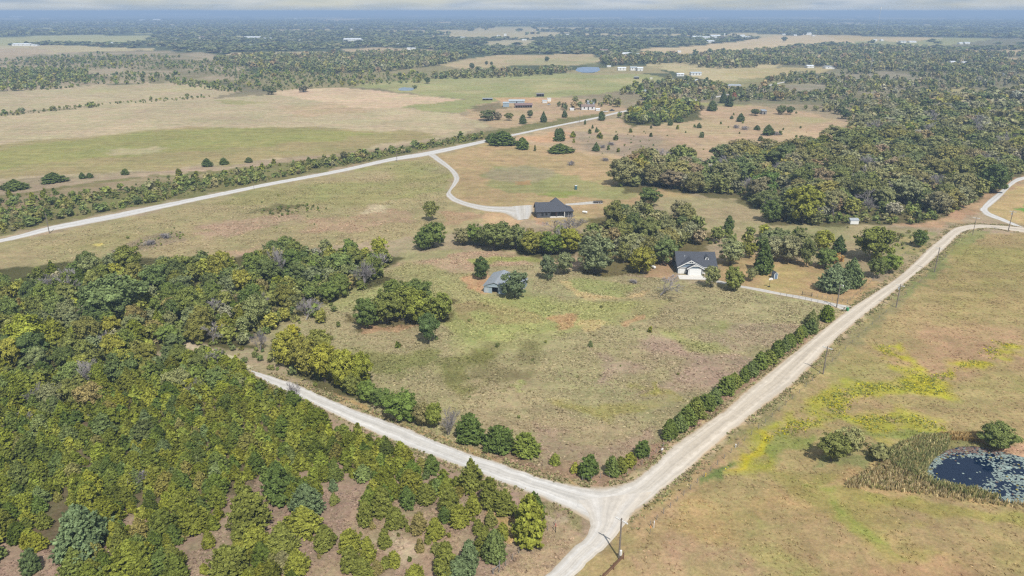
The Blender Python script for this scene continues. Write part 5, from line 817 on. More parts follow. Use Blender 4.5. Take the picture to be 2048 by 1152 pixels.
# far woodland: rows of crowns thinning out with distance, left out of the open fields
def far_woods():
    rg = np.random.default_rng(5); out_ = []
    open_f = [Gs(p) for p, c, f, a, o, n in FIELDS if sum(c) > 400 and o >= .8 and np.mean([q[1] for q in p]) < 215]
    blk = [Gs(p) for p in ([(-300, 400), (-300, 180), (0, 150), (430, 118), (940, 116), (1200, 122), (1440, 105), (1700, 96), (2140, 140), (2140, 1200), (-300, 1200)],)]
    r = 900.0
    while r < 9000:
        wpl = 12 + r * .0028; n = int(1.42 * r / wpl); t = (np.arange(n) + rg.uniform(-.45, .45, n)) / n * 1.42 - .71
        rr = r * (1 + rg.uniform(-.014, .014, n)); x, y = rr * np.sin(t), rr * np.cos(t)
        k = np.ones(n, bool)
        for P in blk: k &= ~inside(x, y, P)
        for P in open_f: k &= ~inside(x, y, P)
        k &= ~(open_far(x, y) & (rg.random(n) < .96)); dens = fbm(x, y, 260, 3, 91); k &= (dens > .40 + .05 * (r < 1600)) | (rg.random(n) < .12)
        for a, b in zip(x[k], y[k]):
            h = rg.uniform(7, 13) * (.8 + .5 * (r > 3000)); tn, c, _ = pick(rg, PAL['dark_broadleaf']); c = calm(c, .42, (100, 108, 72))
            out_.append((a, b, h, wpl * rg.uniform(.8, 1.5), lin(c) * LK * .98 * rg.uniform(.85, 1.15)))
        r *= 1.024
    return out_
FARW = far_woods()

# ------------------------------------------------------------------ plants: objects
CATS = {'cedar_tree': 'cedar tree', 'young_cedar': 'young cedar', 'broadleaf_tree': 'tree', 'shrub': 'shrub', 'bare_tree': 'leafless tree', 'spruce_tree': 'conifer'}
NOUN = {'cedar_tree': 'cedar', 'young_cedar': 'young cedar', 'broadleaf_tree': 'tree', 'shrub': 'shrub', 'bare_tree': 'leafless tree', 'spruce_tree': 'spruce'}
def nth(i):
    if i < 20: return ORD[i]
    tens = {2: 'twenty', 3: 'thirty', 4: 'forty', 5: 'fifty', 6: 'sixty', 7: 'seventy', 8: 'eighty', 9: 'ninety'}
    n = i + 1; t, u = divmod(n, 10)
    return (tens[t][:-1] + 'ieth') if u == 0 else tens[t] + '-' + ORD[u - 1]
LIMIT = {'cedar_tree': 300, 'young_cedar': 160, 'broadleaf_tree': 300, 'shrub': 230, 'bare_tree': 60, 'spruce_tree': 10}
def in_view(p): 
    u, v = project(p['x'], p['y'], p['h'] * .6); return -12 < u < 2060 and v < 1165
by = {}
for p in PL: by.setdefault(p['kind'], []).append(p)
REST = []; SEL = []
for kd, ps in by.items():
    vis = [p for p in ps if in_view(p) and not p.get('stuff')]; hid = [p for p in ps if p.get('stuff') or not in_view(p)]
    vis.sort(key=lambda p: -(p['size'] + (1e6 if p['label'] else 0)))
    SEL += vis[:LIMIT[kd]]; REST += vis[LIMIT[kd]:] + hid
# labels of scattered plants: look + wood + its place in the left-to-right order of its like
grp = {}
for p in SEL:
    if p['label'] is None:
        sw = SIZEW(p['kind'], p['h']); p['key'] = (p['zone'], p['kind'], p['tn'], sw); grp.setdefault(p['key'], []).append(p)
for (zone, kd, tn, sw), ps in grp.items():
    ps.sort(key=lambda p: project(p['x'], p['y'])[0]); n = NOUN[kd]
    for i, p in enumerate(ps):
        if len(ps) == 1: p['label'] = f'only {sw} {tn} {n} {zone}'
        elif i == 0: p['label'] = f'leftmost {sw} {tn} {n} {zone}'
        elif i == len(ps) - 1: p['label'] = f'rightmost {sw} {tn} {n} {zone}'
        else: p['label'] = f'{nth(i)} {sw} {tn} {n} from the left {zone}'
PARTED = 0
rv = np.random.default_rng(77)
def put_plant(p):
    kd = p['kind']; loc = (p['x'], p['y'], 0); rz = float(rv.uniform(0, 6.28)); grpn = p['zone'] and f"{NOUN[kd]}s {p['zone']}"
    col = (*np.clip(p['c'], 0, 1), 1)
    if kd == 'bare_tree':
        me, h, w_ = BARE[(p['var'] if p['var'] is not None else int(rv.integers(5)))]
        o = link('bare_tree', me, loc=loc, rz=rz); s = p['h'] / h; sx = p['w'] / w_; o.scale = (sx, sx, s); tag(o, p['label'], CATS[kd], grpn); return
    V = KINDS[kd]; k = V[p['var'] if p['var'] is not None else int(rv.integers(len(V)))]
    sx, sz = p['w'] / k.w, p['h'] / k.h; sc = (sx * rv.uniform(.92, 1.08), sx * rv.uniform(.92, 1.08), sz)
    if k.trunk is None:
        o = link(kd, k.crown, loc=loc, rz=rz); o.scale = sc; o.color = col; tag(o, p['label'], CATS[kd], grpn); return
    t = thing(kd, p['label'], CATS[kd], loc, rz, grpn); t.scale = sc
    c = link('crown', k.crown, t); c.color = col; link('trunk', k.trunk, t)
for p in SEL: put_plant(p)

def woods(name, items, label, detail=None):
    """the remaining, uncountable trees as ONE mesh"""
    Vs, Ts, Ys = [], [], []; rg = np.random.default_rng(3)
    for kd, x, y, h, w_, c in items:
        fam = KINDS['broadleaf_tree' if kd in ('dark_broadleaf', 'bare_tree') else kd]; k = fam[int(rg.integers(len(fam)))]
        pxs = h / max(mpp(*project(x, y)), .01); l = 0 if pxs > 30 else 1 if pxs > 19 else 2 if pxs > 10 else 3
        Q, vy = k.lod[l]; a = rg.uniform(0, 6.28); ca, sa = math.cos(a), math.sin(a)
        P = Q.reshape(-1, 3) * [w_ / k.w, w_ / k.w, h / k.h]; P = np.stack([P[:, 0] * ca - P[:, 1] * sa + x, P[:, 0] * sa + P[:, 1] * ca + y, P[:, 2]], 1)
        Vs.append(P); Ts.append(np.repeat(np.asarray(c)[None], len(P), 0)); Ys.append(np.repeat(.5 + (vy - .5) * (1 if l < 3 else .55), 4))
    V = np.concatenate(Vs); me = mesh_np(name, V, np.arange(len(V)).reshape(-1, 4)); attr(me, 'tint', np.concatenate(Ts)); attr(me, 'vary', np.concatenate(Ys))
    o = link(name, me, mats=M_WOOD); o['kind'] = 'stuff'; o['label'] = label; return o
rest = lambda *ks: [(p['kind'], p['x'], p['y'], p['h'], p['w'], p['c']) for p in REST if p['kind'] in ks]
for nm, ks, lb in [('cedar_thicket', ('cedar_tree', 'young_cedar'), 'dense cedar thicket filling the slope'), ('broadleaf_woodland', ('broadleaf_tree', 'bare_tree'), 'mixed woodland of the middle distance'), ('scrub_undergrowth', ('shrub',), 'low scrub scattered over the middle distance')]:
    it = rest(*ks)
    if it: woods(nm, it, lb)
woods('distant_woodland', [('broadleaf_tree', *q) for q in FARW], 'blue-green woodland reaching to the horizon')
print('plants', {k: len(v) for k, v in by.items()}, 'objects', len(SEL), 'rest', len(REST), 'far', len(FARW))

# ------------------------------------------------------------------ grass, weeds, reeds, lily pads (uncountable)
def tufts(name, X, Y, Hh, Wd, C, label, blades=3, lean=.35, seed=1):
    rg = np.random.default_rng(seed); n = len(X); Vs = []; cs = []; vs = []
    for b in range(blades):
        a = rg.uniform(0, 6.28, n); hw = Wd * rg.uniform(.3, .55, n); out_ = rg.uniform(.3, 1.0, n) * lean * 2.2 * Hh
        ox, oy = np.cos(a) * hw, np.sin(a) * hw; lx, ly = -np.sin(a) * out_, np.cos(a) * out_
        bx = X + rg.normal(0, .3, n) * Wd; by_ = Y + rg.normal(0, .3, n) * Wd; hb = Hh * rg.uniform(.6, 1.1, n)
        A = np.stack([bx - ox, by_ - oy, np.full(n, -.03)], 1); B = np.stack([bx + ox, by_ + oy, np.full(n, -.03)], 1)
        D = np.stack([bx + ox * .8 + lx, by_ + oy * .8 + ly, hb * rg.uniform(.7, 1, n)], 1); E_ = np.stack([bx - ox * .8 + lx, by_ - oy * .8 + ly, hb], 1)
        Vs.append(np.stack([A, B, D, E_], 1).reshape(-1, 3)); cs.append(np.repeat(C, 4, 0)); vs.append(np.repeat(rg.uniform(.2, .9, n), 4))
    V = np.concatenate(Vs); me = mesh_np(name, V, np.arange(len(V)).reshape(-1, 4)); attr(me, 'tint', np.concatenate(cs)); attr(me, 'vary', np.concatenate(vs))
    o = link(name, me, mats=M_TUFT); o['kind'] = 'stuff'; o['label'] = label; return o
def spread(poly, n, rg, excl=()):
    P = Gs(poly); x0, y0 = P.min(0); x1, y1 = P.max(0); X = rg.uniform(x0, x1, n); Y = rg.uniform(y0, y1, n); k = inside(X, Y, P); X, Y = X[k], Y[k]
    px, py = project(X, Y); k = np.ones(len(X), bool)
    for e in list(excl) + ROADS_PX: k &= ~inside(px, py, e)
    return X[k], Y[k]
rg_ = np.random.default_rng(21)
MEAD = [(560, 640), (760, 535), (950, 500), (1200, 540), (1480, 578), (1690, 620), (1500, 770), (1340, 905), (1200, 966), (1060, 940), (740, 820)]
X, Y = spread(MEAD, 85000, rg_, [KEEP[2]]); k = fbm(X, Y, 5, 4, 12) > rg_.uniform(.25, .6, len(X)); X, Y = X[k], Y[k]; n = len(X)
tufts('meadow_weeds', X, Y, rg_.uniform(.06, .26, n) * (.4 + 1.1 * fbm(X, Y, 9, 3, 40)), rg_.uniform(.35, .8, n), cover(X, Y) * 1.55 * rg_.uniform(.86, 1.16, (n, 1)), 'tall dry weeds and grass of the central meadow', 3, .55)
X, Y = spread([(40, 485), (860, 318), (900, 345), (890, 400), (940, 440), (780, 480), (400, 520), (100, 540)], 45000, rg_); k = fbm(X, Y, 6, 4, 13) > rg_.uniform(.3, .65, len(X)); X, Y = X[k], Y[k]; n = len(X)
tufts('rough_grass', X, Y, rg_.uniform(.07, .26, n), rg_.uniform(.4, .9, n), cover(X, Y) * 1.55 * rg_.uniform(.86, 1.16, (n, 1)), 'rough grass below the far gravel road', 3, .55, 2)
X, Y = spread([(1220, 1200), (1300, 1050), (1400, 975), (1620, 790), (1860, 560), (1960, 470), (2120, 470), (2200, 1300)], 70000, rg_, [POND]); k = fbm(X, Y, 4, 4, 14) > rg_.uniform(.3, .65, len(X)); X, Y = X[k], Y[k]; n = len(X)
tufts('pasture_grass', X, Y, rg_.uniform(.05, .18, n), rg_.uniform(.3, .7, n), cover(X, Y) * 1.42 * rg_.uniform(.8, 1.16, (n, 1)), 'grazed grass of the right-hand pasture', 3, .5, 3)
X, Y = spread([(-60, 1150), (500, 960), (960, 980), (1120, 1010), (1160, 1060), (1060, 1200), (-60, 1250)], 26000, rg_); k = fbm(X, Y, 3, 4, 15) > rg_.uniform(.35, .65, len(X)); X, Y = X[k], Y[k]; n = len(X)
tufts('slope_grass', X, Y, rg_.uniform(.05, .2, n), rg_.uniform(.25, .6, n), cover(X, Y) * 1.42 * rg_.uniform(.8, 1.2, (n, 1)), 'sparse dry grass on the cedar slope', 3, .5, 4)
X, Y = spread([(1690, 968), (1730, 944), (1772, 918), (1800, 938), (1850, 963), (1900, 984), (1960, 998), (2060, 1010), (2160, 1000), (2160, 1020), (2048, 1018), (1960, 1008), (1860, 992), (1760, 980), (1690, 976)], 8000, rg_, [POND]); n = len(X)
k = edge_dist(X, Y, Gs([(1655, 965), (1772, 915), (1850, 962), (1960, 998), (2160, 1000), (2160, 1020), (2048, 1018), (1860, 992), (1690, 976)])) > rg_.uniform(-1, 1.5, len(X)) * fbm(X, Y, 3, 3, 6) * 2; X, Y = X[k], Y[k]; n = len(X)
tufts('tan_reeds', X, Y, rg_.uniform(.4, 1.25, n), rg_.uniform(.12, .3, n), np.where(rg_.random((n, 1)) < .75, lin((188, 172, 132)), lin((150, 146, 96))) * 1.15 * rg_.uniform(.75, 1.2, (n, 1)), 'tan dry reeds on the near bank of the pond', 3, .12, 5)
X, Y = spread([(1768, 918), (1790, 895), (1840, 875), (1900, 876), (1892, 903), (1870, 915), (1855, 935), (1852, 955), (1870, 968), (1960, 985), (2000, 1000), (1960, 1000), (1880, 980), (1800, 940)], 15000, rg_); px, py = project(X, Y); k = ~inside(px, py, POND) | (rg_.random(len(X)) < .18); X, Y = X[k], Y[k]; n = len(X)
tufts('green_reeds', X, Y, rg_.uniform(.5, 1.8, n), rg_.uniform(.12, .3, n), np.where(rg_.random((n, 1)) < .6, lin((128, 130, 86)), lin((166, 154, 112))) * 1.5 * rg_.uniform(.75, 1.2, (n, 1)), 'green cattail reeds at the left end of the pond', 3, .12, 6)
X, Y = spread([(1780, 905), (1830, 878), (1890, 868), (1960, 868), (1965, 884), (1900, 880), (1840, 890), (1795, 916)], 9000, rg_); n = len(X)
tufts('golden_reeds', X, Y, rg_.uniform(.5, 1.2, n), rg_.uniform(.14, .3, n), np.tile(lin((190, 166, 116)) * 1.1, (n, 1)) * rg_.uniform(.75, 1.2, (n, 1)), 'golden reeds arching round the pond\'s far bank', 3, .15, 7)
for i_, (a_, n_, poly_) in enumerate(((.45, 15000, [(1746, 690), (1785, 684), (1800, 722), (1850, 748), (1900, 740), (1985, 678), (2040, 690), (2000, 716), (1930, 742), (1890, 770), (1900, 790), (1850, 792), (1790, 780), (1800, 752), (1765, 715)]), (.38, 28000, [(1560, 850), (1640, 780), (1720, 760), (1840, 775), (1740, 800), (1700, 830), (1830, 826), (1920, 862), (1760, 880), (1680, 840), (1540, 890), (1470, 935), (1440, 945), (1470, 908)]))):
    X, Y = spread(poly_, n_, rg_); k = (fbm(X, Y, 5, 4, 66) > rg_.uniform(.34, .74, len(X))) & (edge_dist(X, Y, Gs(poly_)) > rg_.uniform(0, 3.5, len(X))); X, Y = X[k], Y[k]; n = len(X)
    tufts('yellow_wildflowers', X, Y, rg_.uniform(.1, .35, n), rg_.uniform(.15, .4, n), np.where(rg_.random((n, 1)) < a_, lin((186, 178, 54)), lin((140, 144, 80))) * 1.15 * rg_.uniform(.75, 1.2, (n, 1)), ('yellow flowers in the far part of the pasture', 'yellow flowers along the ditch above the pond')[i_], 3, .5, 9 + i_)
def verge(pl, n, side):
    P = catmull(Gs(pl)); d = np.diff(P, axis=0); L_ = np.concatenate([[0], np.cumsum(np.hypot(*d.T))]); t_ = rg_.uniform(0, L_[-1], n); i = np.clip(np.searchsorted(L_, t_) - 1, 0, len(d) - 1)
    e = d / np.maximum(np.hypot(*d.T)[:, None], .01); nn = np.stack([-e[:, 1], e[:, 0]], 1); o_ = side * (np.abs(rg_.normal(0, 1.1, n)) - .25)
    return P[i] + e[i] * (t_ - L_[i])[:, None] + nn[i] * o_[:, None]
VX = np.vstack([verge(NL, 3500, 1), verge(SL, 3000, -1), verge(NM, 6000, 1), verge(SM, 6000, -1)]); X, Y = VX.T; px, py = project(X, Y); k = (fbm(X, Y, 3, 3, 71) > rg_.uniform(.3, .7, len(X))) & ~inside(px, py, ROADS_PX[2]) & ~inside(px, py, [(1120, 990), (1165, 985), (1330, 975), (1280, 1020), (1230, 1075), (1165, 1060)]); X, Y = X[k], Y[k]; n = len(X)
tufts('verge_weeds', X, Y, rg_.uniform(.08, .38, n), rg_.uniform(.25, .6, n), np.where(rg_.random((n, 1)) < .6, lin((164, 150, 116)), lin((136, 138, 92))) * 1.15 * rg_.uniform(.75, 1.2, (n, 1)), 'weeds creeping over the gravel road edges', 3, .55, 12)
def lily_pads():
    rg = np.random.default_rng(8); x0, y0 = PW.min(0); x1, y1 = PW.max(0); X = rg.uniform(x0, x1, 9000); Y = rg.uniform(y0, y1, 9000); k = inside(X, Y, PW); X, Y = X[k], Y[k]
    d = edge_dist(X, Y, PW); u, v = project(X, Y)
    dens = .10 + .9 * np.clip(1 - d / 1.6, 0, 1) + .75 * np.clip((u - 1950 + 60 * (fbm(X, Y, 3, 3, 14) - .5)) / 70, 0, 1) * np.clip((fbm(X, Y, 1.8, 3, 4) - .36) * 6, 0, 1) + .75 * np.clip((916 - v) / 14, 0, 1)
    dens *= np.clip((((u - 1930) / 62) ** 2 + ((v - 943) / 27) ** 2 + .8 * (fbm(X, Y, 2.5, 3, 24) - .5)) - .55, .06, 1)
    k = rg.random(len(X)) < dens * .85; X, Y, d, v = X[k], Y[k], d[k], v[k]; n = len(X); a = np.linspace(0, 2 * np.pi, 9)[:-1] + .4
    R_ = rg.uniform(.14, .30, n); tilt = rg.normal(0, .08, (n, 2))
    cx = np.cos(a)[None] * R_[:, None]; cy = np.sin(a)[None] * R_[:, None]; z = -.215 + rg.uniform(0, .03, (n, 1)) + np.abs(cx * tilt[:, :1] + cy * tilt[:, 1:])
    V = np.stack([X[:, None] + cx, Y[:, None] + cy, z], 2).reshape(-1, 3)
    me = bpy.data.meshes.new('lily_pads'); me.from_pydata(V.tolist(), [], [list(range(i * 8, i * 8 + 8)) for i in range(n)]); me.update()
    brown = (rg.random(n) < np.clip((912 - v) / 14, .03, .9))[:, None]; yel = (rg.random(n) < .05)[:, None]
    c = np.where(brown, lin((158, 134, 122)), np.where(yel, lin((190, 176, 100)), lin((180, 196, 188)))) * rg.uniform(.6, 1.05, (n, 1))
    attr(me, 'tint', np.repeat(c, 8, 0)); attr(me, 'vary', np.repeat(rg.uniform(.3, .6, n), 8))
    o = link('lily_pads', me, mats=M_TUFT); o['kind'] = 'stuff'; o['label'] = 'pale round lily pads floating on the dark pond'
lily_pads()

# ------------------------------------------------------------------ buildings
W = lambda *c: tuple(lin(c) * .9)
M_SHINGLE = plain('dark_shingles', (.058, .063, .078), .85, .28, 3.5, rgb2=(.088, .095, .112), streak=(1, 1, 3), bump=.3); M_DARKWALL = plain('charcoal_siding', (.075, .082, .095), .7, .15, 3)
M_WHITE = plain('white_paint', (.72, .72, .70), .6, .05, 3); M_BLUESHAKE = plain('blue_grey_shakes', (.17, .225, .285), .7, .14, 9, streak=(1, 1, 4)); M_SIDING = plain('white_siding', (.62, .63, .63), .6, .06, 5, streak=(.3, .3, 8))  # the blue-grey shakes also serve as painted shade on the left wall
M_GLASS = plain('window_glass', (.02, .025, .03), .12, .1, 2); M_CONC = plain('concrete', (.58, .55, .50), .9, .12, 1.2, bump=.1); M_BLACK = plain('black_metal', (.02, .02, .022), .5, .1, 5)
M_TIN = plain('weathered_tin', (.36, .43, .50), .45, .14, 1.6, rgb2=(.36, .35, .34), streak=(2.5, .3, .3), metal=.25); M_TINWALL = plain('pale_blue_tin', (.30, .37, .42), .55, .12, 1.5, streak=(4, 4, .4)); M_RUSTROOF = plain('red_brown_tin', (.19, .13, .12), .6, .2, .9, rgb2=(.25, .17, .16), streak=(3, .4, .4))
M_DARK = plain('dark_opening', (.012, .012, .013), .9, .1, 1); M_BROWNROOF = plain('brown_shingles', (.22, .16, .135), .85, .18, 2); M_GREYROOF = plain('grey_roof', (.30, .32, .34), .7, .15, 1.5); M_BLUEROOF = plain('light_blue_tin', (.40, .45, .48), .5, .1, 1.2); M_CREAM = plain('cream_siding', (.60, .57, .47), .7, .06, 3); M_TANWALL = plain('tan_siding', (.42, .36, .28), .7, .1, 3); M_WOODGREY = plain('grey_boards', (.22, .205, .19), .9, .25, 4, streak=(6, 6, .4)); M_WHITEROOF = plain('white_metal_roof', (.70, .73, .76), .45, .06, 1.2)
M_POLE = plain('pole_wood', (.20, .17, .145), .9, .2, 3, streak=(8, 8, .4)); M_CROSS = plain('weathered_crossarm', (.64, .62, .58), .9, .12, 4); M_CERAMIC = plain('grey_can', (.52, .54, .55), .4, .06, 4); M_WIRE = plain('dull_wire', (.16, .14, .12), .7, .1, 3); M_RUST = plain('rusty_pipe', (.13, .065, .04), .8, .3, 6, rgb2=(.2, .10, .06))

def gable(m, x0, x1, y0, y1, ze, zr, ax='x', ov=.45, t=.16, hip=(0, 0)):
    """two roof slopes over a rectangle; AX is the ridge direction"""
    if ax == 'y':
        q = MB(); gable(q, y0, y1, x0, x1, ze, zr, 'x', ov, t, hip); m.add([(v, u, z) for u, v, z in q.v], q.f); return m
    ym = (y0 + y1) / 2; k = (zr - ze) / (ym - y0); a, b = x0 - ov, x1 + ov; h0, h1 = hip
    for s in (-1, 1):
        ye = y0 - ov if s < 0 else y1 + ov; zz = ze - k * ov
        m.slab([(a, ye, zz), (b, ye, zz), (b - h1, ym, zr), (a + h0, ym, zr)], t)
    if h0: m.slab([(a, y0 - ov, ze - k * ov), (a + h0, ym, zr), (a, y1 + ov, ze - k * ov)], t)
    if h1: m.slab([(b, y0 - ov, ze - k * ov), (b - h1, ym, zr), (b, y1 + ov, ze - k * ov)], t)
    return m
def house_walls(m, x0, x1, y0, y1, ze, zr, ax='x', t=.16):
    if ax == 'x': m.extrude([(y0, -.1), (y1, -.1), (y1, ze - .03), ((y0 + y1) / 2, zr - t - .05), (y0, ze - .03)], 'x', x0, x1)
    else: m.extrude([(x0, -.1), (x1, -.1), (x1, ze - .03), ((x0 + x1) / 2, zr - t - .05), (x0, ze - .03)], 'y', y0, y1)
    return m
def front_frame(o, name, x0, x1, z0, z1, y, pm, fm, fr=.1, part='window', pane='pane'):
    """a framed opening on a wall facing -y; frame is the part, pane the sub-part"""
    f = MB(); f.box(x0 - fr, x1 + fr, y - .06, y, z1, z1 + fr); f.box(x0 - fr, x1 + fr, y - .06, y, z0 - fr, z0); f.box(x0 - fr, x0, y - .06, y, z0, z1); f.box(x1, x1 + fr, y - .06, y, z0, z1)
    fo = f.build(name, fm, o); MB().box(x0, x1, y - .03, y + .002, z0, z1).build(pane, pm, fo); return fo

# --- the white farmhouse: main roof with ridge across, two stepped front gables over the garage, dormer, porch
g = G(1354.7, 547); WH = thing('farmhouse', 'white house with dark shingle roof, twin front gables and a double garage', 'house', (g[0], g[1], 0), math.radians(-3))
D_, RZ = 13.6, 6.4
m = MB(); m.extrude([(0.05, -.1), (D_, -.1), (D_, 2.6), (D_ / 2, RZ - .25), (.05, 2.6)], 'x', .15, 8.3); m.extrude([(3.6, -.1), (D_ - .02, -.1), (D_ - .02, 2.6), (D_ / 2, RZ - .26), (3.6, 4.2)], 'x', 8.3, 14.0); m.build('wall', M_SIDING, WH)
MB().box(.10, .148, .1, D_ - .1, 0, 2.62).build('shade_side_wall', M_BLUESHAKE, WH)  # darker sheet over the siding: the left wall's shade put into colour
rf = MB(); gable(rf, 0, 14.0, 0, D_, 2.75, RZ, 'x', .4); roof = rf.build('roof', M_SHINGLE, WH)
MB().tube([(3.0, 4.6, 4.9), (3.0, 4.6, 5.6)], .10, 8).build('vent_pipe', M_WHITE, roof)
# wide cross gable and the smaller one stepping forward
def front_gable(xc, hw, y, ze, zp, back, trim_w=.32):
    r_m = MB()
    for s in (-1, 1): r_m.slab([(xc, y - .35, zp), (xc, back, zp), (xc + s * (hw + .35), back, ze - .12), (xc + s * (hw + .35), y - .35, ze - .12)], .15)
    r = r_m.build('roof', M_SHINGLE, WH)
    fill = MB().extrude([(xc - hw, ze - .1), (xc + hw, ze - .1), (xc, zp - .2)], 'y', y, y + .25); fill.build('gable_shakes', M_BLUESHAKE, WH)
    tm = MB()
    for s in (-1, 1):
        a = Vector((xc, y - .40, zp + .02)); b = Vector((xc + s * (hw + .4), y - .40, ze - .14)); dn = Vector((0, 0, -trim_w))
        tm.add([a, b, b + dn, a + dn, a + Vector((0, .1, 0)), b + Vector((0, .1, 0)), b + dn + Vector((0, .1, 0)), a + dn + Vector((0, .1, 0))], [(0, 1, 2, 3), (7, 6, 5, 4), (0, 4, 5, 1), (1, 5, 6, 2), (2, 6, 7, 3), (3, 7, 4, 0)])
    tr = hw * .34; zt = zp - (zp - ze) * .34 - .25
    tm.box(xc - tr, xc + tr, y - .38, y - .26, zt - .08, zt + .10); tm.box(xc - .08, xc + .08, y - .37, y - .27, zt + .1, zp - .3)
    for s in (-1, 1): tm.box(xc + s * tr * .5 - .07, xc + s * tr * .5 + .07, y - .37, y - .27, zt + .1, zt + .1 + (zp - ze) * .15)
    tm.build('gable_trim', M_WHITE, WH); return r
front_gable(4.55, 4.5, -.35, 2.78, 5.35, 5.2); front_gable(6.1, 2.75, -1.6, 2.72, 4.35, 1.0)
MB().box(3.55, 8.65, -1.55, 0, -.1, 2.62).build('garage_front', M_SIDING, WH)
for (x0, x1, y) in ((.65, 3.1, .03), (4.0, 8.2, -1.57)):
    d = MB(); d.box(x0, x1, y - .07, y - .01, .02, 2.3)
    dr = d.build('garage_door', M_WHITE, WH); gr = MB()
    for k in range(1, 4): gr.box(x0 + .02, x1 - .02, y - .085, y - .071, .02 + k * .57 - .02, .02 + k * .57 + .01)
    gr.build('panel_joint', M_CERAMIC, dr)
for x in (3.32, 3.46): pass
MB().box(3.18, 3.50, -1.5, -.05, .0, 2.35).build('recess_shade_block', M_GLASS, WH); MB().box(8.35, 8.6, -1.62, -1.552, .5, 2.2).build('window', M_GLASS, WH)  # solid dark block stands in for shade between the garage doors
dm = MB().box(10.35, 11.55, 3.1, 6.0, 4.0, 5.35); dm.extrude([(10.35, 5.35), (11.55, 5.35), (10.95, 5.95)], 'y', 3.1, 6.0); do = dm.build('dormer', M_WHITE, WH)
q = MB(); gable(q, 10.3, 11.6, 2.95, 6.2, 5.42, 6.02, 'y', .15, .08); q.build('dormer_roof', M_SHINGLE, do); MB().box(10.72, 11.18, 3.04, 3.098, 4.35, 5.2).build('dormer_window', M_GLASS, do)
MB().box(8.7, 14.2, -.1, 3.55, -.05, .18).build('porch_floor', M_CONC, WH); q = MB()
for x in (9.0, 11.4, 13.9): q.box(x - .1, x + .1, .1, .3, .18, 2.6)
q.build('porch_post', M_WHITE, WH); q = MB(); q.box(9.1, 13.8, .16, .24, 1.0, 1.1); q.box(9.1, 13.8, .16, .24, .3, .38)
for k in range(12): q.box(9.3 + k * .38, 9.36 + k * .38, .17, .23, .38, 1.0)
q.build('porch_railing', M_WHITE, WH); q = MB(); q.slab([(8.4, -.3, 2.62), (14.4, -.3, 2.62), (14.4, 3.6, 4.25), (8.4, 3.6, 4.25)], .14); q.build('porch_roof', M_SHINGLE, WH)
MB().box(9.8, 10.7, 3.5, 3.58, .2, 2.2).build('front_door', M_BLUESHAKE, WH); MB().box(.0, 14.2, -.42, -.30, 2.5, 2.64).build('fascia', M_WHITE, WH)
MB().box(-.04, .08, 3.4, 4.4, 1.0, 2.1).build('window', M_GLASS, WH); MB().box(-.04, .08, 8.2, 9.3, 1.0, 2.1).build('window', M_GLASS, WH)
o = MB().box(-.2, 8.9, -6.2, -1.66, -.1, .09).build('concrete_pad', M_CONC, None, loc=(g[0], g[1], 0), rz=math.radians(-3)); o['kind'] = 'structure'; o['label'] = 'pale concrete pad before the garage of the white house'

# --- the dark house
g = G(1073.8, 436); DH = thing('dark_house', 'charcoal house with a big dark hipped roof and a back porch', 'house', (g[0], g[1], 0), math.radians(6.5))
m = MB(); m.box(0, 6.0, 0, 8.6, -.1, 2.75); m.box(6.0, 13.0, 1.7, 8.6, -.1, 2.75); m.box(13.0, 17.0, 0, 8.6, -.1, 2.75); m.extrude([(0, 2.75), (8.6, 2.75), (4.3, 6.1)], 'x', 0, .25); m.build('wall', M_DARKWALL, DH)
rf = MB(); k = (6.4 - 2.8) / 4.75; z_e = 2.8
rf.slab([(-.5, -.45, z_e), (17.5, -.45, z_e), (9.2, 4.3, 6.4), (-.5, 4.3, 6.4)], .16); rf.slab([(-.5, 9.05, z_e), (17.5, 9.05, z_e), (9.2, 4.3, 6.4), (-.5, 4.3, 6.4)], .16); rf.slab([(17.5, -.45, z_e), (17.5, 9.05, z_e), (9.2, 4.3, 6.4)], .16)
roof = rf.build('roof', M_SHINGLE, DH)
rp_ = MB(); px_, py_ = 9.6, 6.2
for (a, b) in (((5.2, 1.9), (14.6, 1.9)), ((14.6, 1.9), (14.6, 11.0)), ((14.6, 11.0), (5.2, 11.0)), ((5.2, 11.0), (5.2, 1.9))): rp_.slab([(a[0], a[1], 4.55 if a[1] < 5 else 3.0), (b[0], b[1], 4.55 if b[1] < 5 else 3.0), (px_, py_ - .6, 8.3)], .14)
rp_.build('rear_roof', M_SHINGLE, DH); MB().slab([(-.52, -.5, 2.82), (1.0, -.5, 2.86), (1.0, 4.3, 6.50), (-.52, 4.3, 6.46)], .10).build('gable_edge', M_SHINGLE, DH)
MB().box(6.0, 13.2, -.6, 1.7, -.05, .22).build('porch_floor', M_CONC, DH)
for x in (6.2, 9.4, 12.9): MB().box(x - .11, x + .11, -.3, -.08, .22, 2.75).build('porch_post', M_WHITE if x > 12 else M_DARKWALL, DH)
for x0, x1, z0, z1, y in ((2.2, 3.0, 1.0, 2.1, 0), (4.1, 4.9, 1.2, 2.1, 0), (6.8, 7.5, .3, 2.3, 1.7), (8.0, 8.7, .3, 2.3, 1.7), (10.3, 11.3, 1.1, 2.2, 1.7), (13.9, 14.7, 1.0, 2.2, 0), (15.3, 16.1, 1.0, 2.2, 0)): front_frame(DH, 'window', x0, x1, z0, z1, y, M_GLASS, M_BLACK, .07)
MB().box(9.0, 9.8, 1.62, 1.69, .25, 2.25).build('door', plain('brown_door', (.12, .06, .04), .6), DH); MB().tube([(3.0, 1.6, 4.0), (3.0, 1.6, 4.55)], .1, 8).build('vent_pipe', M_BLACK, roof)
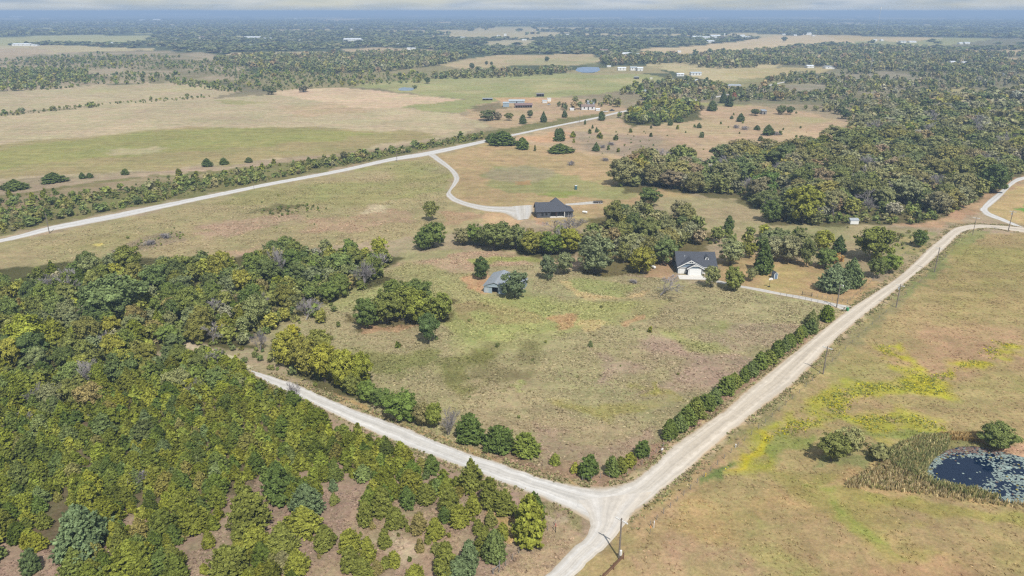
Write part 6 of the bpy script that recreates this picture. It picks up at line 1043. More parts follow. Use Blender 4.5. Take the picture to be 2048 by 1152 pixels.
# --- metal barn with a lean-to
g = G(967.7, 585); BR = thing('metal_barn', 'weathered pale-blue metal barn with an open doorway, half behind a round tree', 'barn', (g[0], g[1], 0), math.radians(-14))
m = MB(); m.box(0, 2.9, 0, .12, -.1, 2.65); m.box(5.0, 7.4, 0, .12, -.1, 2.65); m.box(2.9, 5.0, 0, .12, 2.2, 2.65); m.box(0, .12, .12, 13, -.1, 2.65); m.box(7.28, 7.4, .12, 13, -.1, 2.65); m.box(0, 7.4, 13, 13.12, -.1, 2.65); m.extrude([(0, 2.65), (7.4, 2.65), (3.7, 3.85)], 'y', 0, .12); m.extrude([(0, 2.65), (7.4, 2.65), (3.7, 3.85)], 'y', 13.0, 13.12); m.build('wall', M_TINWALL, BR)
rf = MB(); gable(rf, 0, 7.4, 0, 13.1, 2.72, 4.0, 'y', .3, .07); roof = rf.build('roof', M_TIN, BR)
q = MB()
for k in range(14):
    for s in (-1, 1):
        y = .05 + k; xo = -.3 if s < 0 else 7.7; q.tube([(3.7, y, 4.05), (xo, y, 2.66)], .035, 4)
q.build('roof_rib', M_TIN, roof); MB().box(2.9, 5.0, 2.0, 2.1, -.05, 2.2).build('interior_shade_sheet', M_DARK, BR); MB().box(.5, 1.7, -.05, .0, .1, 1.9).build('door', M_BLUEROOF, BR); MB().box(-.3, 7.7, -.34, -.22, 2.5, 2.62).build('trim', M_BLUEROOF, BR)  # black sheet behind the doorway stands in for the shade inside
q = MB(); q.box(7.4, 12.8, 7.0, 7.1, -.1, 2.0); q.box(12.7, 12.8, 7.1, 10.4, -.1, 1.9); q.box(7.4, 12.8, 10.4, 10.5, -.1, 2.3); q.build('lean_to_wall', M_TINWALL, BR); MB().slab([(7.3, 6.7, 2.1), (13.1, 6.7, 2.0), (13.1, 10.8, 2.7), (7.3, 10.8, 2.8)], .07).build('lean_to_roof', M_TIN, BR)

# --- the other buildings
def simple(x0, x1, yb, hpx_wall, depth, label, wall=M_SIDING, roofm=M_WHITEROOF, name='house', cat='house', rise=.18, ax='x', rz=0, wins=0, door=False, roof='gable', open_front=False, chimney=False):
    """a building whose front spans photo px x0..x1 at base yb, wall height given in px"""
    a, b = G(x0, yb), G(x1, yb); wd = float(np.hypot(*(b - a)[:2])); h = max(1.8, top_z((x0 + x1) / 2, yb, yb - hpx_wall)); rz_ = math.atan2(b[1] - a[1], b[0] - a[0]) + rz
    t = thing(name, label, cat, (a[0], a[1], 0), rz_); zr = h + (rise * (depth if ax == 'x' else wd) * .5 * 2 * .7)
    m = MB()
    if open_front:
        for k in np.linspace(.1, wd - .1, 4): m.box(k - .12, k + .12, 0, .24, -.1, h - .03)
        m.box(0, wd, depth - .2, depth, -.1, h - .03); m.box(0, .15, .25, depth - .21, -.1, h - .03); m.box(wd - .15, wd, .25, depth - .21, -.1, h - .03)
    elif roof == 'gable': house_walls(m, 0, wd, 0, depth, h, zr, ax)
    else: m.box(0, wd, 0, depth, -.1, h - .03)
    m.build('wall', wall, t); r = MB()
    if roof == 'gable': gable(r, 0, wd, 0, depth, h + .05, zr, ax, min(.4, wd * .05), .14)
    else: r.slab([(-.3, -.3, h + .08), (wd + .3, -.3, h + .08), (wd + .3, depth + .3, h + .08 + rise * 2), (-.3, depth + .3, h + .08 + rise * 2)], .12)
    ro = r.build('roof', roofm, t)
    if chimney: MB().box(wd * .3, wd * .3 + .7, depth * .5, depth * .5 + .7, zr - .6, zr + .9).build('chimney', M_TANWALL, ro)
    for k in range(wins):
        xc = wd * (k + .7) / (wins + .4); ww = min(.6, wd / (wins + 1) * .3); front_frame(t, 'window', xc - ww, xc + ww, h * .38, h * .8, 0, M_GLASS, M_WHITE, .08)
    if door: MB().box(wd * .5 - .5, wd * .5 + .5, -.05, -.002, 0, min(2.1, h * .8)).build('door', M_DARK, t)
    return t
# long farm barn: white end wall with two dark doors, open dark front
g0, g1 = G(1031, 216), G(1060, 215); rz_ = math.atan2(g1[1] - g0[1], g1[0] - g0[0]) - .14
t = thing('stable_barn', 'long low barn with a red-brown roof and white end wall', 'barn', (g0[0], g0[1], 0), rz_); m = MB()
for k in range(8): m.box(k * 2.35, k * 2.35 + .25, 0, .25, -.1, 2.7)
m.box(0, 16.7, 6.8, 7.0, -.1, 2.7); m.box(0, .2, .26, 6.79, -.1, 2.7); m.box(16.5, 16.7, .26, 6.79, -.1, 2.7); m.box(.3, 16.4, 3.2, 3.35, -.1, 2.6); m.build('wall', M_WOODGREY, t); rf = MB(); gable(rf, 0, 16.9, 0, 7, 2.8, 4.4, 'x', .5, .12); rf.build('roof', M_RUSTROOF, t)
MB().extrude([(.0, -.05), (7.0, -.05), (7.0, 2.68), (3.5, 4.2), (.0, 2.68)], 'x', 16.72, 16.85).build('end_wall', M_WHITE, t)
for y0 in (1.3, 4.0): MB().box(16.86, 16.9, y0, y0 + 1.6, 0, 2.4).build('barn_door', M_DARK, t)
simple(1006, 1018, 214, 8, 7, 'blue-grey metal shed at the left end of the farm barns', M_TINWALL, M_BLUEROOF, 'metal_shed', 'shed', roof='flat', rise=.2)
simple(1018, 1049, 206.5, 4.5, 12, 'pale metal-roofed barn behind the red-roofed barn', M_TINWALL, M_BLUEROOF, 'metal_barn', 'barn', rise=.12, door=True)
simple(1073, 1088, 193.5, 5.5, 6, 'small open dark shed above the farm', M_WOODGREY, M_WOODGREY, 'open_shed', 'shed', roof='flat', open_front=True)
simple(965, 985, 200.8, 2.6, 4, 'low dark shelter left of the farm', M_WOODGREY, M_GREYROOF, 'open_shed', 'shelter', roof='flat', open_front=True)
simple(1085, 1094, 206, 4.5, 5, 'small white shed among clutter right of the farm barns', M_SIDING, M_BLUEROOF, 'small_shed', 'shed'); simple(1095, 1102, 203, 6, 4, 'tall white trailer box right of the farm barns', M_WHITE, M_WHITEROOF, 'storage_box', 'trailer', roof='flat', rise=.05)
simple(1163, 1190, 220, 7, 9, 'white house with a brown roof beside the far road', M_SIDING, M_BROWNROOF, 'bungalow', 'house', rise=.26, wins=3, door=True, chimney=True); simple(1175, 1189, 208.5, 5, 7, 'grey shed behind the brown-roofed house', M_TINWALL, M_GREYROOF, 'small_shed', 'shed', door=True); simple(1140, 1148, 221, 4, 4, 'small white shed left of the brown-roofed house', M_SIDING, M_WHITEROOF, 'small_shed', 'shed'); simple(1192, 1200, 222, 4, 4, 'small white hut right of the brown-roofed house', M_SIDING, M_WHITEROOF, 'small_shed', 'shed')
simple(1236, 1252, 141, 5.2, 9, 'white mobile home right of the blue pond, leftmost of three', M_WHITE, M_WHITEROOF, 'mobile_home', 'mobile home', wins=2); simple(1261, 1274, 141, 6, 10, 'white house right of the blue pond, middle of three', M_WHITE, M_BLUEROOF, 'white_house', 'house', wins=2); simple(1275, 1286, 142, 6, 10, 'white barn right of the blue pond, rightmost of three', M_SIDING, M_WHITEROOF, 'white_barn', 'barn', door=True)
simple(1214, 1222, 134, 2.6, 6, 'small white trailer on the bank right of the blue pond', M_WHITE, M_WHITEROOF, 'small_trailer', 'trailer', roof='flat', rise=.1); simple(1269, 1278, 158, 3.5, 7, 'dark open shed at the green pasture\'s right end', M_WOODGREY, M_GREYROOF, 'open_shed', 'shed', roof='flat', open_front=True); simple(1300, 1305, 158.5, 3, 4, 'small cream box shed alone in the pasture', M_CREAM, M_CREAM, 'box_shed', 'shed', roof='flat', rise=.05)
simple(1354, 1368, 152.5, 4.6, 8, 'white mobile home left of the pale-roofed house among far trees', M_WHITE, M_WHITEROOF, 'mobile_home', 'mobile home', wins=2); simple(1382, 1403, 151, 5, 11, 'pale blue-roofed house among the far trees', M_SIDING, M_BLUEROOF, 'far_house', 'house', wins=3); simple(1364, 1389, 172, 5.5, 14, 'long pale metal-roofed shed behind the green thicket', M_TINWALL, M_BLUEROOF, 'long_shed', 'shed', rise=.15); simple(1390, 1401, 165.5, 4.8, 7, 'cream garage with a dark door beside the long pale shed', M_CREAM, M_WHITEROOF, 'garage', 'garage', door=True); simple(1343, 1350, 163.5, 5, 4, 'cream hut left of the long pale shed', M_CREAM, M_CREAM, 'box_shed', 'hut', roof='flat', rise=.05); simple(1409, 1415, 164, 2.6, 5, 'white car port right of the cream garage', M_WHITE, M_WHITEROOF, 'car_port', 'car port', roof='flat', rise=.1); simple(1453, 1482, 176, 4.6, 10, 'grey-roofed house in the trees at the end of the track', M_TANWALL, M_GREYROOF, 'far_house', 'house', rise=.22, wins=3); simple(1286, 1299, 192, 7, 10, 'white house half hidden behind trees above the green thicket', M_SIDING, M_BLUEROOF, 'far_house', 'house', rise=.5, wins=1, ax='y')
simple(1243, 1266, 112, 3.6, 24, 'long white metal-roofed building, left of two behind the pines', M_WHITE, M_WHITEROOF, 'metal_building', 'building'); simple(1270, 1297, 113, 3.6, 20, 'long grey metal-roofed building, right of two behind the pines', M_TINWALL, M_BLUEROOF, 'metal_building', 'building')
t = simple(1524, 1533, 229, 7, 6, 'small grey shed alone on the dry hill', M_WOODGREY, M_TIN, 'hill_shed', 'shed', roof='flat', rise=.4, door=True)
t = simple(1700.5, 1717, 448.5, 7.5, 3.2, 'small white shed with a grey roof at the edge of the right wood', M_WHITE, M_GREYROOF, 'garden_shed', 'shed', rise=.34)
# far white buildings
for x0, x1, yb, hp, dp, lb, rm in [
 (24, 60, 92, 3.6, 22, 'long white building at the left edge before the first far trees', M_WHITEROOF), (62, 75, 92.5, 2.4, 12, 'small white shed right of the long building at the left edge', M_WHITEROOF), (218, 229, 88.5, 3.2, 14, 'white barn among far trees at the left, bigger of two', M_WHITEROOF), (230, 239, 89, 3.0, 12, 'white shed beside the white barn among the far left trees', M_WHITEROOF), (349, 359, 82.5, 3, 14, 'white-roofed barn in the far left field', M_WHITEROOF), (368, 378, 87, 3, 14, 'pale grey-roofed house in the far left trees', M_GREYROOF), (398, 409, 79, 5, 18, 'brown gabled house standing above the far left trees', M_BROWNROOF),
 (487, 520, 79, 4.4, 26, 'long tall white building left of the centre', M_WHITEROOF), (523, 544, 80, 3, 22, 'lower white wing right of the long tall white building', M_WHITEROOF), (577, 586, 82, 2.5, 12, 'white house below the long tall white building', M_WHITEROOF), (596, 601, 81.5, 2.4, 10, 'little white shed right of the white house', M_WHITEROOF), (498, 506, 92.5, 3, 12, 'white cottage left in the dark grove', M_WHITEROOF), (555, 562, 95.5, 2.6, 10, 'white cottage in the middle of the dark grove', M_WHITEROOF), (441, 452, 105.5, 3.4, 10, 'cream shed with dark door at the tan strip\'s left end', M_BROWNROOF), (687, 722, 82.5, 4.4, 24, 'white building with a row of dark openings', M_WHITEROOF), (722, 732, 83.5, 3, 20, 'blue-grey wing right of the building with dark openings', M_BLUEROOF), (793, 808, 93, 4.5, 16, 'white-roofed house by the pale field', M_WHITEROOF), (814, 821, 100, 4, 10, 'white house, left of two by the pale field', M_WHITEROOF), (823, 831, 101, 4.5, 12, 'white house, right of two by the pale field', M_WHITEROOF), (814, 820, 76, 1.8, 10, 'tiny white house far in the central trees', M_WHITEROOF), (921, 930, 79, 4.5, 14, 'bright white gabled house in the central distance', M_WHITEROOF), (954, 962, 79, 2.6, 12, 'white house right of the bright gabled house', M_WHITEROOF), (994, 1000, 73.5, 2.6, 10, 'white house, left of two near the middle', M_WHITEROOF), (1008, 1013, 72, 4, 10, 'white house, right of two near the middle', M_WHITEROOF), (1044, 1053, 82, 2.6, 14, 'long white trailer in the middle distance', M_WHITEROOF), (1048, 1055, 104, 4, 10, 'white gabled house in the trees below the long trailer', M_WHITEROOF), (1079, 1086, 107, 2.8, 8, 'white shed at the pasture\'s upper edge', M_WHITEROOF), (1127, 1136, 106, 2.4, 12, 'grey-white house at the pasture\'s upper edge', M_WHITEROOF), (1200, 1216, 106, 6, 18, 'pinkish house with a gable at the far pasture', M_BROWNROOF), (699, 705, 61, 3, 14, 'small white block alone in the far trees', M_WHITEROOF), (587, 593, 38, 1.6, 30, 'tiny white building at the horizon', M_WHITEROOF), (1098, 1105, 62.5, 1.6, 14, 'tiny white house far right of centre', M_WHITEROOF), (1080, 1090, 50, 1.6, 30, 'far white shed in the blue distance', M_WHITEROOF), (1130, 1140, 71, 2.4, 14, 'white house in the trees left of a white spire', M_WHITEROOF), (1356, 1362, 105, 2.6, 10, 'white house on the edge of the hill field', M_WHITEROOF),
 (1386, 1404, 77, 3.4, 30, 'leftmost large white shed of the far town', M_WHITEROOF), (1405, 1420, 79, 4.5, 26, 'second large white shed of the far town', M_WHITEROOF), (1422, 1441, 76, 4.4, 30, 'widest white shed of the far town', M_WHITEROOF), (1443, 1458, 79, 4, 26, 'tan block right of the white tower in the far town', M_BROWNROOF), (1460, 1474, 77, 3.6, 26, 'grey shed in the right part of the far town', M_GREYROOF), (1476, 1490, 74.5, 3.4, 26, 'white shed at the right of the far town', M_WHITEROOF), (1491, 1502, 77.5, 3, 22, 'rightmost shed of the far town at the hill field', M_WHITEROOF), (1415, 1433, 85.5, 3, 24, 'long white shed in front of the far town', M_WHITEROOF), (1606, 1623, 70, 3.6, 22, 'white farm building on top of the hill field', M_WHITEROOF), (1588, 1594, 72, 2.2, 14, 'small white house on the hill field\'s crest', M_WHITEROOF), (1565, 1571, 70.5, 2.4, 14, 'leftmost white house on the hill field\'s crest', M_WHITEROOF), (1625, 1630, 72.5, 2, 12, 'small house right of the hill\'s white farm building', M_WHITEROOF), (1747, 1754, 82.5, 3, 14, 'white house left of the far right pale field', M_WHITEROOF), (1762, 1767, 82, 2.6, 12, 'white shed left of the far right pale field', M_WHITEROOF), (1801, 1812, 86, 3.4, 16, 'bluish white shed in the far right pale field', M_BLUEROOF), (1819, 1833, 85.5, 2.4, 18, 'long white shed in the far right pale field', M_WHITEROOF), (1919, 1926, 88.5, 2.8, 14, 'white house, left of two in far right woods', M_WHITEROOF), (1930, 1940, 88, 2.8, 16, 'white house, right of two in far right woods', M_WHITEROOF), (1615, 1628, 136, 4, 14, 'white house with a pale roof on the meadow behind the pines', M_WHITEROOF), (1651, 1672, 137.5, 4, 14, 'long grey house on the meadow behind the pines', M_GREYROOF), (1749, 1762, 128, 5, 14, 'white gabled house deep in the right woods', M_WHITEROOF), (1854, 1874, 119, 3, 16, 'grey long house in the far right clearing', M_GREYROOF), (1902, 1912, 127.5, 4, 12, 'white house, left of three by the far right field', M_WHITEROOF), (1914, 1924, 126, 3.6, 12, 'white house, middle of three by the far right field', M_WHITEROOF), (1926, 1937, 128, 3.2, 12, 'white house, right of three by the far right field', M_WHITEROOF), (2008, 2020, 153, 5, 10, 'grey shed by the far field at the right edge', M_GREYROOF),
 (306, 320, 43.5, 4, 60, 'tall white block in the blue distance at the left', M_WHITEROOF), (278, 287, 42.5, 2.2, 50, 'small white block left of the tall white block', M_WHITEROOF), (280, 418, 31, 1.8, 300, 'very long white warehouse near the horizon', M_WHITEROOF), (94, 114, 27.5, 1.3, 300, 'white warehouse at the far left horizon', M_WHITEROOF), (166, 194, 27.2, 1.0, 300, 'second white warehouse on the far left horizon', M_WHITEROOF), (19, 43, 34.5, 1.2, 120, 'white strip of buildings at the left edge below the horizon', M_WHITEROOF)]:
    nw = max(0, min(4, int((x1 - x0) / 8))) if yb > 74 else 0
    simple(x0, x1, yb, hp, dp, lb, (M_CREAM if 'cream' in lb or 'pinkish' in lb or 'tan' in lb or 'brown' in lb else M_WHITE), rm, 'distant_building', 'building', rise=.14, wins=nw)

# ------------------------------------------------------------------ poles, fences and small things
ROADDIR = G(1790, 580) - G(1450, 860); ROADAZ = math.atan2(ROADDIR[1], ROADDIR[0])
def pole(x, yb, yt, label, cross=1, can=False, lamp=False, rad=.19, az=ROADAZ, lean=(0, 0), low=False):
    g = G(x, yb); h = top_z(x, yb, yt); t = thing('utility_pole', label, 'utility pole', (g[0], g[1], 0), az + math.pi / 2 if az is not None else 0, 'utility poles along the roads')
    MB().tube([(0, 0, -.5), (lean[0], lean[1], h)], [rad, rad * .7], 8).build('pole', M_POLE, t)
    if cross:
        c = MB().box(-1.3, 1.3, -.09, .09, h - .58, h - .38).build('crossarm', M_CROSS, t, loc=(lean[0], lean[1], 0)); i = MB()
        for k in (-1.1, -.45, .45, 1.1): i.tube([(k, 0, h - .4), (k, 0, h - .2)], [.05, .035], 6)
        i.build('insulator', M_CERAMIC, c)
    if can: MB().tube([(.32, 0, h - 1.9), (.32, 0, h - 1.0)], [.2, .2], 10).build('transformer', M_CERAMIC, t)
    if low: MB().box(-.42, -.16, -.22, .2, .9, 1.9).build('meter_box', M_WHITE, t)
    if lamp:
        a = MB().tube([(0, 0, h - .3), (-.5, 0, h - .05), (-.9, 0, h - .05)], .04, 6).build('lamp_arm', M_CERAMIC, t); MB().tube([(-.9, 0, h - .28), (-.9, 0, h + .02)], [.2, .12], 8).build('lamp_head', M_WHITE, a)
    return t
pole(1238, 1117, 1036, 'pole with a pale crossarm and white box beside the rusty pipe fence', low=True); pole(1646, 748, 691, 'pole beside the middle of the main road, above the yellow flowers'); pole(1792, 615, 567, 'pole with crossarm and can opposite the yard driveway', can=True); pole(1868.7, 544.5, 493, 'pole beside the main road just before its bend'); pole(1945, 470, 433, 'slim pole at the outside of the road bend', rad=.13); pole(2016, 463, 420, 'pole with a transformer where the white road joins', can=True); pole(1673, 615, 568, 'thick lamp pole at the mouth of the yard driveway', cross=0, lamp=True, rad=.2); pole(99, 467, 422, 'leaning pole beside the far gravel road at the left', cross=0, lean=(-.6, 0)); pole(794, 323, 302, 'bare pole beside the far gravel road before the driveway', cross=0); pole(508.5, 380, 371, 'short pole by the far gravel road', cross=0, rad=.12); pole(1159.5, 244.5, 224.5, 'thin pole by the far road near the farm'); pole(1265, 194, 182, 'thin pole near the white house above the thicket'); pole(1337, 178, 170, 'thin pole left of the long pale shed', cross=0); pole(1361, 137, 128, 'pale pole before the pine belt'); pole(1462, 140, 132, 'pole at the right of the pine belt', cross=0); pole(1268, 131, 125, 'pole above the white mobile home', cross=0)
def rails(name, label, pts, rail_z, rad, m, post_h, cat='fence', group=None, post_r=None, wire=False):
    P = [np.append(G(x, y)[:2], 0) for x, y in pts]; t = thing(name, label, cat, tuple(P[0]), 0, group); L0 = P[0]
    for p in P:
        q = p - L0; MB().tube([(q[0], q[1], -.2), (q[0], q[1], post_h)], post_r or rad * 1.5, 6).build('post', m, t)
    for z in rail_z:
        MB().tube([tuple(p - L0 + [0, 0, z]) for p in P], rad, 5).build('wire' if wire else 'rail', M_WIRE if wire else m, t)
    return t
rails('pipe_fence', 'rust-brown pipe fence at the photo\'s bottom edge below the first pole', [(1246.5, 1118.5), (1227, 1139), (1206, 1160), (1190, 1176)], (.45, .8, 1.1), .06, M_RUST, 1.45, post_r=.11)
rails('tube_gate', 'black tube gate standing open by the yard driveway', [(1604, 590), (1623, 592.5)], (.3, .6, .9, 1.2), .035, M_BLACK, 1.35, 'gate', post_r=.09)
def wire_fence(label, pts, n, h=1.2, m=M_WOODGREY):
    D, _ = resample(np.array(pts, float), n); return rails('wire_fence', label, [tuple(d) for d in D], (.4, .75, 1.1), .007, m, h, 'fence', post_r=.06, wire=True)
wire_fence('wire fence on the near side of the yard driveway', [(1560, 592), (1620, 603), (1660, 611.5)], 9); wire_fence('wire fence on the yard side of the driveway', [(1624, 594), (1660, 600), (1694, 607)], 8); wire_fence('wire fence between the yard and the main road', [(1694, 606), (1760, 551), (1830, 492)], 22); wire_fence('wire fence at the right of the main road', [(1300, 1052), (1440, 925), (1600, 785), (1700, 690), (1850, 556), (1905, 503)], 46); wire_fence('wire fence at the cedar slope\'s right edge', [(998, 1145), (1050, 1095), (1110, 1050)], 9); wire_fence('wire fence along the front of the central meadow', [(1165, 962), (1260, 948), (1340, 884)], 12)
q = thing('fence_brace', 'grey wooden fence brace at the bottom edge, right of the cedars', 'fence brace', tuple(G(986, 1149)), 0); e_ = G(999, 1138) - G(986, 1149)
MB().tube([(0, 0, -.2), (0, 0, 1.3)], .10, 7).build('post', M_WOODGREY, q); MB().tube([(e_[0], e_[1], -.2), (e_[0], e_[1], 1.75)], .10, 7).build('post', M_WOODGREY, q); MB().tube([(0, 0, 1.0), (e_[0], e_[1], 1.0)], .06, 6).build('rail', M_WOODGREY, q)
M_ORANGE = plain('orange_plastic', (.75, .28, .05), .5, .08, 3); M_YELLOW = plain('yellow_plastic', (.75, .52, .06), .5, .08, 3); M_REDP = plain('faded_red', (.55, .20, .15), .6, .1, 3); M_GREENP = plain('green_plastic', (.06, .28, .13), .5, .1, 3)
def marker(x, yb, yt, label, top, body, name='marker_post', rad=.06, frac=.3):
    g = G(x, yb); h = max(.7, top_z(x, yb, yt)); t = thing(name, label, 'marker post', tuple(g)); MB().tube([(0, 0, -.1), (0, 0, h * (1 - frac))], rad, 8).build('post', body, t); MB().tube([(0, 0, h * (1 - frac) + .002), (0, 0, h * .98), (0, 0, h)], [rad * 1.5, rad * 1.5, rad * .8], 8).build('cap', top, t)
marker(1307.5, 1056, 1041.5, 'slim white marker post in the pasture near the junction', M_WHITE, M_WHITE); marker(1300, 1068, 1051, 'orange-topped marker post left of the white one', M_ORANGE, M_POLE, rad=.05); marker(1411, 953, 946, 'short yellow marker in the ditch right of the main road', M_YELLOW, M_YELLOW); marker(1471, 895, 888, 'white utility riser beside the main road', M_WHITE, M_CERAMIC, 'utility_riser', .1); marker(1188.5, 951, 942, 'white post in the corner cedar clump', M_WHITE, M_WHITE); marker(1111, 1065, 1047, 'red-topped dark post by the biggest cedar', M_REDP, M_BLACK, rad=.06)
def mailbox(x, yb, label, bm, s=1.0):
    t = thing('mailbox', label, 'mailbox', tuple(G(x, yb)), ROADAZ); MB().box(-.06, .06, -.06, .06, -.1, 1.05 * s).build('post', M_POLE, t)
    b = MB(); b.extrude([(-.14, 1.05 * s), (.14, 1.05 * s), (.14, 1.22 * s), (.08, 1.33 * s), (-.08, 1.33 * s), (-.14, 1.22 * s)], 'x', -.3, .3); bo = b.build('box', bm, t); MB().box(-.1, 0, -.17, -.145, 1.2 * s, 1.42 * s).build('flag', M_REDP, bo)
mailbox(1323.5, 908.5, 'pale mailbox by the road near the lone dense cedar', M_WHITE, 1.1); mailbox(1687, 623, 'black mailbox next to the green bin', M_BLACK)
t = thing('wheelie_bin', 'green rubbish bin at the mouth of the yard driveway', 'rubbish bin', tuple(G(1694.5, 622)), .4)
m = MB(); m.add([(-.27, -.3, .08), (.27, -.3, .08), (.27, .3, .08), (-.27, .3, .08), (-.33, -.37, 1.02), (.33, -.37, 1.02), (.33, .37, 1.02), (-.33, .37, 1.02)], [(3, 2, 1, 0), (4, 5, 6, 7), (0, 1, 5, 4), (1, 2, 6, 5), (2, 3, 7, 6), (3, 0, 4, 7)]); m.build('bin_body', M_GREENP, t); MB().slab([(-.36, -.42, 1.06), (.36, -.42, 1.06), (.36, .4, 1.14), (-.36, .4, 1.14)], .04).build('lid', M_GREENP, t)
for s in (-1, 1): MB().tube([(s * .3, .32, .1), (s * .36, .32, .1)], .1, 10).build('wheel', M_BLACK, t)
def tank(x, yb, label, az):
    t = thing('propane_tank', label, 'gas tank', tuple(G(x, yb)), az); b = MB(); n = 9; rr = .48
    b.tube([(-1.35, 0, .75), (-1.25, 0, .75), (-1.05, 0, .75), (1.05, 0, .75), (1.25, 0, .75), (1.35, 0, .75)], [.08, rr * .7, rr, rr, rr * .7, .08], 14); b.build('tank', M_WHITE, t); MB().tube([(0, 0, 1.2), (0, 0, 1.42)], [.18, .16], 10).build('valve_dome', M_WHITE, t)
    for s in (-.8, .8): MB().box(s - .1, s + .1, -.35, .35, 0, .42).build('foot', M_CONC, t)
tank(1306, 537, 'white gas tank on red soil left of the white house', math.radians(118)); tank(1169.5, 427, 'white gas tank in grass right of the dark house', math.radians(150))
t = thing('basketball_hoop', 'basketball hoop with a white backboard beside the yard driveway', 'basketball hoop', tuple(G(1538.5, 574)), math.radians(10)); MB().tube([(0, 0, -.1), (0, 0, 2.6), (0, -.35, 3.1)], .06, 8).build('post', M_BLACK, t); MB().box(-.4, .4, -.1, .7, 0, .14).build('base', M_BLACK, t)
b = MB(); pr_ = [(math.cos(a) * .75, 3.1 + math.sin(a) * .5) for a in np.linspace(0, math.pi, 9)]; b.extrude(pr_ + [(-.75, 2.75), (.75, 2.75)], 'y', -.46, -.40); bb = b.build('backboard', M_WHITE, t); MB().tube([(.23 * math.cos(a), -.70 + .23 * math.sin(a), 3.0) for a in np.linspace(0, 6.2832, 13)], .02, 5).build('rim', M_ORANGE, bb)
t = thing('playhouse', 'small blue playhouse with white trim and a dark roof in the yard', 'playhouse', tuple(G(1547.5, 558.5)), math.radians(14)); m = MB(); m.extrude([(0, 0), (1.5, 0), (1.5, 1.9), (.75, 2.6), (0, 1.9)], 'y', 0, 1.7); m.build('wall', M_BLUESHAKE, t); r = MB(); gable(r, 0, 1.5, 0, 1.7, 2.0, 2.72, 'y', .15, .07); r.build('roof', M_SHINGLE, t)
m = MB(); m.box(-.02, .16, -.04, -.002, 0, 1.85); m.box(1.34, 1.52, -.04, -.002, 0, 1.85); m.slab([(-.1, -.05, 1.92), (.75, -.05, 2.66), (.75, -.16, 2.66), (-.1, -.16, 1.92)], .16); m.slab([(1.6, -.05, 1.92), (.75, -.05, 2.66), (.75, -.16, 2.66), (1.6, -.16, 1.92)], .16); m.build('trim', M_WHITE, t); MB().box(.45, 1.05, -.03, -.002, .02, 1.6).build('door', plain('slate_blue_door', (.14, .2, .3), .6), t)
t = thing('portable_toilet', 'blue-green portable toilet in the grass behind the dark house', 'portable toilet', tuple(G(1151.5, 379)), .2); MB().box(-.6, .6, -.6, .6, .05, 2.1).build('cabin', plain('teal_plastic', (.05, .11, .125), .5, .1, 2), t); r = MB(); gable(r, -.6, .6, -.6, .6, 2.14, 2.36, 'x', .05, .05); r.build('roof', M_CERAMIC, t); MB().box(-.42, .42, -.63, -.602, .1, 1.95).build('door', plain('teal_door', (.06, .13, .145), .5), t)
t = thing('utility_trailer', 'low flat trailer parked on the gravel strip behind the dark house', 'trailer', tuple(G(1197, 406)), math.radians(8)); MB().box(-2.6, 2.2, -1.0, 1.0, .55, .68).build('deck', M_WOODGREY, t); f = MB(); [f.box(-2.6, 2.2, s * 1.0 - .04, s * 1.0 + .04, .68, .98) for s in (-1, 1)]; f.build('side_rail', M_BLACK, t); MB().tube([(2.2, 0, .6), (3.5, 0, .5)], .06, 6).build('drawbar', M_BLACK, t)
for s in (-1, 1):
    for xx in (-.4, .5): wv = MB().tube([(xx, s * 1.06, .35), (xx, s * 1.26, .35)], .34, 14).build('wheel', M_BLACK, t); MB().tube([(xx, s * 1.265, .35), (xx, s * 1.28, .35)], .18, 10).build('rim', M_WHITE, wv)
# radio mast and town silo
g = G(1739, 152); hm = top_z(1739, 152, 10); t = thing('radio_mast', 'thin lattice radio mast rising over the right horizon', 'radio mast', tuple(g)); m = MB()
for k in range(3): a = k * 2.094; m.tube([(.6 * math.cos(a), .6 * math.sin(a), 0), (.35 * math.cos(a), .35 * math.sin(a), hm)], .05, 4)
for i in range(int(hm / 3)):
    for k in range(3): a, b = k * 2.094, (k + 1) * 2.094; f_, f2 = .6 - .25 * i * 3 / hm, .6 - .25 * (i * 3 + 3) / hm; m.tube([(f_ * math.cos(a), f_ * math.sin(a), i * 3), (f2 * math.cos(b), f2 * math.sin(b), i * 3 + 3)], .025, 3)
m.build('mast', M_CERAMIC, t); MB().tube([(0, 0, hm - 6), (0, 0, hm - 3)], .6, 8).build('antenna', M_WHITE, t)
HTOP = hm
g = G(1448.5, 76); t = thing('white_silo', 'white tower standing above the sheds of the far town', 'silo', tuple(g)); hs = top_z(1448, 76, 66); MB().tube([(0, 0, 0), (0, 0, hs * .95)], 2.6, 14).build('cylinder', M_WHITE, t); MB().tube([(0, 0, hs * .95 + .02), (0, 0, hs)], [2.7, .4], 14).build('roof', M_WHITEROOF, t)
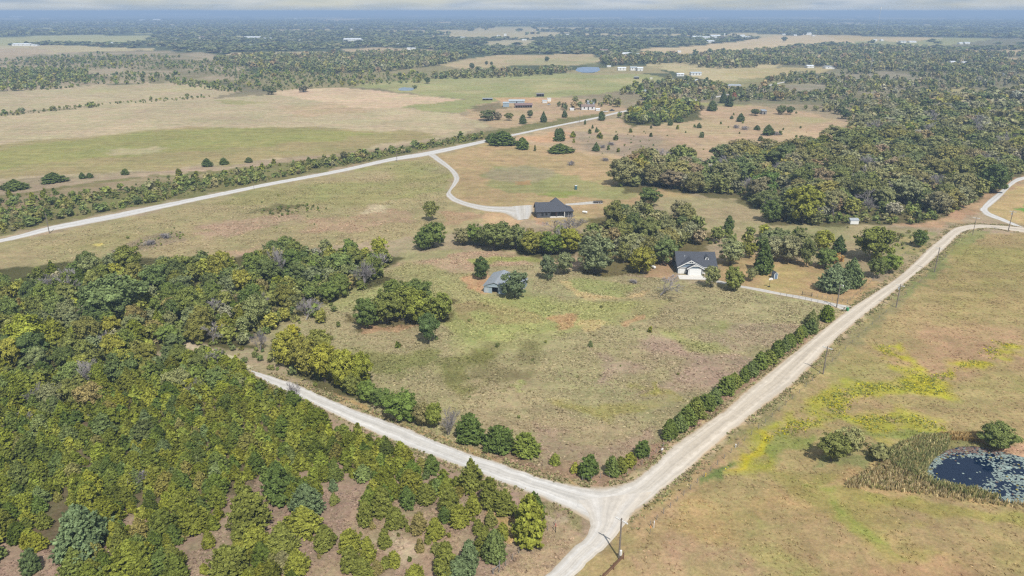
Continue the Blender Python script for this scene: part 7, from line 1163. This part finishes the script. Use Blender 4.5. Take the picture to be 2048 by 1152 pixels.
# brush piles
BM = bare_mb(np.random.default_rng(900), 2.4, .9, 4, .07, 7).mesh('brush_pile', M_TWIG, False)
for x, y, s, lb in [(1143, 330, 2.4, 'heap of grey dead brush in the dry field'), (1205, 296, 2.2, 'left heap of grey brush near the round scrub'), (1222, 290, 2.0, 'right heap of grey brush near the round scrub'), (1210, 322, 2.0, 'grey brush heap at the wood\'s upper left corner'), (1472, 256, 2.6, 'grey brush heap on the hill field, left'), (1490, 259, 2.8, 'grey brush heap on the hill field, middle'), (1552, 270, 2.6, 'grey brush beside the pointed cedar on the hill field'), (300, 490, 2.0, 'left brush heap in the upper left meadow'), (330, 476, 2.0, 'right brush heap in the upper left meadow'), (1266, 566, 1.3, 'dead brush and junk left of the dead bush')]:
    o = link('brush_pile', BM, loc=tuple(G(x, y)), rz=x); o.scale = (s, s, s * .6); tag(o, lb, 'brush pile', 'brush piles')
# clutter of the farmyard and the dark house's porch
def clutter(x, y, w_, d_, h_, m, label, name, cat, az=0.0):
    t = thing(name, label, cat, tuple(G(x, y)), az); MB().box(-w_ / 2, w_ / 2, -d_ / 2, d_ / 2, .35, h_ * .62).build('body', m, t); MB().extrude([(-w_ * .28, h_ * .62), (w_ * .22, h_ * .62), (w_ * .14, h_), (-w_ * .2, h_)], 'y', -d_ * .42, d_ * .42).build('cab', M_GLASS, t)
    for sx in (-.32, .32):
        for sy in (-1, 1): MB().tube([(sx * w_, sy * (d_ / 2 - .05), .34), (sx * w_, sy * (d_ / 2 + .08), .34)], .34, 12).build('wheel', M_BLACK, t)
clutter(1211, 224.5, 4.6, 1.8, 1.5, M_WHITE, 'white car parked beside the brown-roofed house', 'parked_car', 'car', .3); clutter(1224, 222, 4.8, 1.9, 1.7, M_DARKWALL, 'dark car parked on the far road by the farm', 'parked_car', 'car', .3); clutter(1098, 210, 4.6, 1.8, 1.5, M_CERAMIC, 'grey car among the clutter right of the farm barns', 'parked_car', 'car', 1.0)

# ------------------------------------------------------------------ the air
hz = MB().box(-47000, 47000, -1500, 47000, -2.6, max(HTOP, CAMH) + .6).mesh('haze', (hm_ := bpy.data.materials.new('haze_air')))
hm_.use_nodes = True; ht = hm_.node_tree; ht.nodes.clear(); ho = ht.nodes.new('ShaderNodeOutputMaterial'); pv = ht.nodes.new('ShaderNodeVolumePrincipled')
pv.inputs['Density Attribute'].default_value = ''; pv.inputs['Color'].default_value = (.48, .66, .93, 1); pv.inputs['Density'].default_value = .00023; pv.inputs['Anisotropy'].default_value = 0.0
ht.links.new(pv.outputs[0], ho.inputs['Volume']); o = link('haze', hz); o['kind'] = 'stuff'; o['label'] = 'blue summer haze over the land'
